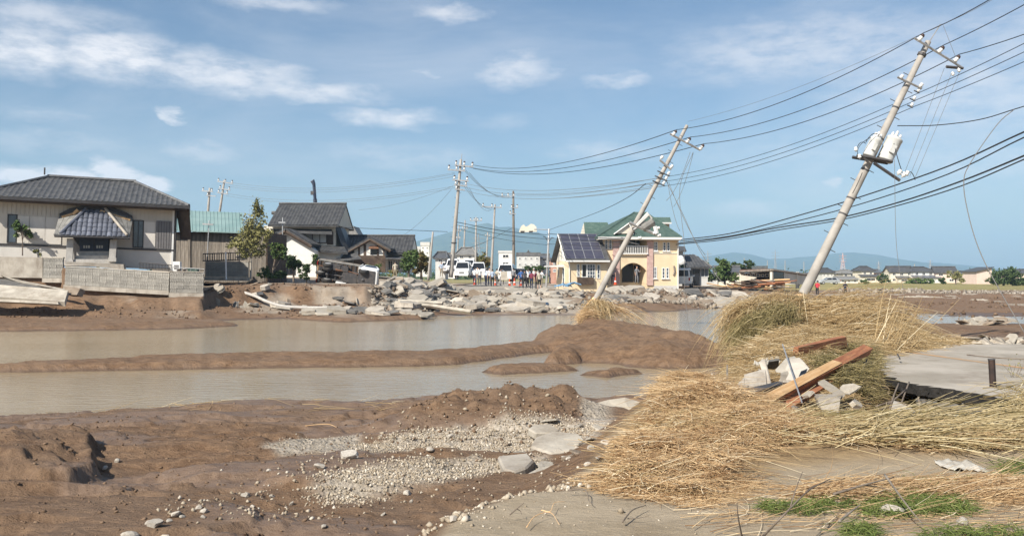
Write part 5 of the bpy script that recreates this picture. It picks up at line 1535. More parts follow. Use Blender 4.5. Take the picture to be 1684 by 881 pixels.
# ------------------------------------------------------------------ far houses beyond the field
def far_house(px0, px1, py_eave, py_top, py_base, Y, wall, roof, label, kind='hip', nwin=3, storeys=2, dep=6.0, group=None, lower=None, ang=0.0):
    k = Y / F
    x0 = (px0 - px1) / 2 * k; x1 = -x0
    ze, zt = (py_base - py_eave) * k, (py_base - py_top) * k
    root = empty('house', at((px0 + px1) / 2, py_base, Y), (0, 0, radians(ang)), label, 'house', group)
    MB().box(x0, x1, 0, dep, -1.2, ze).build('wall', M[wall], root)
    o = .35
    if kind == 'hip':
        hip_roof(root, x0 - o, x1 + o, -o, dep + o, ze, zt - ze, min(dep / 2, (x1 - x0) * .3), roof, .4, .15, tiles=False)
    elif kind == 'gable':
        gable_roof(root, Matrix.Translation((x0, dep / 2, ze)), x1 - x0, dep / 2 + o, zt - ze, o, roof, .15, tiles=False, gable_m=wall)
    elif kind == 'front':
        gable_roof(root, Matrix.Translation((0, 0, ze)) @ Matrix.Rotation(pi / 2, 4, 'Z'), dep, (x1 - x0) / 2 + o, zt - ze, o, roof, .15, tiles=False, gable_m=wall)
    elif kind == 'shed':
        MB().prism([(x0 - o, -o, ze - .05), (x1 + o, -o, zt), (x1 + o, -o, zt + .18), (x0 - o, -o, ze + .13)], (0, dep + 2 * o, 0)).build('roof', M[roof], root)
        MB().prism([(x0, .01, ze), (x1, .01, ze), (x1, .01, zt)], (0, dep - .02, 0)).build('gable', M[wall], root)
    else:
        MB().box(x0 - .1, x1 + .1, -.1, dep + .1, ze + .003, zt).build('parapet', M[roof], root)
    hs = ze / storeys
    for s in range(storeys):
        for i in range(nwin):
            w = (x1 - x0) / nwin
            window(root, ID, x0 + w * (i + .28), s * hs + hs * .38, w * .44, hs * .42, 2, 1, 'white_frame', 'glass_dark', .07)
    if lower:
        lx0, lx1, lh, lm = lower
        X0, X1 = x0 + (x1 - x0) * lx0, x0 + (x1 - x0) * lx1
        MB().box(X0, X1, -2.2, -.005, -1.2, lh * ze).build('front_annex', M[wall], root)
        MB().prism([(X0 - .25, -2.5, lh * ze), (X1 + .25, -2.5, lh * ze), (X1 + .25, -.01, lh * ze + .55), (X0 - .25, -.01, lh * ze + .55)], (0, 0, -.12)).build('annex_roof', M[lm], root)
        window(root, wm((X0, -2.2, 0), 0), (X1 - X0) * .25, lh * ze * .35, (X1 - X0) * .5, lh * ze * .4, 2, 1, 'white_frame', 'glass_dark', .07)
    return root
far_house(1352, 1371, 448, 441, 466, 232, 'greywall', 'roof_dark', 'grey far house just right of the foot of the nearest leaning pole', 'hip')
far_house(1374, 1384, 450, 446, 466, 240, 'cream', 'roof_grey', 'narrow cream far house, second right of the nearest leaning pole', 'gable', 1)
far_house(1386, 1406, 449, 444, 465, 236, 'cream', 'tile_pale', 'pale cream far house with a pale roof below the lattice tower', 'hip', 2, lower=(.1, .6, .5, 'roof_grey'))
far_house(1381, 1411, 459, 455, 466.5, 205, 'plaster_white', 'tile_pale', 'long low white far building in front of the pale roofed house', 'gable', 3, 1)
far_house(1417, 1437, 445, 438, 465, 226, 'cream', 'roof_dark', 'cream far house with a dark pyramid roof and a low annex', 'hip', 2, lower=(-.25, 1.2, .52, 'roof_dark'))
far_house(1439, 1449, 448, 443, 464, 250, 'brickwall', 'roof_grey', 'small reddish far house behind the pyramid roofed one', 'gable', 1)
far_house(1465, 1501, 447, 438, 465.5, 218, 'cream', 'roof_dark', 'wide cream far house with a long dark ridge roof', 'gable', 3, lower=(.25, .75, .45, 'roof_grey'), ang=-8)
far_house(1502, 1536, 446, 439, 465.5, 216, 'plaster_white', 'roof_dark', 'white far house with a dark hip roof and lilac lower roof', 'hip', 3, lower=(-.1, 1.1, .48, 'tile_blue'))
far_house(1540, 1572, 448, 438.5, 466, 214, 'pinkwall', 'roof_dark', 'pale pink far house with a dark steep ridge roof', 'gable', 2, ang=-14)
far_house(1576, 1603, 450, 446, 467, 222, 'cream', 'roof_grey', 'low cream far house between the pink house and the pink slab', 'hip', 3, lower=(.2, .9, .5, 'roof_grey'))
far_house(1606, 1631, 447, 440, 468.5, 190, 'pinkwall', 'roof_dark', 'plain pink far building with a slanting roof beside the big bush', 'shed', 0, 2)
far_house(1665, 1700, 449, 443, 466, 215, 'pinkwall', 'roof_dark', 'pinkish far house at the right edge behind the bush', 'gable', 2)
far_house(1325, 1350, 455, 449, 466, 260, 'greywall', 'roof_grey', 'low grey far house partly hidden behind the nearest leaning pole', 'hip', 2, 1)
far_house(1245, 1262, 445, 437, 455, 260, 'plaster_white', 'roof_grey', 'white far factory block above the wrecked storehouse roof', 'flat', 2, 1)
far_house(1180, 1215, 447, 438, 468, 125, 'cream', 'roof_grey', 'cream house hidden among trees left of the wrecked storehouse', 'gable', 2, 2, ang=-10)
far_house(1130, 1180, 455, 448, 470, 125, 'greywall', 'roof_dark', 'grey low house among the trees right of the yellow house', 'hip', 2, 1)
# middle distance beyond the village road
far_house(820, 843, 416, 412, 441, 150, 'plaster_white', 'greywall', 'white flat roofed cube house left of the brown pole', 'flat', 1, 2, ang=0)
far_house(850, 888, 421, 415, 441, 146, 'greywall', 'roof_grey', 'light grey two storey building with a window row right of the brown pole', 'flat', 4, 2)
far_house(858, 880, 420, 413, 430, 149, 'plaster_white', 'roof_grey', 'white gabled house peeping over the light grey building', 'front', 1, 1)
far_house(888, 902, 424, 418, 441, 152, 'greywall', 'roof_grey', 'narrow grey house with a small window left of the sign pole', 'gable', 1, 2)
far_house(906, 918, 428, 424, 452, 120, 'brickwall', 'roof_dark', 'reddish building seen behind the gable of the yellow house', 'flat', 1, 2)
far_house(752, 780, 418, 407, 441, 140, 'plaster_white', 'tile_pale', 'white house with a beige pyramid roof behind the thin poles', 'hip', 2, 2)
far_house(716, 732, 424, 414, 446, 125, 'greywall', 'roof_grey', 'grey house with a pointed roof left of the tall village pole', 'hip', 1, 2)
far_house(730, 748, 420, 416, 446, 145, 'plaster_white', 'roof_grey', 'white house half hidden behind the tall village pole', 'gable', 2, 2)
far_house(692, 706, 404, 398, 446, 190, 'plaster_white', 'greywall', 'tall white apartment block far beyond the rusty leaved bushes', 'flat', 2, 5)
far_house(684, 691, 410, 405, 446, 200, 'greywall', 'greywall', 'narrow grey tower block next to the tall white apartment block', 'flat', 1, 4)
far_house(786, 800, 428, 423, 444, 138, 'cream', 'roof_grey', 'small cream house behind the round bush by the vehicles', 'gable', 1, 1)

# ------------------------------------------------------------------ transmission towers and chimneys on the horizon
def pylon(px, py_top, Y, label, colour='steel', w=.16):
    base = at(px, 462, Y); h = (462 - py_top) * Y / F
    root = empty('transmission_tower', base, label=label, cat='pylon')
    hw = h * w / 2
    for sx in (-1, 1):
        for sy in (-1, 1):
            MB().path([(sx * hw, sy * hw, 0), (sx * hw * .25, sy * hw * .25, h * .72), (0, 0, h)], .22, 4).build('leg', M[colour], root)
    b = MB()
    for j in range(7):
        t0, t1 = j / 9.5, (j + 1) / 9.5
        r0, r1 = hw * (1 - t0 * 1.04), hw * (1 - t1 * 1.04)
        for s in (-1, 1):
            b.path([(s * r0, -r0, h * t0), (-s * r1, -r1, h * t1)], .13, 3)
            b.path([(-s * r0, r0, h * t0), (s * r1, r1, h * t1)], .13, 3)
    b.build('lattice', M[colour], root)
    for t in (.70, .80, .90):
        MB().path([(-h * .13, 0, h * t), (h * .13, 0, h * t)], .2, 4).build('cross_arm', M[colour], root)
M['red_white'] = mat('faded_red_paint', (.50, .22, .18), (.62, .55, .52), .4, .8)
pylon(1386, 416, 900, 'red and white lattice transmission tower on the horizon right of the nearest pole', 'red_white', .22)
pylon(1445, 429, 1000, 'grey lattice transmission tower above the far houses', 'steel', .2)
pylon(1275, 410, 1300, 'tall slender lattice tower in front of the right hand mountain', 'steel', .1)
pylon(1164, 412, 900, 'slender lattice mast on the horizon just right of the yellow house', 'steel', .1)
pylon(1530, 426, 1100, 'small grey lattice tower over the dark hip roofed far house', 'steel', .2)
pylon(787, 384, 700, 'lattice tower far behind the thin village poles', 'steel', .18)
for px, pt, Y in ((1224, 424, 800), (1262, 428, 900), (1322, 430, 900), (1291, 428, 850), (1340, 432, 900), (1504, 434, 700)):
    o = MB().path([at(px, 462, Y), at(px, pt, Y)], [.5, .3], 6).build('far_mast', M['conc_pole'])
    tag(o, 'thin pale far mast on the horizon, %s of the six from the left' % ['first', 'second', 'fourth', 'third', 'fifth', 'last'][[1224, 1262, 1322, 1291, 1340, 1504].index(px)], 'mast', 'far masts on the horizon')

# ------------------------------------------------------------------ vegetation
def leaves_mesh(name, C, size, m, seed, squash=1.0):
    """one small folded leaf face per centre"""
    rg = np.random.default_rng(seed)
    n = len(C)
    q = rg.normal(size=(n, 3)); q /= np.linalg.norm(q, axis=1)[:, None]
    r = rg.normal(size=(n, 3)); a = np.cross(q, r); a /= np.linalg.norm(a, axis=1)[:, None]
    b = np.cross(q, a)
    s = (size * rg.uniform(.6, 1.4, n))[:, None]
    V = np.stack([C - a * s, C - b * s * .55, C + a * s, C + b * s * .55], 1).reshape(-1, 3)
    Q = np.arange(4 * n).reshape(-1, 4)
    return np_mesh(name, V, Q, m)

def crown_points(rg, n, blobs):
    """points in leafy clumps spread through several lobes, denser towards the clump rims"""
    out = []
    w = np.array([b[3] * b[4] for b in blobs], float); w /= w.sum()
    for b, k in zip(blobs, rg.multinomial(n, w)):
        nc = max(3, k // 40)
        d = rg.normal(size=(nc, 3)); d /= np.linalg.norm(d, axis=1)[:, None]
        cc = np.array(b[:3]) + d * (rg.uniform(.25, 1.0, nc) ** .5)[:, None] * np.array([b[3], b[3], b[4]])
        idx = rg.integers(0, nc, k)
        out.append(cc[idx] + rg.normal(size=(k, 3)) * np.array([b[3], b[3], b[4]]) * .17)
    return np.vstack(out)

def tree(name, cat, label, px, py_base, Y, blobs_px, n, leaf, m, seed, trunk=None, bark='bark', group=None, limbs=5):
    """blobs_px: (px, py, half width px, half height px)"""
    base = at(px, py_base, Y)
    root = empty(name, base, label=label, cat=cat, group=group)
    k = Y / F
    rg = np.random.default_rng(seed)
    bl = []
    for (bx, by, hw, hh) in blobs_px:
        p = at(bx, by, Y) - base
        bl.append((p.x, rg.uniform(-.3, .3) * hw * k, p.z, hw * k, hh * k))
    tb = MB()
    tr = trunk or .02
    top = max(b[2] + b[4] * .4 for b in bl)
    mid = (bl[0][0] * .5, 0, top * .55)
    if tr > 0:
        tb.path([(0, 0, -.3), (bl[0][0] * .2, 0, top * .3), mid, (bl[0][0], 0, top)], [tr * 1.25, tr, tr * .7, tr * .2], 7)
        for b in bl:
            for j in range(limbs):
                st_ = Vector((bl[0][0] * .3, 0, top * rg.uniform(.2, .7)))
                e = Vector((b[0] + rg.uniform(-.7, .7) * b[3], b[1] + rg.uniform(-.7, .7) * b[3], b[2] + rg.uniform(-.5, .8) * b[4]))
                md = st_.lerp(e, .55) + Vector((0, 0, .1 * b[4]))
                tb.path([st_, md, e], [tr * .4, tr * .25, tr * .08], 4)
        tb.build('trunk', M[bark], root)
    C = crown_points(rg, int(n * 1.8), bl)
    C = C[C[:, 2] > .03]
    mesh_obj('crown', leaves_mesh('crown', C, leaf, M[m], seed), None, root)
    return root
tree('tree', 'tree', 'tall thin leaved yellowish green tree in front of the teal roofed shed', 412, 452, 63, [(418, 368, 18, 32), (402, 395, 22, 18), (432, 392, 16, 20), (412, 412, 26, 12), (390, 405, 16, 10), (425, 345, 8, 18)], 3000, .085, 'olive_leaf', 1, .06, 'bark_pale', limbs=8)
tree('shrub', 'shrub', 'small leafy shrub standing before the wall of the beige house', 37, 412, 52.5, [(37, 375, 13, 15), (30, 368, 9, 8), (44, 385, 8, 9)], 420, .075, 'green_leaf', 2, .03)
tree('shrub', 'shrub', 'tiny low shrub behind the smooth concrete wall', 62, 423, 51.6, [(62, 417, 7, 6)], 90, .06, 'olive_leaf', 3, .0)
tree('garden_tree', 'tree', 'dark green garden tree with a slanting trunk before the white gable', 448, 455, 66, [(457, 412, 13, 12), (452, 405, 8, 6), (462, 420, 10, 7)], 900, .09, 'green_leaf', 4, .07)
tree('garden_tree', 'tree', 'rounded dark pruned garden tree before the white plaster wall', 483, 457, 68, [(482, 432, 13, 10), (478, 427, 8, 7), (488, 436, 8, 7)], 800, .085, 'dark_leaf', 5, .07)
tree('shrub', 'shrub', 'pair of clipped round shrub lobes left of the truck rear', 504, 460, 70, [(506, 440, 9, 6), (500, 446, 9, 5), (502, 455, 10, 5)], 700, .08, 'dark_leaf', 6, .05)
tree('shrub', 'shrub', 'low dark shrub at the foot of the slanting garden tree', 436, 458, 65, [(434, 447, 10, 10), (442, 454, 12, 6)], 600, .08, 'green_leaf', 7, .0)
tree('shrub', 'shrub', 'small low shrub below the rounded garden tree', 462, 458, 66.5, [(460, 452, 12, 6)], 400, .08, 'dark_leaf', 8, .0)
tree('shrub', 'shrub', 'narrow green shrub against the plaster wall behind the truck bed', 521, 448, 76, [(520, 428, 7, 9)], 300, .08, 'green_leaf', 9, .03)
tree('shrub', 'shrub', 'green shrub in front of the brown boarding of the gabled house', 616, 450, 84, [(612, 437, 12, 8), (622, 441, 9, 7)], 420, .10, 'green_leaf', 10, .0)
tree('bush', 'bush', 'large rusty green bush right of the gabled house', 672, 456, 80, [(674, 428, 13, 14), (668, 434, 10, 12), (681, 420, 8, 8)], 1100, .12, 'green_leaf', 11, .1)
tree('bush', 'bush', 'rusty leaved bush just left of the slim armless post', 693, 455, 82, [(692, 430, 12, 14), (700, 435, 9, 12), (684, 440, 8, 10)], 1000, .12, 'autumn_leaf', 12, .1)
tree('bush', 'bush', 'small bush at the foot of the gabled house veranda', 650, 455, 78, [(647, 449, 9, 6)], 220, .09, 'olive_leaf', 13, .0)
tree('bush', 'bush', 'round dark green tree behind the parked vehicles', 797, 444, 118, [(796, 430, 11, 12), (803, 432, 9, 11), (790, 434, 8, 10)], 900, .16, 'autumn_leaf', 14, .15)
hb = tree('hedge', 'hedge', 'long low clipped hedge behind the people right of the brown pole', 875, 447, 120, [(865, 441, 9, 4), (878, 440, 10, 4.5), (889, 441, 8, 4)], 800, .15, 'dark_leaf', 15, .0)
for i, (lab, px, pb_, Y, bl, n, m) in enumerate((
    ('dark bush right behind the white van beside the yellow house', 1124, 466, 96, [(1121, 448, 9, 12), (1128, 455, 8, 9)], 600, 'dark_leaf'),
    ('broad dark green tree before the low grey house', 1152, 466, 108, [(1150, 450, 15, 12), (1160, 445, 12, 12), (1144, 456, 12, 8), (1166, 455, 9, 8)], 1500, 'green_leaf'),
    ('tall olive tree with a ragged top left of the wrecked storehouse', 1192, 464, 110, [(1190, 440, 13, 13), (1185, 432, 9, 7), (1198, 450, 12, 11), (1207, 456, 8, 8), (1188, 455, 12, 9)], 1600, 'green_leaf'),
    ('dark tree top behind the wrecked storehouse', 1234, 450, 135, [(1234, 434, 9, 7), (1226, 440, 8, 7), (1212, 437, 9, 7)], 700, 'dark_leaf'),
    ('small round bush between the cream far houses', 1450, 466, 195, [(1450, 458, 8, 7), (1457, 462, 6, 4)], 380, 'dark_leaf'),
    ('long clipped far hedge below the white far house', 1512, 467, 195, [(1500, 463, 9, 4.5), (1515, 462, 10, 5), (1528, 463, 8, 4.5)], 800, 'green_leaf'),
    ('brownish thin far tree before the pink far house', 1572, 468, 180, [(1570, 453, 11, 8), (1577, 459, 9, 7)], 420, 'olive_leaf'),
    ('small dark bush left of the pink far house', 1552, 467, 190, [(1551, 462, 6, 5)], 200, 'dark_leaf'),
    ('large dark far bush right of the plain pink building', 1650, 470, 160, [(1648, 455, 16, 12), (1662, 452, 12, 12), (1634, 460, 10, 8), (1672, 460, 12, 9)], 2200, 'dark_leaf'),
    ('low far hedge at the right edge beyond the field', 1682, 470, 165, [(1684, 463, 12, 6), (1700, 462, 12, 7)], 700, 'green_leaf'),
    ('small green clump right of the field below the pyramid roofed house', 1423, 467, 190, [(1423, 463, 6, 4)], 160, 'green_leaf'))):
    tree('tree' if 'tree' in lab else ('hedge' if 'hedge' in lab else 'bush'), 'tree' if 'tree' in lab else ('hedge' if 'hedge' in lab else 'bush'), lab, px, pb_, Y, bl, n, .13 + .0009 * (Y - 90), m, 40 + i, .12)
# far woods line closing the plain
rg = np.random.default_rng(77)
C = []
for k in range(420):
    px = rg.uniform(-200, 1900); Y = rg.uniform(340, 520)
    c = at(px, 456, Y)
    r = rg.uniform(1.5, 3.6)
    C.append(np.array([c.x, c.y, .4 + r * .5]) + rg.normal(size=(26, 3)) * np.array([r * 1.2, r, r * .45]))
o = mesh_obj('far_woods', leaves_mesh('far_woods', np.vstack(C), .8, M['dark_leaf'], 78))
o['kind'] = 'stuff'
# ------------------------------------------------------------------ vehicles
def wheel(root, c, r, w, axis='y', parent=None):
    Mx = Matrix.Translation(c) @ Matrix.Rotation(pi / 2, 4, 'X')
    o = MB().lathe([(r * .6, -w / 2), (r * .92, -w / 2), (r, -w * .3), (r, w * .3), (r * .92, w / 2), (r * .6, w / 2)], 16, Mx).build('wheel', M['tyre'], parent or root, True)
    MB().lathe([(r * .2, -w / 2 - .02), (r * .58, -w / 2 - .005), (r * .6, w / 2 + .005), (r * .2, w / 2 + .02)], 12, Mx).build('rim', M['rim'], o)
    return o

def vehicle(px, py, Y, heading, kind, paint, label, group='vehicles parked on the village road'):
    """x forward; heading in degrees about z, -90 faces the camera"""
    root = empty('parked_car' if kind == 'car' else 'parked_van', at(px, py, Y), (0, 0, radians(heading)), label, 'car' if kind == 'car' else 'van', group)
    if kind == 'car':
        Lc, Wc, prof = 4.3, 1.7, [(-2.15, .35, 0), (-2.15, .85, 0), (-1.95, .95, .02), (-1.35, 1.42, .20), (.25, 1.46, .22), (1.05, .98, .04), (2.0, .80, .06), (2.15, .6, .08), (2.15, .35, .04)]
        belt, top, wx = .93, 1.46, (-1.3, 1.3)
        wins = [(-1.75, -1.25, -.45, 1.36), (-.40, 1.36, .85, .98)]
    elif kind == 'van':
        Lc, Wc, prof = 3.6, 1.55, [(-1.7, .35, 0), (-1.72, .95, 0), (-1.68, 1.8, .12), (-1.5, 1.88, .16), (.75, 1.88, .16), (1.05, 1.75, .14), (1.58, .98, .02), (1.72, .85, .04), (1.75, .35, .03)]
        belt, top, wx = 1.0, 1.88, (-1.15, 1.15)
    else:
        Lc, Wc, prof = 4.6, 1.75, [(-2.3, .35, 0), (-2.32, 1.0, 0), (-2.25, 1.85, .14), (-2.0, 1.97, .18), (.6, 1.97, .18), (.95, 1.88, .16), (1.75, 1.08, .03), (2.25, .92, .06), (2.32, .6, .05), (2.3, .35, .03)]
        belt, top, wx = 1.1, 1.97, (-1.4, 1.45)
    h = Wc / 2
    b = MB()
    n = len(prof)
    vs = [(x, -(h - i), z) for x, z, i in prof] + [(x, (h - i), z) for x, z, i in prof]
    fs = [tuple(range(n)), tuple(range(2 * n - 1, n - 1, -1))]
    for i in range(n):
        j = (i + 1) % n
        fs.append((i, n + i, n + j, j))
    body = b.add(vs, fs).build('body', M[paint], root)
    bv = body.modifiers.new('bevel', 'BEVEL'); bv.width = .06; bv.segments = 2; bv.limit_method = 'ANGLE'
    # windscreen: highest steep forward edge
    if kind == 'car': i0, i1, r0, r1 = 5, 4, 2, 3
    elif kind == 'van': i0, i1, r0, r1 = 6, 5, 1, 2
    else: i0, i1, r0, r1 = 6, 5, 1, 2
    def screen(a, c, name, out):
        (xa, za, ia), (xc, zc, ic) = prof[a], prof[c]
        pa_, pc_ = Vector((xa, 0, za)).lerp(Vector((xc, 0, zc)), .08), Vector((xa, 0, za)).lerp(Vector((xc, 0, zc)), .93)
        wa, wc = h - ia - .08, h - ic - .10
        MB().prism([(pa_.x, -wa, pa_.z), (pa_.x, wa, pa_.z), (pc_.x, wc, pc_.z), (pc_.x, -wc, pc_.z)], (out * .02, 0, .015)).build(name, M['glass_dark'], root)
    screen(i0, i1, 'windscreen', 1)
    if kind == 'car': screen(r0, r1, 'rear_window', -1)
    else:
        (xa, za, ia), (xc, zc, ic) = prof[1], prof[2]
        MB().prism([(xa - .002, -h + .2, belt + .05), (xa - .002, h - .2, belt + .05), (xc - .002, h - .25, zc - .1), (xc - .002, -h + .25, zc - .1)], (-.02, 0, 0)).build('rear_window', M['glass_dark'], root)
    for s in (-1, 1):
        if kind == 'car': sw = [[(-1.55, belt + .04), (-.5, belt + .04), (-.5, 1.36), (-1.2, 1.36)], [(-.4, belt + .04), (.85, belt + .04), (.22, 1.36), (-.4, 1.36)]]
        elif kind == 'van': sw = [[(-1.5, belt + .05), (-.2, belt + .05), (-.2, top - .18), (-1.5, top - .18)], [(-.1, belt + .05), (1.3, belt + .05), (.9, top - .18), (-.1, top - .18)]]
        else: sw = [[(-2.1, belt + .05), (-1.0, belt + .05), (-1.0, top - .2), (-2.05, top - .2)], [(-.9, belt + .05), (.1, belt + .05), (.1, top - .2), (-.9, top - .2)], [(.2, belt + .05), (1.4, belt + .05), (.85, top - .2), (.2, top - .2)]]
        for poly in sw:
            def yy_(z): return s * (h - (z - belt) / (top - belt) * (.22 if kind == 'car' else .17) + .012)
            MB().prism([(x, yy_(z), z) for x, z in poly], (0, s * .012, 0)).build('side_window', M['glass_dark'], root)
        MB().cbox((prof[-1][0] - .02, s * (h - .25), .68 if kind == 'car' else .75), (.1, .32, .18)).build('headlight', M['lamp'], root)
        MB().cbox((prof[0][0] + .0, s * (h - .12), .85), (.08, .16, .3)).build('tail_light', M['lamp_red'], root)
        MB().cbox((.95 if kind != 'van' else 1.2, s * (h + .08), belt + .08), (.1, .2, .14)).build('wing_mirror', M[paint], root)
        for x in wx:
            wheel(root, (x, s * (h - .08), .31), .31, .18)
    MB().box(prof[-1][0] - .05, prof[-1][0] + .06, -h + .1, h - .1, .32, .5).build('bumper', M[paint if kind != 'van' else 'trim_dark'], root)
    MB().box(prof[-1][0] + .02, prof[-1][0] + .04, -.3, .3, .58, .72).build('grille', M['trim_dark'], root)
    MB().box(prof[-1][0] + .062, prof[-1][0] + .075, -.17, .17, .36, .47).build('number_plate', M['white_frame'], root)
    return root
vehicle(762, 457, 106, -92, 'minivan', 'car_white', 'white van facing forward, nearest right of the tall village pole')
vehicle(787, 457, 110, -88, 'minivan', 'car_white', 'white minivan with dark windscreen, second from the village pole')
vehicle(833, 463, 98, -95, 'minivan', 'car_white', 'large white minivan behind the standing group left of the brown pole')
vehicle(853, 463, 99, -85, 'car', 'car_blue', 'dark car at the right end of the parked row')
vehicle(772, 449, 118, -90, 'van', 'car_white', 'white box van behind the first parked row near the round tree')
vehicle(745, 450, 112, -90, 'van', 'car_white', 'white van left of the tall village pole foot, partly hidden')
vehicle(735, 449, 125, -90, 'car', 'car_white', 'small white car parked furthest left beyond the village pole')
vehicle(1124, 472, 92, 75, 'minivan', 'car_white', 'white van parked at the right wall of the yellow house', None)
vehicle(1363, 467.5, 185, 175, 'car', 'car_silver', 'silver car stranded on the far mud right of the nearest pole', None)
vehicle(1298, 471, 140, 160, 'car', 'car_white', 'white car half hidden under the wrecked storehouse roof', None)

# traffic cones and board at the closed road
cone_me = MB().lathe([(.2, 0), (.2, .03), (.13, .03), (.03, .68), (.02, .7)], 10).mesh('traffic_cone', M['orange_cone'])
band_me = MB().lathe([(.098, .25), (.075, .38)], 10).mesh('band', M['white_frame'])
for i, (px, py, Y, lab) in enumerate(((781, 468, 84, 'orange traffic cone at the feet of the leftmost white shirted person'), (838, 470, 84, 'orange traffic cone right of the road notice board'), (856, 470, 83, 'orange traffic cone between the two groups of people'), (846, 469, 85, 'orange traffic cone just left of the right hand group'), (815, 469, 85, 'orange traffic cone behind the middle group'), (1012, 468, 80, 'orange cone in front of the yellow house porch'))):
    r = empty('traffic_cone', at(px, py, Y), label=lab, cat='traffic cone', group='orange traffic cones')
    mesh_obj('cone_body', cone_me, None, r)
    mesh_obj('band', band_me, None, r, scl=(1.05, 1.05, 1))
nb = empty('notice_board', at(829, 470, 82.5), label='upright grey notice board standing among people on the road', cat='notice board')
MB().box(-.32, .32, 0, .03, .55, 1.35).build('board', M['conc'], nb)
for s in (-1, 1):
    MB().path([(s * .28, .04, 0), (s * .28, .04, .6)], .02, 5).build('leg', M['steel'], nb)

# ------------------------------------------------------------------ overturned truck: lies on its left side, belly to the viewer
Yk = 72.0
tk = empty('overturned_truck', at(567, 457, Yk), label='flatbed truck lying on its side with its dark underside and wheels showing', cat='truck')
tk.rotation_euler = (Matrix.Rotation(radians(9), 4, 'Y') @ Matrix.Rotation(radians(-8), 4, 'Z') @ Matrix.Rotation(radians(-78), 4, 'X')).to_euler()
# local: x forward, y down side/up side, z truck's up (away from the viewer)
for s in (-1, 1):
    MB().box(-2.5, 1.7, s * .42 - .06, s * .42 + .06, .45, .65).build('chassis_rail', M['darksteel'], tk)
for k in range(7):
    MB().box(-2.3 + k * .62, -2.2 + k * .62, -.36, .36, .48, .62).build('cross_member', M['darksteel'], tk)
bed = MB().box(-2.6, .85, -1.0, 1.0, .72, .84).build('cargo_bed', M['wood_dark'], tk)
for k in range(9):
    MB().box(-2.5 + k * .38, -2.4 + k * .38, -.98, .98, .64, .718).build('bed_bearer', M['darksteel'], bed)
for s in (-1, 1):
    MB().box(-2.6, .85, s * 1.0 - .03, s * 1.0 + .03, .845, 1.25).build('side_board', M['wood_old'], bed)
    MB().box(-2.62, .87, s * 1.02 - .04, s * 1.02 + .04, .68, .80).build('side_rail', M['tile_pale'], bed)
MB().box(-2.66, -2.602, -1.0, 1.0, .70, 1.25).build('tail_board', M['wood_fresh'], bed)
MB().box(.86, .92, -1.0, 1.0, .70, 1.7).build('head_board', M['white_frame'], bed)
cab = MB()
prof = [(.98, .5), (.98, 2.0), (1.15, 2.08), (2.0, 2.05), (2.45, 1.3), (2.52, .9), (2.5, .42), (1.9, .42)]
n = len(prof)
cab.add([(x, -.92, z) for x, z in prof] + [(x, .92, z) for x, z in prof], [tuple(range(n)), tuple(range(2 * n - 1, n - 1, -1))] + [(i, n + i, n + (i + 1) % n, (i + 1) % n) for i in range(n)])
cb_ = cab.build('cab', M['car_white'], tk)
bv = cb_.modifiers.new('bevel', 'BEVEL'); bv.width = .05; bv.segments = 2
MB().box(1.02, 2.40, -.84, .84, .30, .415).build('cab_floor', M['darksteel'], tk)
MB().prism([(2.06, -.78, 1.97), (2.06, .78, 1.97), (2.43, .82, 1.36), (2.43, -.82, 1.36)], (.03, 0, .02)).build('windscreen', M['glass_dark'], cb_)
for s in (-1, 1):
    MB().prism([(1.15, s * .925, 1.3), (2.25, s * .925, 1.3), (1.95, s * .925, 1.9), (1.15, s * .925, 1.9)], (0, s * .012, 0)).build('side_window', M['glass_dark'], cb_)
    MB().cbox((2.52, s * .65, .72), (.06, .35, .2)).build('headlight', M['lamp'], cb_)
    wheel(tk, (1.45, s * .74, .36), .44, .26)
    wheel(tk, (-1.65, s * .80, .36), .44, .24)
    wheel(tk, (-1.65, s * .50, .36), .44, .24)
MB().box(2.5, 2.58, -.85, .85, .35, .55).build('bumper', M['car_white'], tk)
for x in (1.45, -1.65):
    MB().path([(x, -.7, .38), (x, -.15, .36), (x, 0, .34), (x, .15, .36), (x, .7, .38)], [.06, .07, .17, .07, .06], 8).build('axle', M['darksteel'], tk)
MB().path([(-1.5, 0, .4), (.9, 0, .5)], .05, 8).build('drive_shaft', M['darksteel'], tk)
MB().box(-.3, .9, -.40, .40, .30, .60).build('gearbox', M['darksteel'], tk)
wheel(tk, (-2.3, 0, .5), .40, .2)
MB().box(-1.35, -.55, -.9, -.46, .28, .62).build('side_guard', M['darksteel'], tk)
MB().box(.9, 1.75, -.28, .28, .32, .75).build('engine_sump', M['darksteel'], tk)
MB().lathe([(.22, -.45), (.24, -.43), (.24, .43), (.22, .45)], 12, Matrix.Translation((-.4, .68, .42)) @ Matrix.Rotation(pi / 2, 4, 'Y')).build('fuel_tank', M['steel'], tk)
MB().path([(1.2, -.35, .4), (.2, -.5, .38), (-.9, -.5, .36), (-1.0, -.62, .34), (-2.4, -.62, .36)], [.04, .04, .12, .04, .04], 8).build('exhaust_pipe', M['rust'], tk)
MB().box(-.5, .1, -.85, -.45, .3, .6).build('battery_box', M['darksteel'], tk)
MB().box(.3, .75, .45, .9, .3, .62).build('tool_box', M['darksteel'], tk)
for s in (-1, 1):
    MB().path([(-2.15, s * .5, .42), (-1.65, s * .5, .30), (-1.15, s * .5, .42)], .05, 4).build('leaf_spring', M['rust'], tk)
    MB().cbox((-2.64, s * .75, .62), (.06, .3, .14)).build('tail_light', M['lamp_red'], tk)

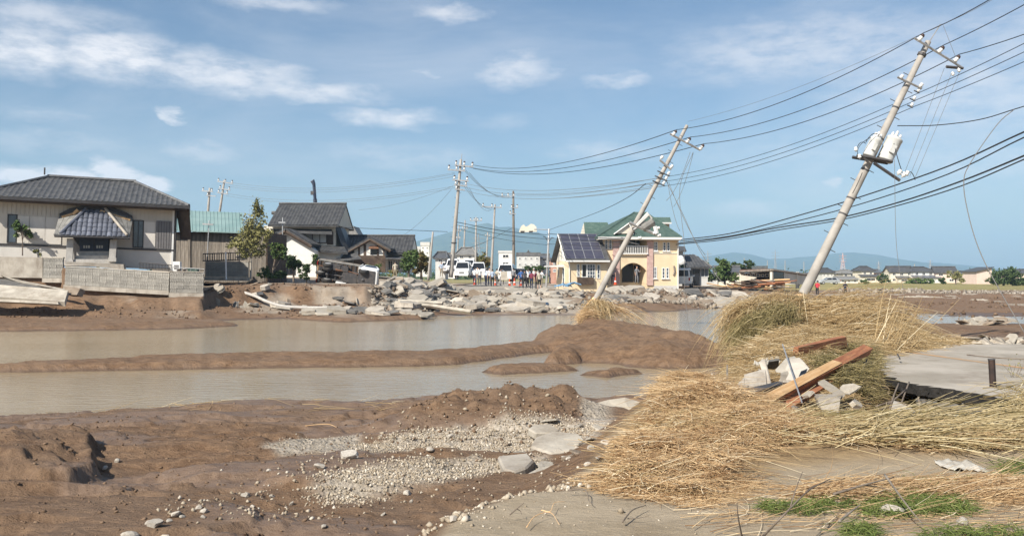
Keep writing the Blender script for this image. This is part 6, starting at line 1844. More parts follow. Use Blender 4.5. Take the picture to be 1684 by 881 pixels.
# ------------------------------------------------------------------ crane boom standing behind the tiled house
cb0 = at(526, 440, 118)
cr = empty('crane_boom', cb0, label='dark blue telescopic crane boom rising behind the tiled house', cat='crane')
tip_ = at(516, 299, 118) - cb0
d = tip_
for k, (t0, t1, r) in enumerate(((0, .55, .34), (.55, .8, .27), (.8, .97, .21))):
    MB().path([d * t0, d * t1], r, 4).build('boom_section', M['metal_blue'], cr)
MB().path([d * .97, tip_ + Vector((-.1, 0, .1)), tip_ + Vector((-.35, 0, -.1))], [.25, .3, .2], 6).build('boom_head', M['metal_blue'], cr)
MB().cbox(d * .87 + Vector((-.3, 0, 0)), (.4, .3, .5)).build('hook_block', M['darksteel'], cr)
MB().cbox((.6, 0, .3), (5, 2.4, 2.2)).build('carrier', M['metal_blue'], cr)
# ------------------------------------------------------------------ people: one continuous skinned body each
M['skin'] = mat('skin', (0.50, 0.31, 0.22), None, rough=.6)
M['hair'] = mat('black_hair', (0.018, 0.015, 0.013), None, rough=.5)
M['shoe'] = mat('dark_shoe', (0.03, 0.027, 0.025), None, rough=.6)
CLOTH = {}
for nm, c in (('white', (.74, .74, .73)), ('navy', (.025, .03, .055)), ('black', (.02, .02, .022)), ('khaki', (.30, .25, .17)), ('grey', (.25, .25, .26)), ('blue', (.06, .14, .36)),
              ('maroon', (.20, .035, .06)), ('paleblue', (.42, .50, .62)), ('red', (.55, .04, .06)), ('beige', (.52, .46, .36)), ('darkgrey', (.07, .07, .075))):
    CLOTH[nm] = mat(nm + '_cloth', c, tuple(x * .82 for x in c), 6, .9, .006, 25)

def person_mesh(name, joints, long_trousers=True):
    """joints: dict of positions (metres, facing -y). Skin modifier on a joint skeleton, then materials by region"""
    J = {k: Vector(v) for k, v in joints.items()}
    V, E, R, tagv = [], [], [], []
    idx = {}
    def add(k, p, r):
        idx[k] = len(V); V.append(tuple(p)); R.append(r)
    rad = dict(pelvis=(.15, .11), waist=(.135, .10), chest=(.165, .11), neckb=(.075, .07), neck=(.055, .055), jaw=(.062, .075), head=(.078, .095), crown=(.06, .075),
               shoulder=.062, elbow=.042, wrist=.027, palm=(.036, .018), hip=.088, knee=.055, ankle=.037, heel=.042, toe=(.045, .026))
    for k in ('pelvis', 'waist', 'chest', 'neckb', 'neck', 'jaw', 'head', 'crown'):
        add(k, J[k], rad[k])
    for s in ('L', 'R'):
        for k in ('shoulder', 'elbow', 'wrist', 'palm', 'hip', 'knee', 'ankle', 'toe'):
            add(k + s, J[k + s], rad[k])
        d = (J['palm' + s] - J['wrist' + s]).normalized()
        side = d.cross(Vector((1, 0, 0)));
        if side.length < .1: side = d.cross(Vector((0, 0, 1)))
        side.normalize()
        nor = d.cross(side).normalized()
        if nor.x * (1 if s == 'L' else -1) > 0: nor = -nor
        for f, (o, l) in enumerate(((.026, .070), (.009, .078), (-.009, .073), (-.026, .058))):
            b0 = J['palm' + s] + side * o + d * .015
            add('f%d' % f + s, b0 + d * l * .5 + nor * .008, .0085)
            add('g%d' % f + s, b0 + d * l * .95 + nor * .026, .0075)
        add('th' + s, J['palm' + s] + side * .045 - d * .005, .0105)
        add('ti' + s, J['palm' + s] + side * .062 + d * .030 + nor * .014, .009)
    def e(a, b): E.append((idx[a], idx[b]))
    for a, b in (('pelvis', 'waist'), ('waist', 'chest'), ('chest', 'neckb'), ('neckb', 'neck'), ('neck', 'jaw'), ('jaw', 'head'), ('head', 'crown')): e(a, b)
    for s in ('L', 'R'):
        for a, b in (('chest', 'shoulder'), ('shoulder', 'elbow'), ('elbow', 'wrist'), ('wrist', 'palm'), ('pelvis', 'hip'), ('hip', 'knee'), ('knee', 'ankle'), ('ankle', 'toe')):
            e(a if a in ('chest', 'pelvis') else a + s, b + s)
        for f in range(4):
            e('palm' + s, 'f%d' % f + s); e('f%d' % f + s, 'g%d' % f + s)
        e('palm' + s, 'th' + s); e('th' + s, 'ti' + s)
    me = bpy.data.meshes.new(name)
    me.from_pydata(V, E, [])
    ob = bpy.data.objects.new(name, me); COL.objects.link(ob)
    md = ob.modifiers.new('skin', 'SKIN'); md.use_smooth_shade = True
    for i, r in enumerate(R):
        me.skin_vertices[0].data[i].radius = r if isinstance(r, tuple) else (r, r)
    me.skin_vertices[0].data[idx['pelvis']].use_root = True
    sb = ob.modifiers.new('sub', 'SUBSURF'); sb.levels = 1; sb.render_levels = 1
    dg = bpy.context.evaluated_depsgraph_get()
    out = bpy.data.meshes.new_from_object(ob.evaluated_get(dg))
    out.name = name
    bpy.data.objects.remove(ob)
    for k in ('skin', 'skin', 'skin', 'skin'):
        out.materials.append(M['skin'])
    zk = .5 * (J['kneeL'].z + J['kneeR'].z)
    dom = list(V); keys = list(idx)
    def region(c):
        best, bd = None, 9
        for k in keys:
            if k[0] in 'fg' and len(k) == 3: continue
            dd = (Vector(V[idx[k]]) - c).length - (R[idx[k]][0] if isinstance(R[idx[k]], tuple) else R[idx[k]]) * .5
            if dd < bd: best, bd = k, dd
        return best
    for p in out.polygons:
        c = p.center
        k = region(c)
        if k in ('neck', 'jaw', 'head', 'crown') or k[:5] in ('wrist', 'palmL', 'palmR') or k[:2] in ('th', 'ti'):
            mi = 0
        elif k[:5] == 'elbow':
            mi = 0 if c.z < J['elbow' + k[-1]].z + .02 else 1
        elif k in ('waist', 'chest', 'neckb') or k[:4] == 'shou':
            mi = 1
        elif k[:3] == 'toe' or (k[:5] == 'ankle' and c.z < .09):
            mi = 3
        else:
            mi = 2 if long_trousers or c.z > zk - .02 else 0
        p.material_index = mi
    return out

def pose(lean=0.0, armL=(0.05, 0.0), armR=(0.05, 0.0), stride=0.0, bent=(0, 0), headturn=0.0):
    """arm = (forward swing of upper arm, elbow bend) in radians; stride in metres"""
    J = {}
    hz = .90
    up = Vector((0, -sin(lean), cos(lean)))
    J['pelvis'] = Vector((0, 0, hz)); J['waist'] = J['pelvis'] + up * .17; J['chest'] = J['pelvis'] + up * .42
    J['neckb'] = J['pelvis'] + up * .55; J['neck'] = J['pelvis'] + up * .60 + Vector((0, -.01, 0)); J['jaw'] = J['neck'] + Vector((0, -.025, .075))
    J['head'] = J['neck'] + Vector((headturn * .02, -.012, .145)); J['crown'] = J['neck'] + Vector((0, 0, .215))
    for s, sg, arm_ in (('L', 1, armL), ('R', -1, armR)):
        sh_ = J['pelvis'] + up * .50 + Vector((sg * .185, 0, 0)); J['shoulder' + s] = sh_
        a = arm_[0]
        d = Vector((sg * .16, -sin(a), -cos(a))).normalized(); J['elbow' + s] = sh_ + d * .29
        a2 = a + arm_[1]
        d2 = Vector((sg * .04 - sg * .25 * (arm_[1] > .6), -sin(a2), -cos(a2))).normalized(); J['wrist' + s] = J['elbow' + s] + d2 * .25
        J['palm' + s] = J['wrist' + s] + d2 * .075
        st_ = stride * sg
        J['hip' + s] = Vector((sg * .10, 0, hz - .05)); J['knee' + s] = Vector((sg * .11, -st_ * .5 - .03 - .05 * abs(st_), .48)); J['ankle' + s] = Vector((sg * .115, -st_ + .02, .085)); J['toe' + s] = Vector((sg * .125, -st_ - .13, .03))
    return J
POSES = [person_mesh('person_body', pose()), person_mesh('person_body', pose(.03, (.35, 1.5), (.05, .2), .06)), person_mesh('person_body', pose(.12, (.5, .5), (-.3, .3), .26)),
         person_mesh('person_body', pose(.0, (.1, .25), (.35, 1.7), .10)), person_mesh('person_body', pose(.45, (.75, .3), (.65, .4), .12))]
SHORTS = person_mesh('person_body', pose(.02, (.1, .3), (.15, .4), .08), False)
def hair_part(parent, J, long_=False, hat=None):
    c = J['head']
    b = MB()
    n = 10
    prof = [(.0, .115), (.05, .108), (.088, .07), (.100, .02), (.098, -.03)] + ([(.09, -.13)] if long_ else [])
    vs, fs = [], []
    for i, (r, z) in enumerate(prof):
        for k in range(n):
            w = 2 * pi * k / n
            yb = 1.12 if sin(w) > 0 else (.98 if i < 3 else .35)
            vs.append((c.x + r * cos(w) * .92, c.y + .012 + r * sin(w) * yb, c.z + z))
    for i in range(len(prof) - 1):
        for k in range(n):
            fs.append((i * n + k, (i + 1) * n + k, (i + 1) * n + (k + 1) % n, i * n + (k + 1) % n))
    b.add(vs, fs).build('hair' if not hat else 'cap', M['hair'] if not hat else CLOTH[hat], parent, True)
    if hat:
        MB().cbox((c.x, c.y - .13, c.z + .055), (.15, .12, .015), (.15, 0, 0)).build('cap_peak', CLOTH[hat], parent)
    # face: nose, ears, eyes and mouth
    f = MB()
    f.add([(c.x - .014, c.y - .092, c.z - .03), (c.x + .014, c.y - .092, c.z - .03), (c.x, c.y - .118, c.z - .028), (c.x, c.y - .095, c.z + .012)], [(0, 2, 3), (2, 1, 3), (0, 1, 2), (0, 3, 1)])
    for s in (-1, 1):
        f.cbox((c.x + s * .082, c.y + .005, c.z - .01), (.014, .035, .055))
    f.build('face_relief', M['skin'], parent)
    g = MB()
    for s in (-1, 1):
        g.cbox((c.x + s * .03, c.y - .093, c.z + .008), (.022, .008, .009))
    g.build('eyes', M['hair'], parent)
    MB().cbox((c.x, c.y - .09, c.z - .055), (.04, .008, .007)).build('mouth', CLOTH['maroon'], parent)
PJ = [pose(), pose(.03, (.35, 1.5), (.05, .2), .06), pose(.12, (.5, .5), (-.3, .3), .26), pose(.0, (.1, .25), (.35, 1.7), .10), pose(.45, (.75, .3), (.65, .4), .12)]
SJ = pose(.02, (.1, .3), (.15, .4), .08)
def person(px, py, Y, head, ps, top, low, label, h=1.68, long_=False, hat=None):
    me = SHORTS if ps == 's' else POSES[ps]
    o = bpy.data.objects.new('person', me)
    COL.objects.link(o)
    o.location = at(px, py, Y); o.rotation_euler = (0, 0, radians(head)); k = h / 1.74; o.scale = (k, k, k)
    for i, m in enumerate((M['skin'], CLOTH[top], CLOTH[low], M['shoe'])):
        o.material_slots[i].link = 'OBJECT'; o.material_slots[i].material = m
    tag(o, label, 'person', 'people gathered on and near the village road')
    hair_part(o, SJ if ps == 's' else PJ[ps], long_, hat)
    return o
person(780, 469, 84, 170, 2, 'white', 'navy', 'person in white shirt and dark trousers walking away, leftmost on the road')
person(789, 468, 85.5, 200, 0, 'white', 'navy', 'person in white shirt with dark trousers beside the leftmost walker', 1.62)
person(799, 470, 83, 150, 4, 'paleblue', 'navy', 'person in pale blue shirt stooping forward at the road break')
person(805, 470, 82.5, 20, 1, 'white', 'navy', 'person in white shirt turned to the stooping pale blue one')
person(810, 471, 82, 190, 0, 'paleblue', 'black', 'person in pale blue top with black trousers in the middle group', 1.6)
person(817, 471, 82.5, 160, 3, 'beige', 'grey', 'person in beige top and grey trousers left of the notice board', 1.66)
person(823, 470, 83.5, 100, 1, 'white', 'grey', 'person in white shirt hidden partly by the notice board', 1.6)
person(857, 473, 80, 185, 0, 'blue', 'navy', 'person in bright blue shirt at the left of the right hand group', 1.7)
person(863, 474, 79, 200, 1, 'darkgrey', 'black', 'person in dark grey clothes carrying something right of the blue shirt', 1.64)
person(868, 472, 81, 90, 3, 'white', 'black', 'person in white shirt behind the dark grey clothed one', 1.62)
person(874, 476, 78, 170, 2, 'maroon', 'navy', 'person in maroon top and dark trousers in the right hand group', 1.7, True)
person(881, 474, 79.5, 60, 0, 'maroon', 'darkgrey', 'person in maroon shirt with grey trousers next to the first maroon one', 1.6)
person(887, 477, 78, 200, 's', 'beige', 'black', 'person in beige vest and black shorts at the right of the group', 1.7)
person(878, 470, 83, 0, 1, 'white', 'khaki', 'person in white cap facing the camera behind the maroon pair', 1.66, hat='white')
person(904, 466, 92, 100, 0, 'darkgrey', 'navy', 'person in dark clothes standing right of the sign pole', 1.66)
person(1008, 468, 81, 170, 0, 'navy', 'navy', 'person in navy standing at the arched porch of the yellow house', 1.72)
person(999, 468, 80.5, 140, 4, 'darkgrey', 'black', 'person in dark clothes bending beside the leaning pole', 1.66)
person(1047, 466, 82, 30, 1, 'grey', 'grey', 'person in grey overalls inside the arched porch', 1.62)
person(650, 461, 76, 190, 3, 'beige', 'khaki', 'person in beige clothes by the rubble near the gabled house', 1.66)
person(1344, 489, 88, 150, 2, 'red', 'black', 'person in red jacket on the far mud just right of the nearest pole', 1.68)
person(1390, 489, 90, 180, 0, 'navy', 'black', 'person in dark jacket on the far mud near the silver car', 1.66)
person(726, 455, 98, 0, 0, 'paleblue', 'khaki', 'person in pale clothes left of the tall village pole', 1.66)

for px, py, Y, a_, ps, tp, lw, lab in ((785, 467, 87, 30, 1, 'white', 'grey', 'person in white shirt and grey trousers between the two leftmost walkers'), (802, 468, 86, 200, 3, 'white', 'navy', 'person in white shirt behind the stooping pale blue one'), (826, 468, 85, 170, 0, 'white', 'black', 'person in white shirt and black trousers right behind the notice board'),
        (870, 470, 84, 210, 2, 'paleblue', 'navy', 'person in pale blue shirt half hidden behind the maroon pair'), (891, 473, 81, 120, 3, 'white', 'khaki', 'person in white shirt and khaki trousers at the right end of the group'), (844, 468, 88, 160, 0, 'grey', 'black', 'person in grey top between the notice board and the blue shirt')):
    person(px, py, Y, a_, ps, tp, lw, lab, 1.66)
# ------------------------------------------------------------------ broken roads, slabs, stones
def Hs(x, y):
    return height(np.asarray(x, float), np.asarray(y, float))

def ground_normal(x, y, e=.15):
    return Vector((H(x - e, y) - H(x + e, y), H(x, y - e) - H(x, y + e), 2 * e)).normalized()

def slab_mesh(rg, thick, name='slab', m='conc'):
    n = rg.randint(5, 7)
    a0 = rg.uniform(0, 6.28)
    pts = []
    for i in range(n):
        a = a0 + 2 * pi * (i + rg.uniform(-.28, .28)) / n
        r = rg.uniform(.38, .58)
        pts.append((r * cos(a) * 1.15, r * sin(a) * .85))
    b = MB()
    vs = [(x * 1.0, y * 1.0, rg.uniform(-.02, .02) * thick) for x, y in pts] + [(x * rg.uniform(.9, 1.03), y * rg.uniform(.9, 1.03), thick * .55) for x, y in pts] + [(x * .94, y * .94, thick + rg.uniform(-.04, .04) * thick) for x, y in pts]
    fs = [tuple(range(n))[::-1], tuple(range(2 * n, 3 * n))]
    for L_ in (0, 1):
        for i in range(n):
            j = (i + 1) % n
            fs.append((L_ * n + i, L_ * n + j, (L_ + 1) * n + j, (L_ + 1) * n + i))
    return b.add(vs, fs).mesh(name, M[m])
rg_ = random.Random(11)
M['slab_pale'] = mat('pale_road_slab', (0.30, 0.265, 0.215), (0.43, 0.39, 0.325), 1.4, .92, .02, 8, rnd=.22, grime=.55)
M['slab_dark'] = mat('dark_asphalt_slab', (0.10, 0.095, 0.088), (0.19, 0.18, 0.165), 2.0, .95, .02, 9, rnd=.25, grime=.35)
M['slab_brown'] = mat('muddy_slab', (0.20, 0.15, 0.105), (0.30, 0.24, 0.18), 1.6, .95, .02, 8, rnd=.2, grime=.5)
SL = [slab_mesh(rg_, t, 'concrete_slab', mm) for t, mm in ((.13, 'slab_pale'), (.17, 'slab_pale'), (.22, 'conc'), (.30, 'slab_pale'), (.12, 'slab_brown'), (.36, 'conc'), (.16, 'slab_dark'), (.14, 'slab_pale'), (.2, 'slab_brown'), (.48, 'conc'), (.11, 'slab_pale'), (.15, 'slab_dark'))]

def scatter_slabs(n, seed, pxr, yfun, sizer, label, group, tilt=.35, lift=0.0, cat='concrete slab'):
    rg = random.Random(seed)
    P = []
    while len(P) < n:
        px = rg.uniform(*pxr); Y = yfun(px, rg)
        x = (px - CX) / F * Y
        if all((x - q[0]) ** 2 + ((Y - q[1]) * .6) ** 2 > (.42 * (q[2])) ** 2 for q in P) or rg.random() < .12:
            P.append((x, Y, rg.uniform(*sizer) * (.65 + .6 * rg.random() ** 2)))
    zz = Hs([p[0] for p in P], [p[1] for p in P])
    for (x, Y, s), z in zip(P, zz):
        o = mesh_obj('concrete_slab', rg.choice(SL))
        t = tilt * (1 if rg.random() < .7 else 2.0)
        o.location = (x, Y, z + lift * rg.random() + .05 * s)
        o.rotation_euler = (rg.gauss(.22, t), rg.gauss(0, t), rg.uniform(0, 6.28))
        o.rotation_mode = 'XYZ'
        o.rotation_euler = (Matrix.Rotation(rg.gauss(.2, t * .7), 3, 'X') @ Matrix.Rotation(rg.gauss(0, t * .7), 3, 'Y') @ Matrix.Rotation(rg.uniform(0, 6.28), 3, 'Z')).to_euler()
        o.scale = (s * rg.uniform(.8, 1.35), s * rg.uniform(.7, 1.1), min(.9, s ** .5 * rg.uniform(.45, .8)))
        mm = o.data.materials[0].name
        kind_ = {'pale_road_slab': 'pale', 'concrete': 'thick grey', 'muddy_slab': 'muddy brown', 'dark_asphalt_slab': 'dark asphalt'}.get(mm, 'grey')
        px_ = CX + F * x / Y
        size_ = 'small' if s < sizer[0] * .95 else ('medium' if s < sizer[0] + (sizer[1] - sizer[0]) * .42 else 'big')
        t_ = (Y - np.interp(px_, FB[:, 0], FB[:, 1])) / (np.interp(px_, FB[:, 0], FB[:, 4]) - np.interp(px_, FB[:, 0], FB[:, 1]))
        band = 'low' if t_ < .3 else ('mid-height' if t_ < .65 else 'high')
        seg = int(np.clip((px_ - pxr[0]) / (pxr[1] - pxr[0]) * 4, 0, 3))
        where = ('left end', 'left middle', 'right middle', 'right end')[seg]
        tag(o, '%s %s slab, %s, %s of the %s' % (size_, kind_, band, where, label), cat, group, 'thing')
def y_road(px, rg):
    b = np.interp(px, FB[:, 0], FB[:, 1]) + 2; t = np.interp(px, FB[:, 0], FB[:, 4])
    return b + (t - b) * rg.random() ** .85
scatter_slabs(150, 1, (640, 960), y_road, (.6, 1.75), 'bank below the village road', 'broken slabs below the village road', .22, .15)
scatter_slabs(36, 2, (632, 735), lambda px, r: r.uniform(56, 68), (.7, 1.8), 'heap by the overturned truck', 'slabs heaped beside the overturned truck', .26, .15)
scatter_slabs(22, 3, (500, 700), lambda px, r: r.uniform(47.5, 51), (.8, 1.6), 'row along the left shore', 'pale slabs at the waterline', .10, .05)
scatter_slabs(26, 4, (345, 600), lambda px, r: r.uniform(51, 57), (.4, 1.1), 'brown bank under the plaster house', 'chunks on the brown left bank', .4, .05, 'concrete chunk')
scatter_slabs(40, 5, (990, 1230), lambda px, r: r.uniform(64, 80), (.7, 2.2), 'mud below the yellow house', 'slabs below the yellow house', .2, .08)
def small_chunks(n, seed, fx, smin, smax, m, name, label=None, flat=.7, sink=.2):
    """thousands of small broken pieces as one mesh"""
    rg = np.random.default_rng(seed)
    x, y = fx(rg, n)
    z = Hs(x, y)
    oc = np.array([(1, 0, 0), (0, 1, 0), (-1, 0, 0), (0, -1, 0), (.3, .2, 1), (-.25, -.15, .9), (0, 0, -1)])
    T = np.array([(0, 1, 4), (1, 5, 4), (1, 2, 5), (2, 3, 5), (3, 4, 5), (3, 0, 4), (1, 0, 6), (2, 1, 6), (3, 2, 6), (0, 3, 6)])
    s = smin + (smax - smin) * rg.random(n) ** 2.2
    V = oc[None] * (1 + rg.uniform(-.35, .35, (n, 7, 1)))
    a = rg.uniform(0, 6.28, n); c_, s_ = np.cos(a), np.sin(a)
    X = V[..., 0] * c_[:, None] - V[..., 1] * s_[:, None] * .75; Yv = V[..., 0] * s_[:, None] + V[..., 1] * c_[:, None] * .75
    tx, ty = rg.normal(0, .25, n), rg.normal(0, .25, n)
    Z = V[..., 2] * flat + X * tx[:, None] + Yv * ty[:, None]
    V = np.stack([X, Yv, Z], -1) * s[:, None, None] + np.stack([x, y, z + s * (flat - sink) * .5], -1)[:, None, :]
    Fq = (T[None] + 7 * np.arange(n)[:, None, None]).reshape(-1, 3)
    tone = np.repeat(rg.random(n), 7)
    o = mesh_obj(name, np_mesh(name, V.reshape(-1, 3), Fq, m, False, {'tone': tone}))
    o['kind'] = 'stuff'
    return o
def tone_mat(name, c0, c1, rough=.9, c2=None, bump=0, spec=.3):
    m = bpy.data.materials.new(name); m.use_nodes = True
    T = NT(m.node_tree); b = m.node_tree.nodes['Principled BSDF']
    a = T.n('ShaderNodeAttribute', attribute_name='tone')
    c = T.mix(a.outputs['Fac'], c0, c1)
    if c2 is not None:
        c = T.mix(T.ramp(a.outputs['Fac'], .80, .93), c, c2)
    T.link(c, b.inputs['Base Color'])
    b.inputs['Roughness'].default_value = rough
    b.inputs['Specular IOR Level'].default_value = spec
    return m
M['gravel'] = tone_mat('gravel_stones', (0.27, 0.215, 0.15), (0.49, 0.42, 0.325), .9, (0.58, 0.52, 0.43))
M['clod'] = tone_mat('mud_clods', (0.10, 0.062, 0.038), (0.21, 0.14, 0.09))
M['rubble'] = tone_mat('small_rubble', (0.13, 0.095, 0.066), (0.38, 0.335, 0.275))
def in_px(pxr, yfun):
    def f(rg, n):
        px = rg.uniform(pxr[0], pxr[1], n); r = random.Random(int(rg.integers(1 << 30)))
        Y = np.array([yfun(p, r) for p in px])
        return (px - CX) / F * Y, Y
    return f
scatter_slabs(26, 6, (640, 748), lambda px, r: r.uniform(65, 73), (.8, 2.0), 'heap left of the tall village pole', 'slabs on the high rubble heap', .35, .2)
small_chunks(2600, 21, in_px((610, 1000), y_road), .05, .30, M['rubble'], 'small_rubble', flat=.5)
small_chunks(900, 22, in_px((990, 1260), lambda p, r: r.uniform(62, 84)), .05, .34, M['rubble'], 'small_rubble')
small_chunks(420, 23, in_px((340, 640), lambda p, r: r.uniform(48, 60)), .03, .15, M['clod'], 'small_clods')
small_chunks(260, 24, in_px((-60, 340), lambda p, r: r.uniform(44.5, 48)), .03, .11, M['clod'], 'small_clods')
def in_polys(polys, amp=.2):
    def f(rg, n):
        xs, ys = [], []
        w = []
        for P in polys:
            P = np.array(P); w.append((P[:, 0].max() - P[:, 0].min()) * (P[:, 1].max() - P[:, 1].min()))
        w = np.array(w) / sum(w)
        while sum(map(len, xs)) < n:
            k = rg.choice(len(polys), p=w); P = np.array(polys[k])
            x = rg.uniform(P[:, 0].min() - .2, P[:, 0].max() + .2, 500); y = rg.uniform(P[:, 1].min() - .2, P[:, 1].max() + .2, 500)
            s = sdf(P, x + amp * 2 * fbm(x * 1.6, y * 1.6, 3, 200), y + amp * 2 * fbm(x * 1.6, y * 1.6, 3, 300))
            ok = rg.random(500) < np.clip(.5 + s / .25, .02, 1)
            xs.append(x[ok]); ys.append(y[ok])
        return np.concatenate(xs)[:n], np.concatenate(ys)[:n]
    return f
small_chunks(15000, 31, in_polys([GRAVEL_A, GRAVEL_B], .09), .003, .021, M['gravel'], 'gravel', flat=.75)
small_chunks(420, 32, in_polys([GRAVEL_C, GRAVEL_D]), .004, .015, M['gravel'], 'gravel', flat=.7)
GR_E = G([(270, 872), (430, 800), (520, 770), (640, 800), (620, 850), (420, 878)], .3)
small_chunks(380, 33, in_polys([GR_E], .5), .005, .030, M['gravel'], 'gravel', flat=.7)
def in_mud(rg, n):
    px = rg.uniform(-120, 960, n * 2); Y = rg.uniform(6.5, 14.2, n * 2)
    x = (px - CX) / F * Y
    ss = sdf(SAND, x, Y)
    ok = (ss < -.05)
    return x[ok][:n], Y[ok][:n]
small_chunks(2400, 34, in_mud, .006, .032, M['clod'], 'mud_clods', flat=.5, sink=.35)
MOUND = G([(610, 706), (690, 662), (770, 645), (940, 640), (975, 680), (955, 700), (800, 705)], .5)
small_chunks(520, 35, in_polys([MOUND]), .008, .042, M['clod'], 'mud_clods', flat=.7)
small_chunks(70, 36, in_polys([MOUND]), .015, .05, M['gravel'], 'gravel', flat=.7)
SANDF = [(-.6, 5.5), (4.5, 5.5), (5.5, 7.5), (3.2, 7.4), (1.2, 7.6), (.3, 7.2)]
small_chunks(700, 37, in_polys([SANDF]), .003, .014, M['gravel'], 'gravel', flat=.6)
EDGE = G([(700, 880), (770, 840), (860, 812), (935, 798), (960, 812), (860, 830), (780, 870)], .6)
small_chunks(260, 38, in_polys([EDGE], .1), .008, .04, M['gravel'], 'gravel', flat=.7)

# single stones and slabs in the foreground
def stone_mesh(rg, m):
    bm = bmesh.new(); bmesh.ops.create_icosphere(bm, subdivisions=2, radius=1)
    ax = [Vector((rg.gauss(0, 1), rg.gauss(0, 1), rg.gauss(0, 1))).normalized() for _ in range(9)]
    lim = [rg.uniform(.42, .85) for _ in ax]
    for v in bm.verts:
        for a, l in zip(ax, lim):
            d = v.co.dot(a)
            if d > l: v.co -= a * (d - l)
        v.co *= 1 + rg.uniform(-.03, .03)
    me = bpy.data.meshes.new('stone'); bm.to_mesh(me); bm.free(); me.materials.append(m)
    return me
M['stone_pale'] = mat('pale_stone', (0.36, 0.32, 0.265), (0.52, 0.47, 0.40), 5, .9, .004, 30, rnd=.2)
ST = [stone_mesh(rg_, M['stone_pale']) for _ in range(7)]
STONES = [(255, 860, 15, 'largest of the pale stones at the bottom edge in the left mud'), (244, 857, 8, 'pale stone touching the largest stone at the bottom left'), (290, 841, 11, 'pale lumpy stone above the cluster at the bottom left'),
    (278, 853, 6, ''), (325, 833, 7, ''), (337, 838, 8, ''), (335, 847, 6, ''), (300, 846, 5, ''), (214, 879, 14, 'flat pale stone cut by the bottom edge at the left'), (270, 876, 8, ''), (172, 768, 6, 'small pale stone by the hollow of the mud block'), (192, 763, 7, ''),
    (525, 767, 10, 'rounded pale stone left of the flat stone on the mud'), (572, 754, 20, 'broad flat pale stone lying above the rounded one'), (574, 742, 7, ''), (442, 772, 5, ''), (416, 823, 6, ''), (405, 812, 9, 'brownish upright stone in the left mud'), (446, 816, 6, ''), (480, 800, 6, ''),
    (670, 815, 9, 'squarish pale stone below the second gravel band'), (676, 822, 6, ''), (630, 843, 6, ''), (532, 866, 7, 'stone at the lower middle mud beside pinkish bits'), (650, 855, 5, ''), (706, 742, 8, 'bright white flat fragment on the upper gravel band'),
    (740, 720, 8, 'dark grey stone in the upper gravel band'), (746, 868, 12, 'flat pale stone at the edge of the sand'), (752, 852, 9, ''), (768, 848, 7, ''), (800, 834, 7, ''), (790, 838, 6, ''), (740, 855, 9, ''), (782, 680, 5, ''), (856, 656, 8, 'yellowish stone stuck in the brown mound'), (870, 690, 6, ''),
    (917, 742, 8, ''), (935, 758, 7, ''), (894, 748, 6, ''), (927, 750, 5, ''), (948, 735, 6, ''), (966, 760, 6, ''), (973, 742, 9, ''), (985, 752, 8, ''), (995, 730, 9, ''), (960, 720, 7, ''), (940, 700, 7, '')]
for px, py, r, lab in STONES:
    x, y = gp(px, py, .33)
    for _ in range(3):
        z = H(x, y); x, y = gp(px, py, z + .02)
    s = r * y / F
    o = mesh_obj('stone', rg_.choice(ST), None, None, (x, y, H(x, y) + s * .25), (rg_.uniform(-.3, .3), rg_.uniform(-.3, .3), rg_.uniform(0, 6)), (s * 1.15, s * .9, s * .62))
    tag(o, lab or 'pale loose stone lying on the brown foreground mud', 'stone', 'loose stones on the foreground mud')
rgs0 = random.Random(77)
def slab_px(name, pts, th, m, label, cat, kind=None):
    """slab whose top outline is given as photo px, py and height z"""
    P = [Vector(gp(px, py, z) + (z,)) for px, py, z in pts]
    n = (P[1] - P[0]).cross(P[2] - P[0]).normalized()
    if n.z < 0: n = -n
    o = MB().prism([p - n * th for p in P], n * th).build(name, M[m])
    bv = o.modifiers.new('bevel', 'BEVEL'); bv.width = th * .16; bv.segments = 1
    return tag(o, label, cat, None, kind)
slab_px('concrete_slab', [(868, 704, .47), (878, 697, .50), (905, 696, .50), (921, 706, .46), (912, 711, .44), (880, 711, .44)], .10, 'slab_pale', 'thin slab with a dark edge raised over the gravel below the brown mound', 'concrete slab')
slab_px('concrete_slab', [(872, 733, .40), (880, 718, .44), (910, 708, .47), (952, 712, .47), (962, 722, .45), (948, 738, .42), (905, 744, .40)], .13, 'slab_pale', 'largest pale broken slab at the right end of the gravel bands', 'concrete slab')
slab_px('concrete_slab', [(818, 749, .42), (868, 744, .44), (878, 756, .42), (866, 768, .40), (845, 775, .38), (828, 770, .38)], .12, 'conc', 'square grey slab tilted in the lower gravel band', 'concrete slab')
slab_px('concrete_slab', [(868, 777, .37), (885, 768, .39), (908, 764, .39), (905, 770, .37), (880, 779, .36)], .07, 'slab_pale', 'narrow pale slab right of the tilted square one', 'concrete slab')
slab_px('concrete_slab', [(978, 662, .40), (1000, 656, .47), (1028, 652, .52), (1058, 661, .44), (1040, 670, .38), (995, 668, .38)], .10, 'slab_pale', 'pale pointed slab at the water edge below the straw heap', 'concrete slab')
slab_px('concrete_slab', [(950, 662, .50), (985, 668, .44), (1012, 680, .38), (996, 684, .36), (958, 674, .45)], .08, 'slab_dark', 'asphalt crust slab leaning on the right end of the brown mound', 'asphalt slab')
slab_px('concrete_slab', [(520, 762, .36), (560, 748, .37), (592, 748, .37), (585, 757, .36), (545, 764, .35)], .05, 'slab_pale', 'thin flat pale slab in the mud left of the gravel', 'concrete slab')
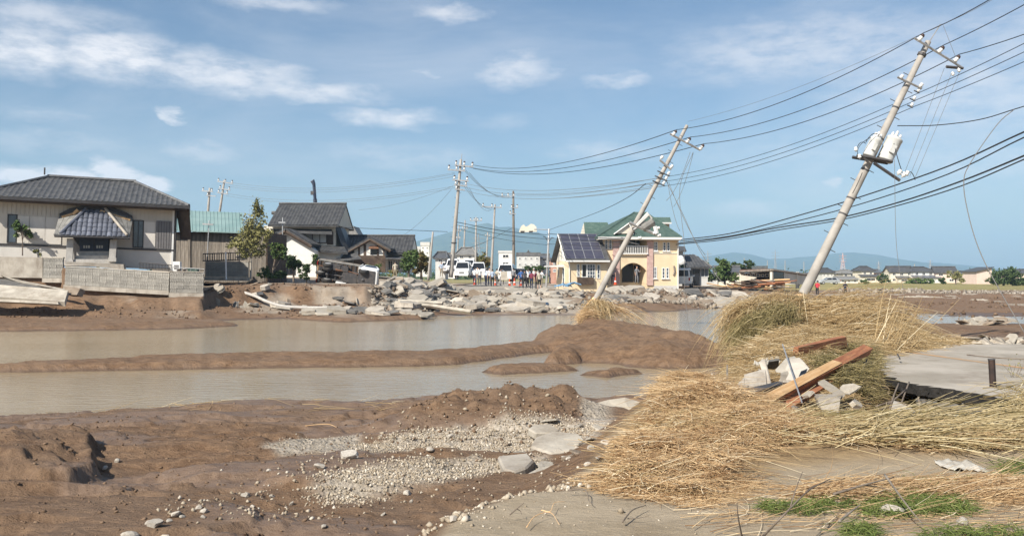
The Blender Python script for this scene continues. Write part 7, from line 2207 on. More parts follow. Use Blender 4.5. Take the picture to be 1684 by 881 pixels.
for k in range(20):
    px, py = rgs0.uniform(820, 990), rgs0.uniform(704, 776)
    x, y = gp(px, py, .35); s = rgs0.uniform(.10, .26)
    o = mesh_obj('crust_plate', rgs0.choice([SL[0], SL[7], SL[10], SL[4]]), None, None, (x, y, H(x, y) + .005), (rgs0.gauss(0, .14), rgs0.gauss(0, .14), rgs0.uniform(0, 6)), (s * 1.3, s, .16))
    tag(o, 'thin pale plate of broken road crust lying in the gravel below the brown mound', 'road crust', 'crust plates in the gravel', 'thing')
# village road with its broken edge
def road_obj(name, outline, z, th, m):
    b = MB(); n = len(outline)
    vs = [(x, y, z - th) for x, y in outline] + [(x, y, z) for x, y in outline]
    b.add(vs, [tuple(range(n))[::-1], tuple(range(n, 2 * n))] + [(i, (i + 1) % n, n + (i + 1) % n, n + i) for i in range(n)])
    o = b.build(name, M[m]); o['kind'] = 'structure'
    return o
rgv = random.Random(3)
edge = [((px - CX) / F * Y, Y) for px, Y in [(742, 84), (760, 81.5), (775, 80), (792, 79), (808, 78.6), (822, 78.2), (840, 77.6), (858, 77.4), (872, 77), (890, 76.7), (905, 77), (921, 76.8), (934, 78.5), (945, 82)]]
road_obj('village_road', edge + [((925 - CX) / F * 100, 100), (3.2, 140), (2.5, 190), (-6, 190), (-5.5, 140), ((745 - CX) / F * 100, 100)], 1.03, .28, 'asphalt')
# leaning long slabs at the far left below the wall
def slab3(name, P, h, m, label, cat):
    o = MB().prism([at(*p) for p in P], h).build(name, M[m])
    return tag(o, label, cat)
slab3('fallen_wall_slab', [(-80, 470, 46.5), (0, 468, 46.5), (112, 477, 46.0), (106, 496, 45.0), (0, 488, 45.0), (-80, 484, 45.0)], (0, .1, -.24), 'slab_pale', 'long pale concrete slab fallen flat at the far left below the wall', 'concrete slab')
slab3('fallen_wall_slab', [(-60, 489, 44.9), (95, 496, 44.9), (96, 500, 44.8), (-60, 493, 44.8)], (0, .5, -.1), 'slab_pale', 'narrow lower slab under the long pale one at the far left', 'concrete slab')
slab3('concrete_beam', [(2, 453, 48.6), (20, 458, 48.4), (112, 476, 47.2), (98, 476, 47.2), (30, 464, 48.2)], (0, .25, -.15), 'conc', 'thin concrete beam sloping above the long pale slab at the left', 'concrete beam')
slab3('fallen_wall_slab', [(-60, 458, 48.8), (30, 459, 48.8), (70, 473, 47.4), (-60, 470, 47.4)], (0, .1, -.15), 'slab_dark', 'dark earth covered slab behind the long pale one at the left', 'concrete slab')
slab3('concrete_chunk', [(104, 470, 47), (132, 474, 46.6), (126, 485, 46), (110, 484, 46)], (0, .6, -.12), 'slab_brown', 'muddy broken chunk at the right end of the long pale slab', 'concrete chunk')
slab3('concrete_slab', [(850, 489, 62), (945, 493, 60.5), (944, 505, 57.5), (905, 505, 57.5), (846, 500, 58)], (0, .1, -.3), 'slab_pale', 'big pale slab with a dark rectangular hole below the village road edge', 'concrete slab')
hole = MB().prism([at(887, 496.5, 59.3), at(902, 497, 59.1), at(902, 501, 58.3), at(888, 500.5, 58.4)], (0, .02, -.1)).build('hole', M['glass_dark'])  # near-black inlay on the slab, its colour stands for shade in the hole
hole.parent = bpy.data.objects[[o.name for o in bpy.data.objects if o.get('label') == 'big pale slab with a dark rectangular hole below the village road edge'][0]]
for px in (790, 740):
    pass
tag(MB().path(bez([at(398, 480, 55), at(420, 487, 54), at(440, 496, 52.5), at(470, 504, 51.5), at(530, 506, 51), at(560, 504, 51)]), .10, 6).build('bent_pipe', M['stone'], None, True), 'long bent grey pipe lying down the brown bank', 'pipe')
tag(MB().path([at(650, 498, 54), at(710, 503, 53), at(775, 513, 51.5)], .14, 4).build('concrete_beam', M['slab_pale']), 'long thin kerb beam lying at the foot of the rubble', 'concrete beam')
tag(MB().path([at(655, 495, 55), at(700, 497, 54.5), at(728, 499, 54)], .12, 4).build('concrete_beam', M['slab_pale']), 'shorter kerb beam above the long one at the foot of the rubble', 'concrete beam')
pp = MB().path([at(372, 460, 60), at(371, 414, 60)], .055, 8).build('white_post', M['white_frame']); tag(pp, 'white pipe post standing by the distant block wall', 'post')
ff = empty('green_bin', at(318, 452, 51), label='green plastic crate among pots on the short end wall', cat='crate')
MB().box(-.28, .28, -.15, .15, 0, .32).build('crate_body', M['green_roof'], ff)
MB().box(-.31, .31, -.18, .18, .321, .37).build('crate_rim', M['green_roof'], ff)
for px, r_, lab in ((294, .13, 'grey flower pot left of the green crate on the end wall'), (304, .10, 'smaller pale flower pot beside the green crate')):
    o = MB().lathe([(r_ * .7, 0), (r_, .22), (r_ * 1.08, .22), (r_ * 1.08, .26), (r_ * .9, .26)], 12, Matrix.Translation(at(px, 449, 50.6))).build('flower_pot', M['stone'], None, True); tag(o, lab, 'flower pot')
ac = empty('gas_heater', at(290, 444, 51.5), label='white boxy outdoor unit at the right corner of the beige house', cat='outdoor unit')
MB().box(-.2, .2, 0, .3, -.2, .5).build('casing', M['white_frame'], ac)
MB().box(-.13, .13, -.02, -.003, .05, .3).build('front_grille', M['shutter'], ac)
# blue sheets by the sign pole
for k, (px, py, w_) in enumerate(((926, 472, 1.0), (944, 469, .8))):
    b = MB(); nx, ny = 9, 6
    c = at(px, py, 80)
    vs = [(c.x + (i / (nx - 1) - .5) * w_ * 1.6, c.y + (j / (ny - 1) - .5) * 1.2, c.z + .25 * rgv.random() * (1 - abs(2 * i / (nx - 1) - 1)) + .05 + .02 * j) for j in range(ny) for i in range(nx)]
    b.add(vs, [(j * nx + i, j * nx + i + 1, (j + 1) * nx + i + 1, (j + 1) * nx + i) for j in range(ny - 1) for i in range(nx - 1)])
    o = b.build('tarpaulin', mat('blue_tarp', (.12, .26, .42), (.20, .36, .50), 3, .6)); so = o.modifiers.new('thick', 'SOLIDIFY'); so.thickness = .015
    tag(o, ('crumpled blue sheet right of the sign pole foot', 'smaller crumpled blue sheet near the yellow house wing')[k], 'tarpaulin')
# pale crumpled heaps on the right-hand flats
def rag_heap(px, py, Y, w, h, label, seed, m='cloth_pale', cat='debris sheet'):
    rg = np.random.default_rng(seed)
    n, k = 34, 18
    c = at(px, py, Y)
    U, Vv = np.meshgrid(np.linspace(-1, 1, n), np.linspace(-1, 1, k), indexing='ij')
    r = np.clip(1 - (np.abs(U) ** 2.2 + np.abs(Vv) ** 2.2), 0, 1) ** .45
    X = c.x + U * w / 2 * (1 + .25 * fbm(U * 2 + seed, Vv * 2, 3, seed)); Yc = c.y + Vv * w * .32
    fold = np.abs(fbm(U * 3.5 + 5, Vv * 2.2 + seed, 4, seed + 1)) * 2.2
    Z = max(H(c.x, c.y), .0) - .05 + h * .62 * r ** .6 * (.30 + .9 * fold + .6 * fbm(U * 1.3, Vv * 1.3, 2, seed + 3))
    V = np.stack([X.ravel(), Yc.ravel(), Z.ravel()], 1)
    i = np.arange(n - 1)[:, None] * k; q = np.arange(k - 1)[None, :]
    Q = np.stack([i + q, i + k + q, i + k + q + 1, i + q + 1], -1).reshape(-1, 4)
    o = mesh_obj('debris_sheet', np_mesh('debris_sheet', V, Q, M[m], True))
    so = o.modifiers.new('thick', 'SOLIDIFY'); so.thickness = .03
    return tag(o, label, cat)
rag_heap(1612, 565, 30.5, 1.9, .62, 'large crumpled pale sheet heap on the shore at the right, left part', 1)
rag_heap(1660, 566, 30.0, 1.8, .6, 'large crumpled pale sheet heap on the shore cut by the right edge', 2)
rag_heap(1575, 560, 30.8, .9, .3, 'small crumpled sheet at the left tip of the right shore heap', 3)
rag_heap(1620, 537, 40, 2.0, .55, 'crumpled grey sheet with sticks behind the right shore heap', 4)
rag_heap(1590, 531, 41, 1.0, .5, 'smaller crumpled heap left of the grey sheet with sticks', 5)
for k, (px, py, Y, w, h) in enumerate(((1512, 497, 80, 2.6, .45), (1490, 498, 79, 1.6, .3), (1534, 498, 79, 1.8, .3), (1565, 500, 78, 2.2, .25), (1600, 492, 88, 2.2, .2), (1640, 505, 72, 3.6, .25), (1610, 503, 74, 1.6, .3), (1660, 492, 90, 3.5, .25), (1405, 498, 80, 2.4, .2), (1660, 489, 95, 3.0, .3), (1557, 494, 86, 1.8, .2), (1345, 500, 76, 1.5, .2))):
    rag_heap(px, py, Y, w, h, 'pale mud caked sheet on the far brown flats, %s of twelve from the left' % ('first', 'second', 'third', 'fourth', 'fifth', 'sixth', 'seventh', 'eighth', 'ninth', 'tenth', 'eleventh', 'last')[sorted([1512, 1490, 1534, 1565, 1600, 1640, 1610.5, 1660, 1405, 1660.5, 1557, 1345]).index([1512, 1490, 1534, 1565, 1600, 1640, 1610.5, 1660, 1405, 1660.5, 1557, 1345][k])], 20 + k)['group'] = 'pale sheets on the far flats'
rgs = random.Random(31)
for k in range(30):
    a_, b_, y0 = ((1552, 1690, 30.2), (1585, 1660, 40.0))[k % 3 == 2]
    px = rgs.uniform(a_, b_); Y = y0 + rgs.uniform(-.9, .7); x = (px - CX) / F * Y
    sc_ = rgs.uniform(.25, .65) * Y / 34
    o = mesh_obj('broken_slab', rgs.choice([SL[0], SL[4], SL[7], SL[8], SL[10]]), None, None, (x, Y, max(H(x, Y), 0) + rgs.uniform(.02, .28)), (rgs.gauss(.1, .3), rgs.gauss(0, .3), rgs.uniform(0, 6)), (sc_ * 1.4, sc_, sc_ * .7))
    tag(o, 'flat broken piece in the %s pale heap on the shore at the right edge' % ('nearer' if y0 < 35 else 'farther'), 'concrete slab', 'pieces in the pale shore heaps', 'thing')
small_chunks(900, 41, in_px((1380, 1520), lambda p, r: r.uniform(92, 104)), .08, .42, M['rubble'], 'small_rubble')
small_chunks(500, 42, in_px((1520, 1700), lambda p, r: r.uniform(88, 104)), .06, .28, M['rubble'], 'small_rubble')
small_chunks(300, 43, in_px((1280, 1700), lambda p, r: r.uniform(45, 85)), .04, .22, M['clod'], 'small_clods')
# ------------------------------------------------------------------ washed-up straw and reeds
def strands(name, base, dirn, L, rad, droop, curl, m, seed, segs=4, ground=True, lift=None, tip=.35, parent=None, kind='stuff'):
    """thin tapering three-sided stalks; base (n,3), dirn (n,3) unit"""
    rg = np.random.default_rng(seed)
    n = len(base)
    t = np.linspace(0, 1, segs + 1)[None, :, None]
    side = np.cross(dirn, np.array([0, 0, 1.0])); side /= np.linalg.norm(side, axis=1)[:, None] + 1e-9
    Lx = np.asarray(L)[:, None, None]
    P = base[:, None, :] + dirn[:, None, :] * Lx * t + side[:, None, :] * (np.asarray(curl)[:, None, None] * Lx * (t ** 2)) - np.array([0, 0, 1.0]) * (np.asarray(droop)[:, None, None] * Lx * t ** 2)
    if ground:
        zz = height(P[..., 0].ravel(), P[..., 1].ravel()).reshape(P.shape[:2])
        lf = (np.asarray(lift)[:, None] if lift is not None else 0.0)
        P[..., 2] = np.maximum(P[..., 2], zz + .012 + .5 * lf)
    tang = np.gradient(P, axis=1); tang /= np.linalg.norm(tang, axis=2)[..., None] + 1e-9
    a = np.cross(tang, np.array([.13, .21, .97])); a /= np.linalg.norm(a, axis=2)[..., None] + 1e-9
    b = np.cross(a, tang)
    r = np.asarray(rad)[:, None, None] * (1 - (1 - tip) * t)
    ring = np.stack([P + r * a, P + r * (-.5 * a + .87 * b), P + r * (-.5 * a - .87 * b)], 2)
    V = ring.reshape(-1, 3)
    k = segs + 1
    q = []
    for s in range(segs):
        for j in range(3):
            q.append((s * 3 + j, s * 3 + (j + 1) % 3, (s + 1) * 3 + (j + 1) % 3, (s + 1) * 3 + j))
    Q = (np.array(q)[None] + (np.arange(n) * k * 3)[:, None, None]).reshape(-1, 4)
    tone = np.repeat(np.clip(rg.normal(.45, .30, n), 0, 1), k * 3)
    o = mesh_obj(name, np_mesh(name, V, Q, m, True, {'tone': tone}), None, parent)
    if kind: o['kind'] = kind
    return o
M['straw'] = tone_mat('dry_straw', (0.29, 0.16, 0.072), (0.84, 0.62, 0.35), .8, (0.84, 0.70, 0.48))
M['reed'] = tone_mat('reed_stalks', (0.25, 0.185, 0.078), (0.80, 0.65, 0.38), .65, (0.80, 0.70, 0.46))
M['reed_top'] = tone_mat('pale_reed', (0.29, 0.19, 0.085), (0.66, 0.50, 0.275), .75, (0.80, 0.68, 0.46))
M['reed_green'] = tone_mat('olive_reed', (0.12, 0.10, 0.036), (0.40, 0.32, 0.15), .65, (0.54, 0.44, 0.24))
def unit(v):
    return v / (np.linalg.norm(v, axis=1)[:, None] + 1e-9)
def region(poly, n, seed, amp=.2):
    rg = np.random.default_rng(seed)
    P = np.array(poly); xs, ys = np.empty(0), np.empty(0)
    while len(xs) < n:
        x = rg.uniform(P[:, 0].min(), P[:, 0].max(), 4000); y = rg.uniform(P[:, 1].min(), P[:, 1].max(), 4000)
        s = sdf(P, x + amp * fbm(x * 2, y * 2, 3, 400), y + amp * fbm(x * 2, y * 2, 3, 410))
        ok = rg.random(4000) < np.clip(.35 + s / .3, 0, 1)
        xs = np.append(xs, x[ok]); ys = np.append(ys, y[ok])
    return rg, xs[:n], ys[:n]
def bed(name, poly, n, seed, ang, spread, Lr, rr, thick, m, up=.12, droop=.15, curl=.25, amp=.2, flow=None, segs=4, lumps=.12):
    """a layer of stalks lying on the ground"""
    rg, x, y = region(poly, n, seed, amp)
    lift = thick * rg.random(n) ** 1.3
    lump = lumps * np.clip(fbm(x * 1.6, y * 1.6, 3, seed + 7) * 2.2 + .25, 0, 1)
    z = height(x, y) + lift + lump
    a = ang + rg.normal(0, spread, n) + 1.0 * fbm(x * 1.3, y * 1.3, 3, seed + 3)
    if flow is not None: a = a + flow(x, y)
    d = unit(np.stack([np.cos(a), np.sin(a), rg.normal(up, .16, n)], 1))
    L = rg.uniform(*Lr, n); r = rg.uniform(*rr, n)
    base = np.stack([x, y, z], 1) - d * (L * .4)[:, None] * np.array([1, 1, .3])
    return strands(name, base, d, L, r, rg.uniform(0, 2 * droop, n), rg.normal(0, curl, n), m, seed + 1, segs, True, lift + lump)
# A: the front heap of fine brown straw
HEAP = [(.78, 7.15), (1.05, 6.8), (1.38, 6.65), (1.7, 7.0), (1.95, 7.8), (2.5, 8.3), (3.2, 8.7), (3.0, 10.6), (2.75, 12.2), (2.5, 12.9), (2.1, 12.0), (1.78, 10.4), (1.35, 9.0), (.98, 8.0)]
bed('straw', HEAP, 19000, 501, radians(38), .95, (.08, .38), (.0016, .0046), .10, M['straw'], .14, .25, .75, .25, lumps=.20)
bed('straw', HEAP, 900, 503, radians(25), .6, (.3, .8), (.003, .006), .12, M['reed_top'], .08, .15, .45, .25)
EDGE_ = [(.5, 7.3), (.95, 6.6), (1.4, 6.35), (1.95, 7.0), (1.8, 7.5), (1.3, 7.0), (.9, 7.6)]
bed('straw', EDGE_, 1500, 505, radians(30), .6, (.12, .5), (.0016, .0035), .03, M['straw'], .03, .1, .5, .4, lumps=0)
# B: thick reeds pressed flat across the right
REEDS = [(2.4, 8.8), (3.0, 8.35), (4.2, 8.1), (5.6, 8.2), (7.2, 8.6), (7.4, 9.7), (6.2, 9.7), (4.9, 9.45), (3.6, 9.4), (2.9, 9.5)]
bed('reeds', REEDS, 3400, 511, radians(2), .30, (.4, 1.4), (.0025, .0080), .12, M['reed'], .02, .05, .2, .2, lumps=.08)
bed('reeds', REEDS, 5000, 513, radians(10), .7, (.15, .6), (.0018, .004), .10, M['straw'], .06, .1, .4, .2, lumps=.06)
bed('reeds', [(5.6, 8.4), (7.4, 8.2), (8.0, 10.2), (7.2, 11.3), (6.4, 11.2), (5.9, 10.0)], 2600, 515, radians(48), .5, (.35, 1.1), (.003, .008), .16, M['reed'], .08, .15, .3, .2, lumps=.12)
bed('reeds', [(2.9, 8.9), (6.0, 8.6), (5.8, 9.7), (3.2, 9.9)], 120, 517, radians(2), .12, (.9, 1.9), (.006, .010), .16, M['reed_green'], .0, .03, .08, .2)
bed('reeds', [(6.1, 10.2), (7.4, 9.6), (9.0, 9.8), (8.8, 11.0), (7.4, 11.3), (6.3, 11.5)], 2200, 519, radians(40), .6, (.3, 1.0), (.003, .007), .34, M['reed'], .10, .1, .3, .2, lumps=.14)
# C: heap around the debris
MID = [(2.7, 10.8), (4.4, 10.8), (5.6, 11.6), (5.5, 13.2), (6.3, 15.6), (7.6, 18), (6.6, 19.5), (5.2, 18), (3.6, 15.2), (2.9, 13)]
bed('straw', MID, 8000, 521, radians(40), .8, (.12, .5), (.0025, .0055), .05, M['reed_top'], .06, .2, .5, .25, lumps=.04)
bed('straw', [(2.9, 9.2), (5.2, 9.3), (5.0, 10.9), (3.0, 11.2)], 2600, 525, radians(10), .7, (.12, .6), (.002, .005), .05, M['straw'], .04, .2, .5, .25, lumps=.03)
bed('straw', [(4.3, 14.6), (5.6, 15.2), (7.4, 18), (6.6, 19.5), (5.2, 18), (3.9, 15.6)], 5000, 527, radians(40), .8, (.2, .7), (.003, .006), .16, M['reed_top'], .1, .2, .5, .25, lumps=.16)
bed('reeds', [(4.75, 12.3), (5.2, 12.7), (5.75, 13.8), (6.4, 15.4), (7.3, 18.0), (6.2, 17.6), (5.2, 14.8), (4.6, 13.0)], 5200, 523, radians(58), .6, (.2, .7), (.003, .0065), .14, M['reed_green'], .06, .3, .45, .2, lumps=.16)
# D: the big reed mass round the foot of the pole
TOP = [(5.4, 18.5), (6.3, 20), (6.6, 23), (7.0, 26.3), (8.6, 26.8), (9.6, 25.4), (10.4, 23.2), (10.8, 21.0), (9.0, 18.8), (7.2, 17.4), (5.8, 17.0)]
bed('straw', TOP, 12000, 531, radians(25), 1.0, (.25, .9), (.004, .0085), .13, M['reed_top'], .07, .3, .5, .3, lumps=.14)
def curtain(n, seed, p0, p1, fx, m, Lr, rr, droop):
    """long stalks spilling over from a crest line"""
    rg = np.random.default_rng(seed)
    t = rg.random(n)[:, None]
    base = np.array(p0)[None] * (1 - t) + np.array(p1)[None] * t + rg.normal(0, .16, (n, 3)) * np.array([1.2, 1.4, .8])
    d = unit(np.array(fx)[None] + rg.normal(0, .22, (n, 3)))
    strands('reeds', base, d, rg.uniform(*Lr, n), rg.uniform(*rr, n), rg.uniform(*droop, n), rg.normal(0, .12, n), m, seed + 1, 6)
curtain(2300, 541, tuple(at(1325, 498, 23.2)), tuple(at(1225, 512, 21.6)), (-.75, -.45, .26), M['reed_top'], (.5, 1.35), (.004, .008), (.6, 1.1))
curtain(1500, 543, tuple(at(1300, 512, 21.6)), tuple(at(1240, 540, 20.2)), (-.6, -.4, .14), M['reed_green'], (.4, 1.0), (.004, .009), (.7, 1.2))
curtain(1100, 545, tuple(at(1325, 503, 22.6)), tuple(at(1400, 528, 21.6)), (.9, -.3, .16), M['reed_top'], (.9, 2.4), (.005, .010), (.20, .55))
curtain(900, 547, tuple(at(1350, 520, 21.4)), tuple(at(1440, 565, 19.8)), (.8, -.15, .12), M['reed_top'], (.6, 1.6), (.004, .009), (.1, .5))
curtain(50, 549, tuple(at(1330, 505, 22.6)), tuple(at(1420, 560, 20.6)), (.9, -.1, .22), M['reed_top'], (1.2, 2.4), (.006, .011), (.2, .4))
curtain(38, 551, tuple(at(1448, 590, 18.4)), tuple(at(1458, 582, 18.6)), (.45, .1, .85), M['reed_top'], (1.0, 1.7), (.006, .010), (.02, .12))
# E: tangle at the foot of the middle pole
bed('straw', [(2.9, 37.8), (3.5, 37.4), (3.9, 38.4), (3.8, 39.8), (3.1, 39.9)], 900, 561, radians(60), 1.2, (.25, .7), (.007, .013), .2, M['straw'], .1, .3, .5, .2, lumps=.15)
curtain(420, 563, tuple(at(968, 502, 39.0)), tuple(at(992, 505, 38.8)), (.1, -.75, .30), M['reed_top'], (.7, 1.7), (.007, .012), (.5, 1.3))
curtain(60, 565, tuple(at(985, 500, 39.0)), tuple(at(1010, 508, 38.6)), (.8, -.5, .1), M['straw'], (1.0, 2.4), (.008, .014), (.3, .7))
# scattered stalks on mud, sand and slopes
bed('straw', [(-8, 13.5), (-1.5, 13.0), (-1.4, 14.5), (-3, 17), (-8, 16)], 60, 571, 0, .7, (.25, .9), (.004, .006), .02, M['reed_top'], .02, .05, .3, .3, lumps=0)
bed('straw', [(1.0, 5.9), (4.6, 5.6), (5.4, 7.3), (3.2, 7.3), (1.6, 6.6)], 420, 573, radians(8), .4, (.15, .7), (.0018, .004), .03, M['straw'], .02, .05, .3, .4, lumps=0)
bed('straw', [(2.2, 6.55), (4.4, 6.5), (4.7, 7.0), (3.2, 7.15), (2.2, 6.9)], 1500, 575, radians(6), .3, (.2, .7), (.0018, .004), .07, M['straw'], .04, .06, .25, .3, lumps=.05)
bed('straw', [(9, 42), (16, 42), (16, 60), (8, 58)], 120, 577, 0, 1.0, (.4, 1.2), (.008, .014), .05, M['reed_top'], .1, .2, .3, .3, lumps=0)
# green weed on the sand
M['weed'] = tone_mat('fresh_weed', (0.075, 0.105, 0.022), (0.20, 0.245, 0.065), .6, (0.34, 0.32, 0.13))
def weeds(px0, px1, py0, py1, n, seed):
    rg = np.random.default_rng(seed)
    x = np.empty(n); y = np.empty(n)
    for i in range(n):
        c = gp(rg.uniform(px0, px1), rg.uniform(py0, py1), .72); x[i], y[i] = c
    z = height(x, y)
    a = rg.uniform(0, 6.28, n)
    d = unit(np.stack([np.cos(a), np.sin(a), rg.uniform(.25, 1.2, n)], 1))
    strands('weeds', np.stack([x, y, z + rg.uniform(0, .05, n)], 1), d, rg.uniform(.05, .16, n), rg.uniform(.0018, .0042, n), rg.uniform(.3, 1.1, n), rg.normal(0, .5, n), M['weed'], seed + 1, 3)
weeds(1250, 1350, 828, 842, 420, 581); weeds(1330, 1400, 815, 836, 320, 583); weeds(1420, 1500, 800, 850, 900, 585); weeds(1490, 1600, 790, 845, 2400, 587); weeds(1390, 1440, 866, 890, 520, 589); weeds(1515, 1690, 868, 890, 420, 591); weeds(1640, 1690, 760, 790, 300, 593)
weeds(1590, 1612, 795, 815, 160, 595)
# ------------------------------------------------------------------ broken road at the right
ROAD_Z = .80
rl_ = [(6.55, 10.6), (6.34, 11.8), (6.12, 12.4), (5.93, 12.9), (5.85, 13.4), (6.15, 14.6), (6.6, 16.2), (7.2, 18.0), (7.8, 19.8)]
_r = np.random.default_rng(4)
_P = np.array(rl_); _t = np.linspace(0, len(_P) - 1, 46)
rl_ = [(float(np.interp(t, range(len(_P)), _P[:, 0]) + _r.normal(0, .045)), float(np.interp(t, range(len(_P)), _P[:, 1]))) for t in _t]
far_ = [(9.2, 20.6), (10.4, 20.3), (11.6, 20.5), (12.8, 20.1), (14.5, 20.0), (17, 19.4), (24, 19.0)]
road = road_obj('road', [(24, 9.2), (6.4, 9.2)][::-1][0:0] + rl_ + far_ + [(24, 9.0), (6.5, 9.2)], ROAD_Z, .15, 'asphalt')
b = MB()
pts = [(7.94, 19.9), (8.35, 17.6), (8.80, 15.2), (9.25, 12.8), (9.7, 10.4)]
w = .075
vs = []
for i, (x, y) in enumerate(pts):
    vs += [(x - w, y, ROAD_Z + .004), (x + w, y, ROAD_Z + .004)]
b.add(vs, [(2 * i, 2 * i + 1, 2 * i + 3, 2 * i + 2) for i in range(len(pts) - 1)])
b.build('road_line', M['orange_line'], road)
# ragged dark broken lip and undercut bank below it
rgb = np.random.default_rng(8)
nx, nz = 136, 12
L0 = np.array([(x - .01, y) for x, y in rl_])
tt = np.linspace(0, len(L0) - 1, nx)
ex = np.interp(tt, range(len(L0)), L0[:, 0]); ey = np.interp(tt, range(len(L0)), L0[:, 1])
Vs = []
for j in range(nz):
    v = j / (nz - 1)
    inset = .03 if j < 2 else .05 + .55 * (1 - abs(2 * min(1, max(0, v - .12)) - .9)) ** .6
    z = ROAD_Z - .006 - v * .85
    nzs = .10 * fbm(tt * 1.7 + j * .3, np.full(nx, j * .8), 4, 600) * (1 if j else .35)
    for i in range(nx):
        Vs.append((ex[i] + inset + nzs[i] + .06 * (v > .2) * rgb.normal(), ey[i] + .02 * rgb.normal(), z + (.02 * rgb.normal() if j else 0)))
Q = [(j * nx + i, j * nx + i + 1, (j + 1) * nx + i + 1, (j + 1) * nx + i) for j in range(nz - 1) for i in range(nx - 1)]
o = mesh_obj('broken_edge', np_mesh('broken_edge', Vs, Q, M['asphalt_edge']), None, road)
# crumbled asphalt lip pieces
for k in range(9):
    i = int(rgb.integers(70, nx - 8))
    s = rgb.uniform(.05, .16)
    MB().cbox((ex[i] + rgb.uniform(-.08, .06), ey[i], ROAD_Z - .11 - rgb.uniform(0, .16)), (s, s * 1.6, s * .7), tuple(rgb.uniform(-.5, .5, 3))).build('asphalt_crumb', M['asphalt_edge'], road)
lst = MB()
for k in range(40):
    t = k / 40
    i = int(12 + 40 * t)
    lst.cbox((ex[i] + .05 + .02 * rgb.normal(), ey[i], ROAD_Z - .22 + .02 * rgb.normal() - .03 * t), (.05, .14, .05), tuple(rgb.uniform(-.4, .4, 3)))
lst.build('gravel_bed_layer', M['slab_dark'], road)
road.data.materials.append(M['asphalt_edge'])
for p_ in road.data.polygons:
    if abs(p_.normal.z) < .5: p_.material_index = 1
# roots hanging over the undercut
for k, pts in enumerate((((1478, 630, 12.4), (1470, 650, 12.0), (1462, 676, 11.6)), ((1495, 628, 12.6), (1486, 652, 12.1), (1474, 690, 11.4)), ((1440, 668, 11.8), (1470, 660, 11.9), (1500, 668, 11.8)), ((1400, 690, 11.2), (1450, 672, 11.6), (1490, 640, 12.3)), ((1510, 652, 12.4), (1512, 665, 12.2), (1510, 680, 12.0)))):
    tag(MB().path(bez([at(*p) for p in pts], 12), [.014] * 0 or .012, 5).build('root', M['bark'], None, True), ('root hanging over the hollow, left one', 'thick root hanging over the hollow', 'root lying across the hollow under the asphalt', 'root creeping up to the broken asphalt', 'short root stub hanging inside the hollow')[k], 'root')
# dark post beside the road
pst = empty('metal_post', at(1633, 642, 12.6), label='rusty dark steel post standing by the broken road edge', cat='post')
MB().path([(.02, 0, -.3), (-.02, 0, .44)], .045, 6).build('post_shaft', mat('blackened_rust', (.028, .02, .018), (.06, .035, .025), 5, .8), pst)
MB().path([(-.021, 0, .441), (-.022, 0, .455)], .05, 6).build('post_cap', M['darksteel'], pst)
tag(MB().path([at(1420, 606, 14.5), at(1426, 590, 14.6), at(1478, 588, 16.0)][0:2], .012, 5).build('metal_rod', M['darksteel']), 'tiny rod sticking up from the straw by the orange line', 'rod')
tag(MB().path(bez([at(1476, 582, 16.2), at(1480, 590, 16.0)]), .014, 5).build('metal_rod', M['darksteel']), 'short dark rod at the left end of the orange line', 'rod')
tag(MB().path(bez([Vector(gp(px, py, .83) + (.83,)) for px, py in ((1590, 583), (1640, 588), (1700, 591))]), .012, 5).build('twig', M['bark']), 'thin dark twig lying on the flooded road behind the post', 'twig')
tw = empty('twig_plant', at(1668, 625, 13.8), label='sparse dry twig with few leaves sprouting by the dark post', cat='plant')
for k in range(7):
    a = rgb.uniform(-.8, .8)
    MB().path([(0, 0, -.1), (a * .12, 0, .12), (a * .3, rgb.uniform(-.1, .1), .25 + .12 * rgb.random())], [.005, .004, .002], 4).build('stem', M['bark'], tw)
mesh_obj('leaf_spray', leaves_mesh('leaf_spray', rgb.normal(0, 1, (26, 3)) * np.array([.14, .08, .09]) + np.array([0, 0, .2]), .02, M['olive_leaf'], 3), None, tw)

# ------------------------------------------------------------------ timbers and concrete on the straw
def put(px, py, Y, lift=0.0):
    return at(px, py, Y) + Vector((0, 0, lift))
def timber(label, p0, p1, w, h, m, roll=0.0, jag=True, name='timber', split=None):
    p0, p1 = Vector(p0), Vector(p1)
    zt = (p1 - p0); L = zt.length
    q = zt.to_track_quat('X', 'Z')
    root = empty(name, p0, label=label, cat='timber')
    root.rotation_euler = (q.to_matrix() @ Matrix.Rotation(roll, 3, 'X')).to_euler()
    b = MB()
    n = 7
    ys = [-w / 2, w / 2]; zs = [-h / 2, h / 2]
    rg = random.Random(len(label))
    vs = []
    for i in range(n):
        x = L * i / (n - 1)
        for (y, z) in ((-w / 2, -h / 2), (w / 2, -h / 2), (w / 2, h / 2), (-w / 2, h / 2)):
            j = rg.uniform(-.05, .09) * (i in (0, n - 1)) * jag
            vs.append((x + j, y + rg.uniform(-.004, .004), z + rg.uniform(-.004, .004)))
    fs = [(3, 2, 1, 0), tuple((n - 1) * 4 + k for k in range(4))]
    for i in range(n - 1):
        for k in range(4):
            fs.append((i * 4 + k, i * 4 + (k + 1) % 4, (i + 1) * 4 + (k + 1) % 4, (i + 1) * 4 + k))
    b.add(vs, fs).build('beam', M[m], root)
    if split:
        s0, s1 = split
        MB().prism([(L * s0, -w / 2 + .004, h / 2 + .006), (L * s1, -w / 2 + .02, h / 2 + .006), (L * (s1 - .03), w / 2 - .01, h / 2 + .006), (L * s0, w / 2 - .004, h / 2 + .006)], (0, 0, .012)).build('split_face', M['wood_fresh'], root)
    return root
timber('longest timber with a pale split face sloping up over the straw and concrete', put(1256, 664, 11.3), put(1424, 575, 14.6), .15, .13, 'wood_red', .5, split=(.0, .66))
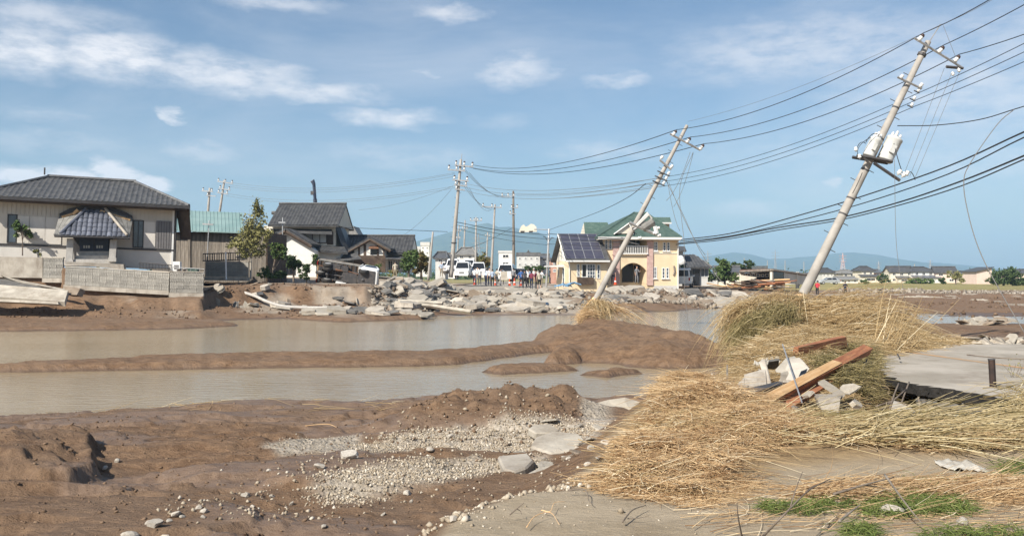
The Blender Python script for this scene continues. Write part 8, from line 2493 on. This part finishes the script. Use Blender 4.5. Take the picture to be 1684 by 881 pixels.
timber('red brown timber lying directly under the long pale split one', put(1296, 668, 11.6), put(1400, 604, 14.2), .17, .12, 'wood_red', .3)
timber('short red brown board end poking out below the long split timber', put(1270, 668, 11.5), put(1318, 646, 12.3), .16, .10, 'wood_red', .1)
timber('red brown board beneath the grey sheet at the top of the heap', put(1308, 590, 15.0, .10), put(1388, 572, 16.2, .12), .10, .20, 'wood_red', .1)
timber('pale split stick standing out left of the concrete blocks', put(1252, 610, 13.4), put(1264, 642, 12.6), .08, .05, 'wood_old')
timber('thin pale lath lying on straw in front of the right reeds', put(1330, 735, 8.9), put(1480, 778, 7.9), .03, .02, 'wood_fresh')
timber('pale broken stick at the left foot of the straw on sand', put(1100, 800, 7.4), put(1178, 786, 7.8), .03, .02, 'wood_fresh')
timber('orange splintered board behind the foot of the nearest pole', put(1284, 497, 25.4), put(1318, 486, 25.8), .34, .10, 'wood_fresh')
tag(MB().prism([at(1288, 574, 15.6), at(1320, 579, 15.2), at(1394, 567, 16.2), at(1372, 560, 17.0)], (0, 0, .03)).build('metal_sheet', M['trafo']), 'flat grey sheet lying on the straw at the top of the debris heap', 'sheet')
tag(MB().prism([at(1222, 646, 12.0), at(1236, 652, 11.8), at(1288, 636, 12.4), at(1282, 632, 12.6)], (0, 0, .05)).build('metal_sheet', M['darksteel']), 'dark bent strip under the left end of the long timber', 'sheet')
def block(label, P, h, m='conc', cat='concrete block', name='concrete_block', bev=.015):
    o = MB().prism([at(*p) for p in P], h).build(name, M[m])
    bv = o.modifiers.new('bevel', 'BEVEL'); bv.width = bev; bv.segments = 2; bv.limit_method = 'ANGLE'
    return tag(o, label, cat)
block('square grey concrete plate leaning on the left side of the debris heap', [(1228, 651, 12.2), (1262, 646, 12.3), (1259, 610, 12.75), (1223, 620, 12.7)], (.03, .10, .03))
block('triangular grey plate left of the square leaning one', [(1196, 648, 12.0), (1226, 653, 11.9), (1224, 622, 12.3)], (.03, .08, .02))
block('narrow upright concrete piece right of the square leaning plate', [(1262, 644, 12.4), (1270, 640, 12.4), (1258, 592, 13.0), (1248, 596, 13.0)], (.04, .10, .02))
block('broken channel end with a dark hole in the middle of the debris', [(1287, 634, 12.5), (1316, 626, 12.6), (1332, 606, 12.9), (1322, 594, 13.1), (1304, 597, 13.1), (1296, 618, 12.8)], (.02, .26, .04))
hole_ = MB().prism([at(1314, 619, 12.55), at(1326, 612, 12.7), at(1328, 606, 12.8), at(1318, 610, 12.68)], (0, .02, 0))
ho_ = hole_.build('hole_shade_plate', M['glass_dark']); ho_.parent = [q for q in bpy.data.objects if q.get('label', '').startswith('broken channel end')][0]  # shade inside the channel painted as a near-black plate
block('upper tilted concrete shard above the broken channel end', [(1276, 612, 13.0), (1304, 615, 12.9), (1310, 588, 13.5), (1294, 592, 13.4)], (.03, .16, .02), 'slab_pale')
block('small pale shard under the upper tilted one', [(1283, 629, 12.6), (1300, 622, 12.7), (1296, 612, 12.9), (1284, 616, 12.8)], (.02, .08, .02), 'slab_pale')
blk = block('open topped grey concrete box in front of the long timber', [(1344, 655, 11.5), (1383, 655, 11.4), (1380, 682, 11.2), (1352, 676, 11.3)], (.02, .24, .03))
MB().prism([at(1346, 654.2, 11.52), at(1383, 654.2, 11.42), at(1386, 650, 11.68), at(1350, 650, 11.72)], (0, 0, .012)).build('top_face', M['slab_pale'], blk)
block('slanted white panel behind the open topped concrete box', [(1345, 632, 12.0), (1356, 627, 12.1), (1391, 650, 11.6), (1384, 658, 11.5)], (.02, .08, .03), 'slab_pale')
block('grey slab wedge lying at the mouth of the dark hollow', [(1466, 683, 10.9), (1532, 691, 10.6), (1512, 682, 11.0), (1472, 664, 11.5)], (0, .05, .05))
block('small grey wedge right of the larger one at the hollow', [(1512, 690, 10.7), (1534, 694, 10.5), (1520, 682, 11.0)], (0, .04, .04))
block('flat pale concrete flake among the reeds below the box', [(1284, 700, 10.0), (1322, 704, 9.9), (1316, 692, 10.3), (1290, 690, 10.4)], (0, .02, .04), 'slab_pale')
block('long flat concrete flake under the reeds below the first flake', [(1296, 692, 9.9), (1338, 702, 9.6), (1330, 696, 9.9), (1302, 687, 10.2)], (0, .02, .03))
tag(MB().path([at(1287, 566, 13.6), at(1303, 614, 12.4), at(1319, 662, 11.2)], .010, 5).build('metal_rod', M['steel']), 'thin bent steel rod leaning across the long timber', 'rod')
tag(MB().path([at(1178, 628, 12.8), at(1170, 615, 13.0)], .018, 5).build('plastic_scrap', M['plaster_white']), 'tiny white plastic strip at the left edge of the debris heap', 'scrap')
tag(MB().path([at(1196, 600, 13.4), at(1196, 648, 12.6)], [.012, .02], 5).build('stake', M['wood_old']), 'thin upright stake at the left edge of the debris heap', 'stake')
scatter_local = random.Random(17)
for k, (px, py, Y, s) in enumerate(((1210, 640, 12.4, .22), (1302, 640, 12.2, .26), (1330, 650, 11.7, .20), (1272, 600, 13.6, .26), (1396, 640, 11.9, .22), (1245, 664, 11.4, .2), (1312, 676, 11.0, .24), (1405, 668, 11.2, .18), (1440, 690, 10.6, .2), (1358, 610, 14.0, .2))):
    p = at(px, py, Y)
    o = mesh_obj('concrete_chunk', scatter_local.choice(SL), None, None, (p.x, p.y, max(p.z, H(p.x, p.y) + .03)), (scatter_local.gauss(.3, .5), scatter_local.gauss(0, .5), scatter_local.uniform(0, 6)), (s * 1.2, s, s * 1.0))
    tag(o, ('small chunk at the left foot of the leaning plates', 'chunk under the middle of the long split timber', 'chunk left of the open topped box', 'chunk behind the upper tilted shard', 'chunk right of the slanted panel', 'small chunk in straw below the left timber end', 'chunk in the straw left of the box, lower one', 'small chunk right of the open topped box', 'chunk in straw left of the dark hollow', 'chunk above the long timber near its middle')[k], 'concrete chunk', None, 'thing')
def crumple(label, px, py, Y, w, d, h, seed, m='cloth_pale', cat='plastic sheet', name='plastic_sheet'):
    rg = np.random.default_rng(seed)
    c = at(px, py, Y); n, k = 16, 10
    U, Vv = np.meshgrid(np.linspace(-1, 1, n), np.linspace(-1, 1, k), indexing='ij')
    X = c.x + U * w / 2 * (1 + .4 * fbm(Vv * 2 + seed, U, 2, seed)); Yc = c.y + Vv * d / 2 * (1 + .5 * fbm(U * 2 + seed, Vv, 2, seed + 5))
    Z = np.maximum(height(X, Yc) + .01, c.z - h) + h * np.abs(fbm(U * 2 + seed, Vv * 2, 4, seed + 2)) * 2.4
    V = np.stack([X.ravel(), Yc.ravel(), Z.ravel()], 1)
    i = np.arange(n - 1)[:, None] * k; q = np.arange(k - 1)[None, :]
    Q = np.stack([i + q, i + k + q, i + k + q + 1, i + q + 1], -1).reshape(-1, 4)
    o = mesh_obj(name, np_mesh(name, V, Q, M[m], False))
    so = o.modifiers.new('thick', 'SOLIDIFY'); so.thickness = .006
    return tag(o, label, cat)
M['film'] = mat('dirty_white_film', (0.38, 0.35, 0.30), (0.52, 0.49, 0.43), 8, .6, .004, 20)
crumple('crumpled whitish plastic sheet on sand at the right edge of the reeds', 1580, 778, 7.75, .33, .3, .05, 3, 'film')
crumple('small white scrap of film on the front straw heap', 1200, 762, 8.1, .10, .08, .06, 5, 'film')
crumple('pale flat film scrap on the straw below the debris', 1200, 688, 9.9, .24, .12, .05, 7, 'film')
crumple('pale rag among the straw behind the broken channel', 1262, 590, 14.6, .4, .3, .18, 9, 'film')
crumple('whitish rag at the upper left of the debris heap', 1185, 640, 12.9, .3, .25, .18, 11, 'film')
crumple('grey white rag in the straw right of the pole heap', 1372, 590, 15.2, .22, .16, .12, 12, 'film')
for k, (px, py, r) in enumerate(((1470, 842, 20), (1580, 856, 14), (1436, 846, 6), (1380, 826, 9))):
    x, y = gp(px, py, .72); s = r * y / F
    o = mesh_obj('stone', rg_.choice(ST), None, None, (x, y, H(x, y) + s * .3), (.2, .1, k), (s * 1.2, s * .9, s * .7))
    tag(o, ('pale lumpy stone among green weed at the lower right', 'brownish rounded stone on sand right of the weed', 'small stone left of the lumpy pale one in the weed', 'stone under the straw strip on the sand')[k], 'stone')
# twigs and branches on the sand
def branch(label, pts, r0, z0=.72, m='bark', sub=()):
    def w3(p):
        px, py, lf = p
        x, y = gp(px, py, z0 + lf)
        return Vector((x, y, z0 + lf))
    P = bez([w3(p) for p in pts], 18)
    root = empty('branch', P[0], label=label, cat='branch')
    MB().path([p - P[0] for p in P], list(np.linspace(r0, r0 * .35, len(P))), 6).build('main_stem', M[m], root, True)
    for s in sub:
        Q_ = bez([w3(p) for p in s], 10)
        MB().path([p - P[0] for p in Q_], list(np.linspace(r0 * .6, r0 * .2, len(Q_))), 5).build('side_twig', M[m], root, True)
branch('dark crooked twig lying on sand below the tip of the straw heap', [(935, 806, .02), (955, 804, .03), (965, 808, .03), (968, 822, .02), (974, 828, .02)], .006)
branch('short brown stick on the sand at the lower middle', [(1024, 857, .02), (1040, 838, .04), (1062, 830, .03)], .007)
branch('dark thin twig right of the short brown stick', [(1032, 852, .01), (1050, 851, .02), (1068, 847, .03)], .004)
branch('black forked twig on the left tip of the sand', [(838, 846, .02), (850, 836, .06), (862, 826, .10)], .005, sub=([(850, 836, .06), (856, 840, .03), (858, 846, .02)],))
branch('long bare twig arching over the sand in front of the weed', [(1255, 881, .05), (1285, 850, .22), (1330, 806, .30), (1365, 787, .25)], .008, sub=([(1300, 832, .26), (1310, 800, .35), (1320, 775, .35)], [(1325, 808, .30), (1345, 796, .28), (1390, 786, .2)]))
branch('thin upright twig at the bottom edge left of the arching one', [(1220, 881, .05), (1214, 850, .2), (1212, 826, .3)], .006)
branch('brown stick pointing into the green weed', [(1380, 857, .03), (1398, 842, .05), (1415, 829, .06)], .011, m='wood_old')
branch('pale stick slanting across the right weed patch', [(1455, 780, .25), (1490, 828, .14), (1518, 862, .03)], .009, m='wood_old')
branch('dry brown branch lying over the straw strip on the sand', [(1370, 812, .08), (1420, 797, .14), (1470, 784, .16)], .011, sub=([(1420, 797, .14), (1445, 800, .1), (1465, 806, .08)],))
branch('pale curled root strand on the tip of the sand', [(866, 866, .01), (880, 848, .03), (905, 842, .03), (920, 862, .01)], .0035, m='wood_fresh')
branch('wavy pale strand on the sand near the curled root', [(890, 838, .02), (905, 840, .02), (912, 826, .03), (930, 824, .02)], .0035, m='wood_fresh')
branch('pale dry stalk with a fork on the left mud near the water', [(350, 676, .0), (362, 682, .0), (430, 684, .0)], .008, .28, 'wood_fresh', ([(358, 682, .0), (362, 674, .05), (363, 670, .1)],))
branch('thin pale stalks lying on the mud above the gravel spur', [(446, 712, .0), (480, 712, .01), (515, 716, .0)], .007, .3, 'wood_fresh')
branch('second pale stalk tangle on the mud left of the brown mound', [(500, 700, .0), (540, 697, .02), (562, 708, .0)], .007, .3, 'wood_fresh')
# ------------------------------------------------------------------ haze
hz = MB()
hz.box(-5600, 5600, -300, 6300, -6, 285)
hm = bpy.data.materials.new('air_haze')
hm.use_nodes = True
hm.node_tree.nodes.clear()
ho = hm.node_tree.nodes.new('ShaderNodeOutputMaterial')
hv = hm.node_tree.nodes.new('ShaderNodeVolumePrincipled')
hv.inputs['Color'].default_value = (0.43, 0.67, 0.97, 1)
hv.inputs['Density'].default_value = HAZE_DENSITY
hv.inputs['Anisotropy'].default_value = 0.0
hm.node_tree.links.new(hv.outputs[0], ho.inputs['Volume'])
hz.build('haze', hm)['kind'] = 'stuff'

# everything with a category is a thing of its own
for o in SC.objects:
    if o.parent is None and o.get('category') and not o.get('kind'):
        o['kind'] = 'thing'
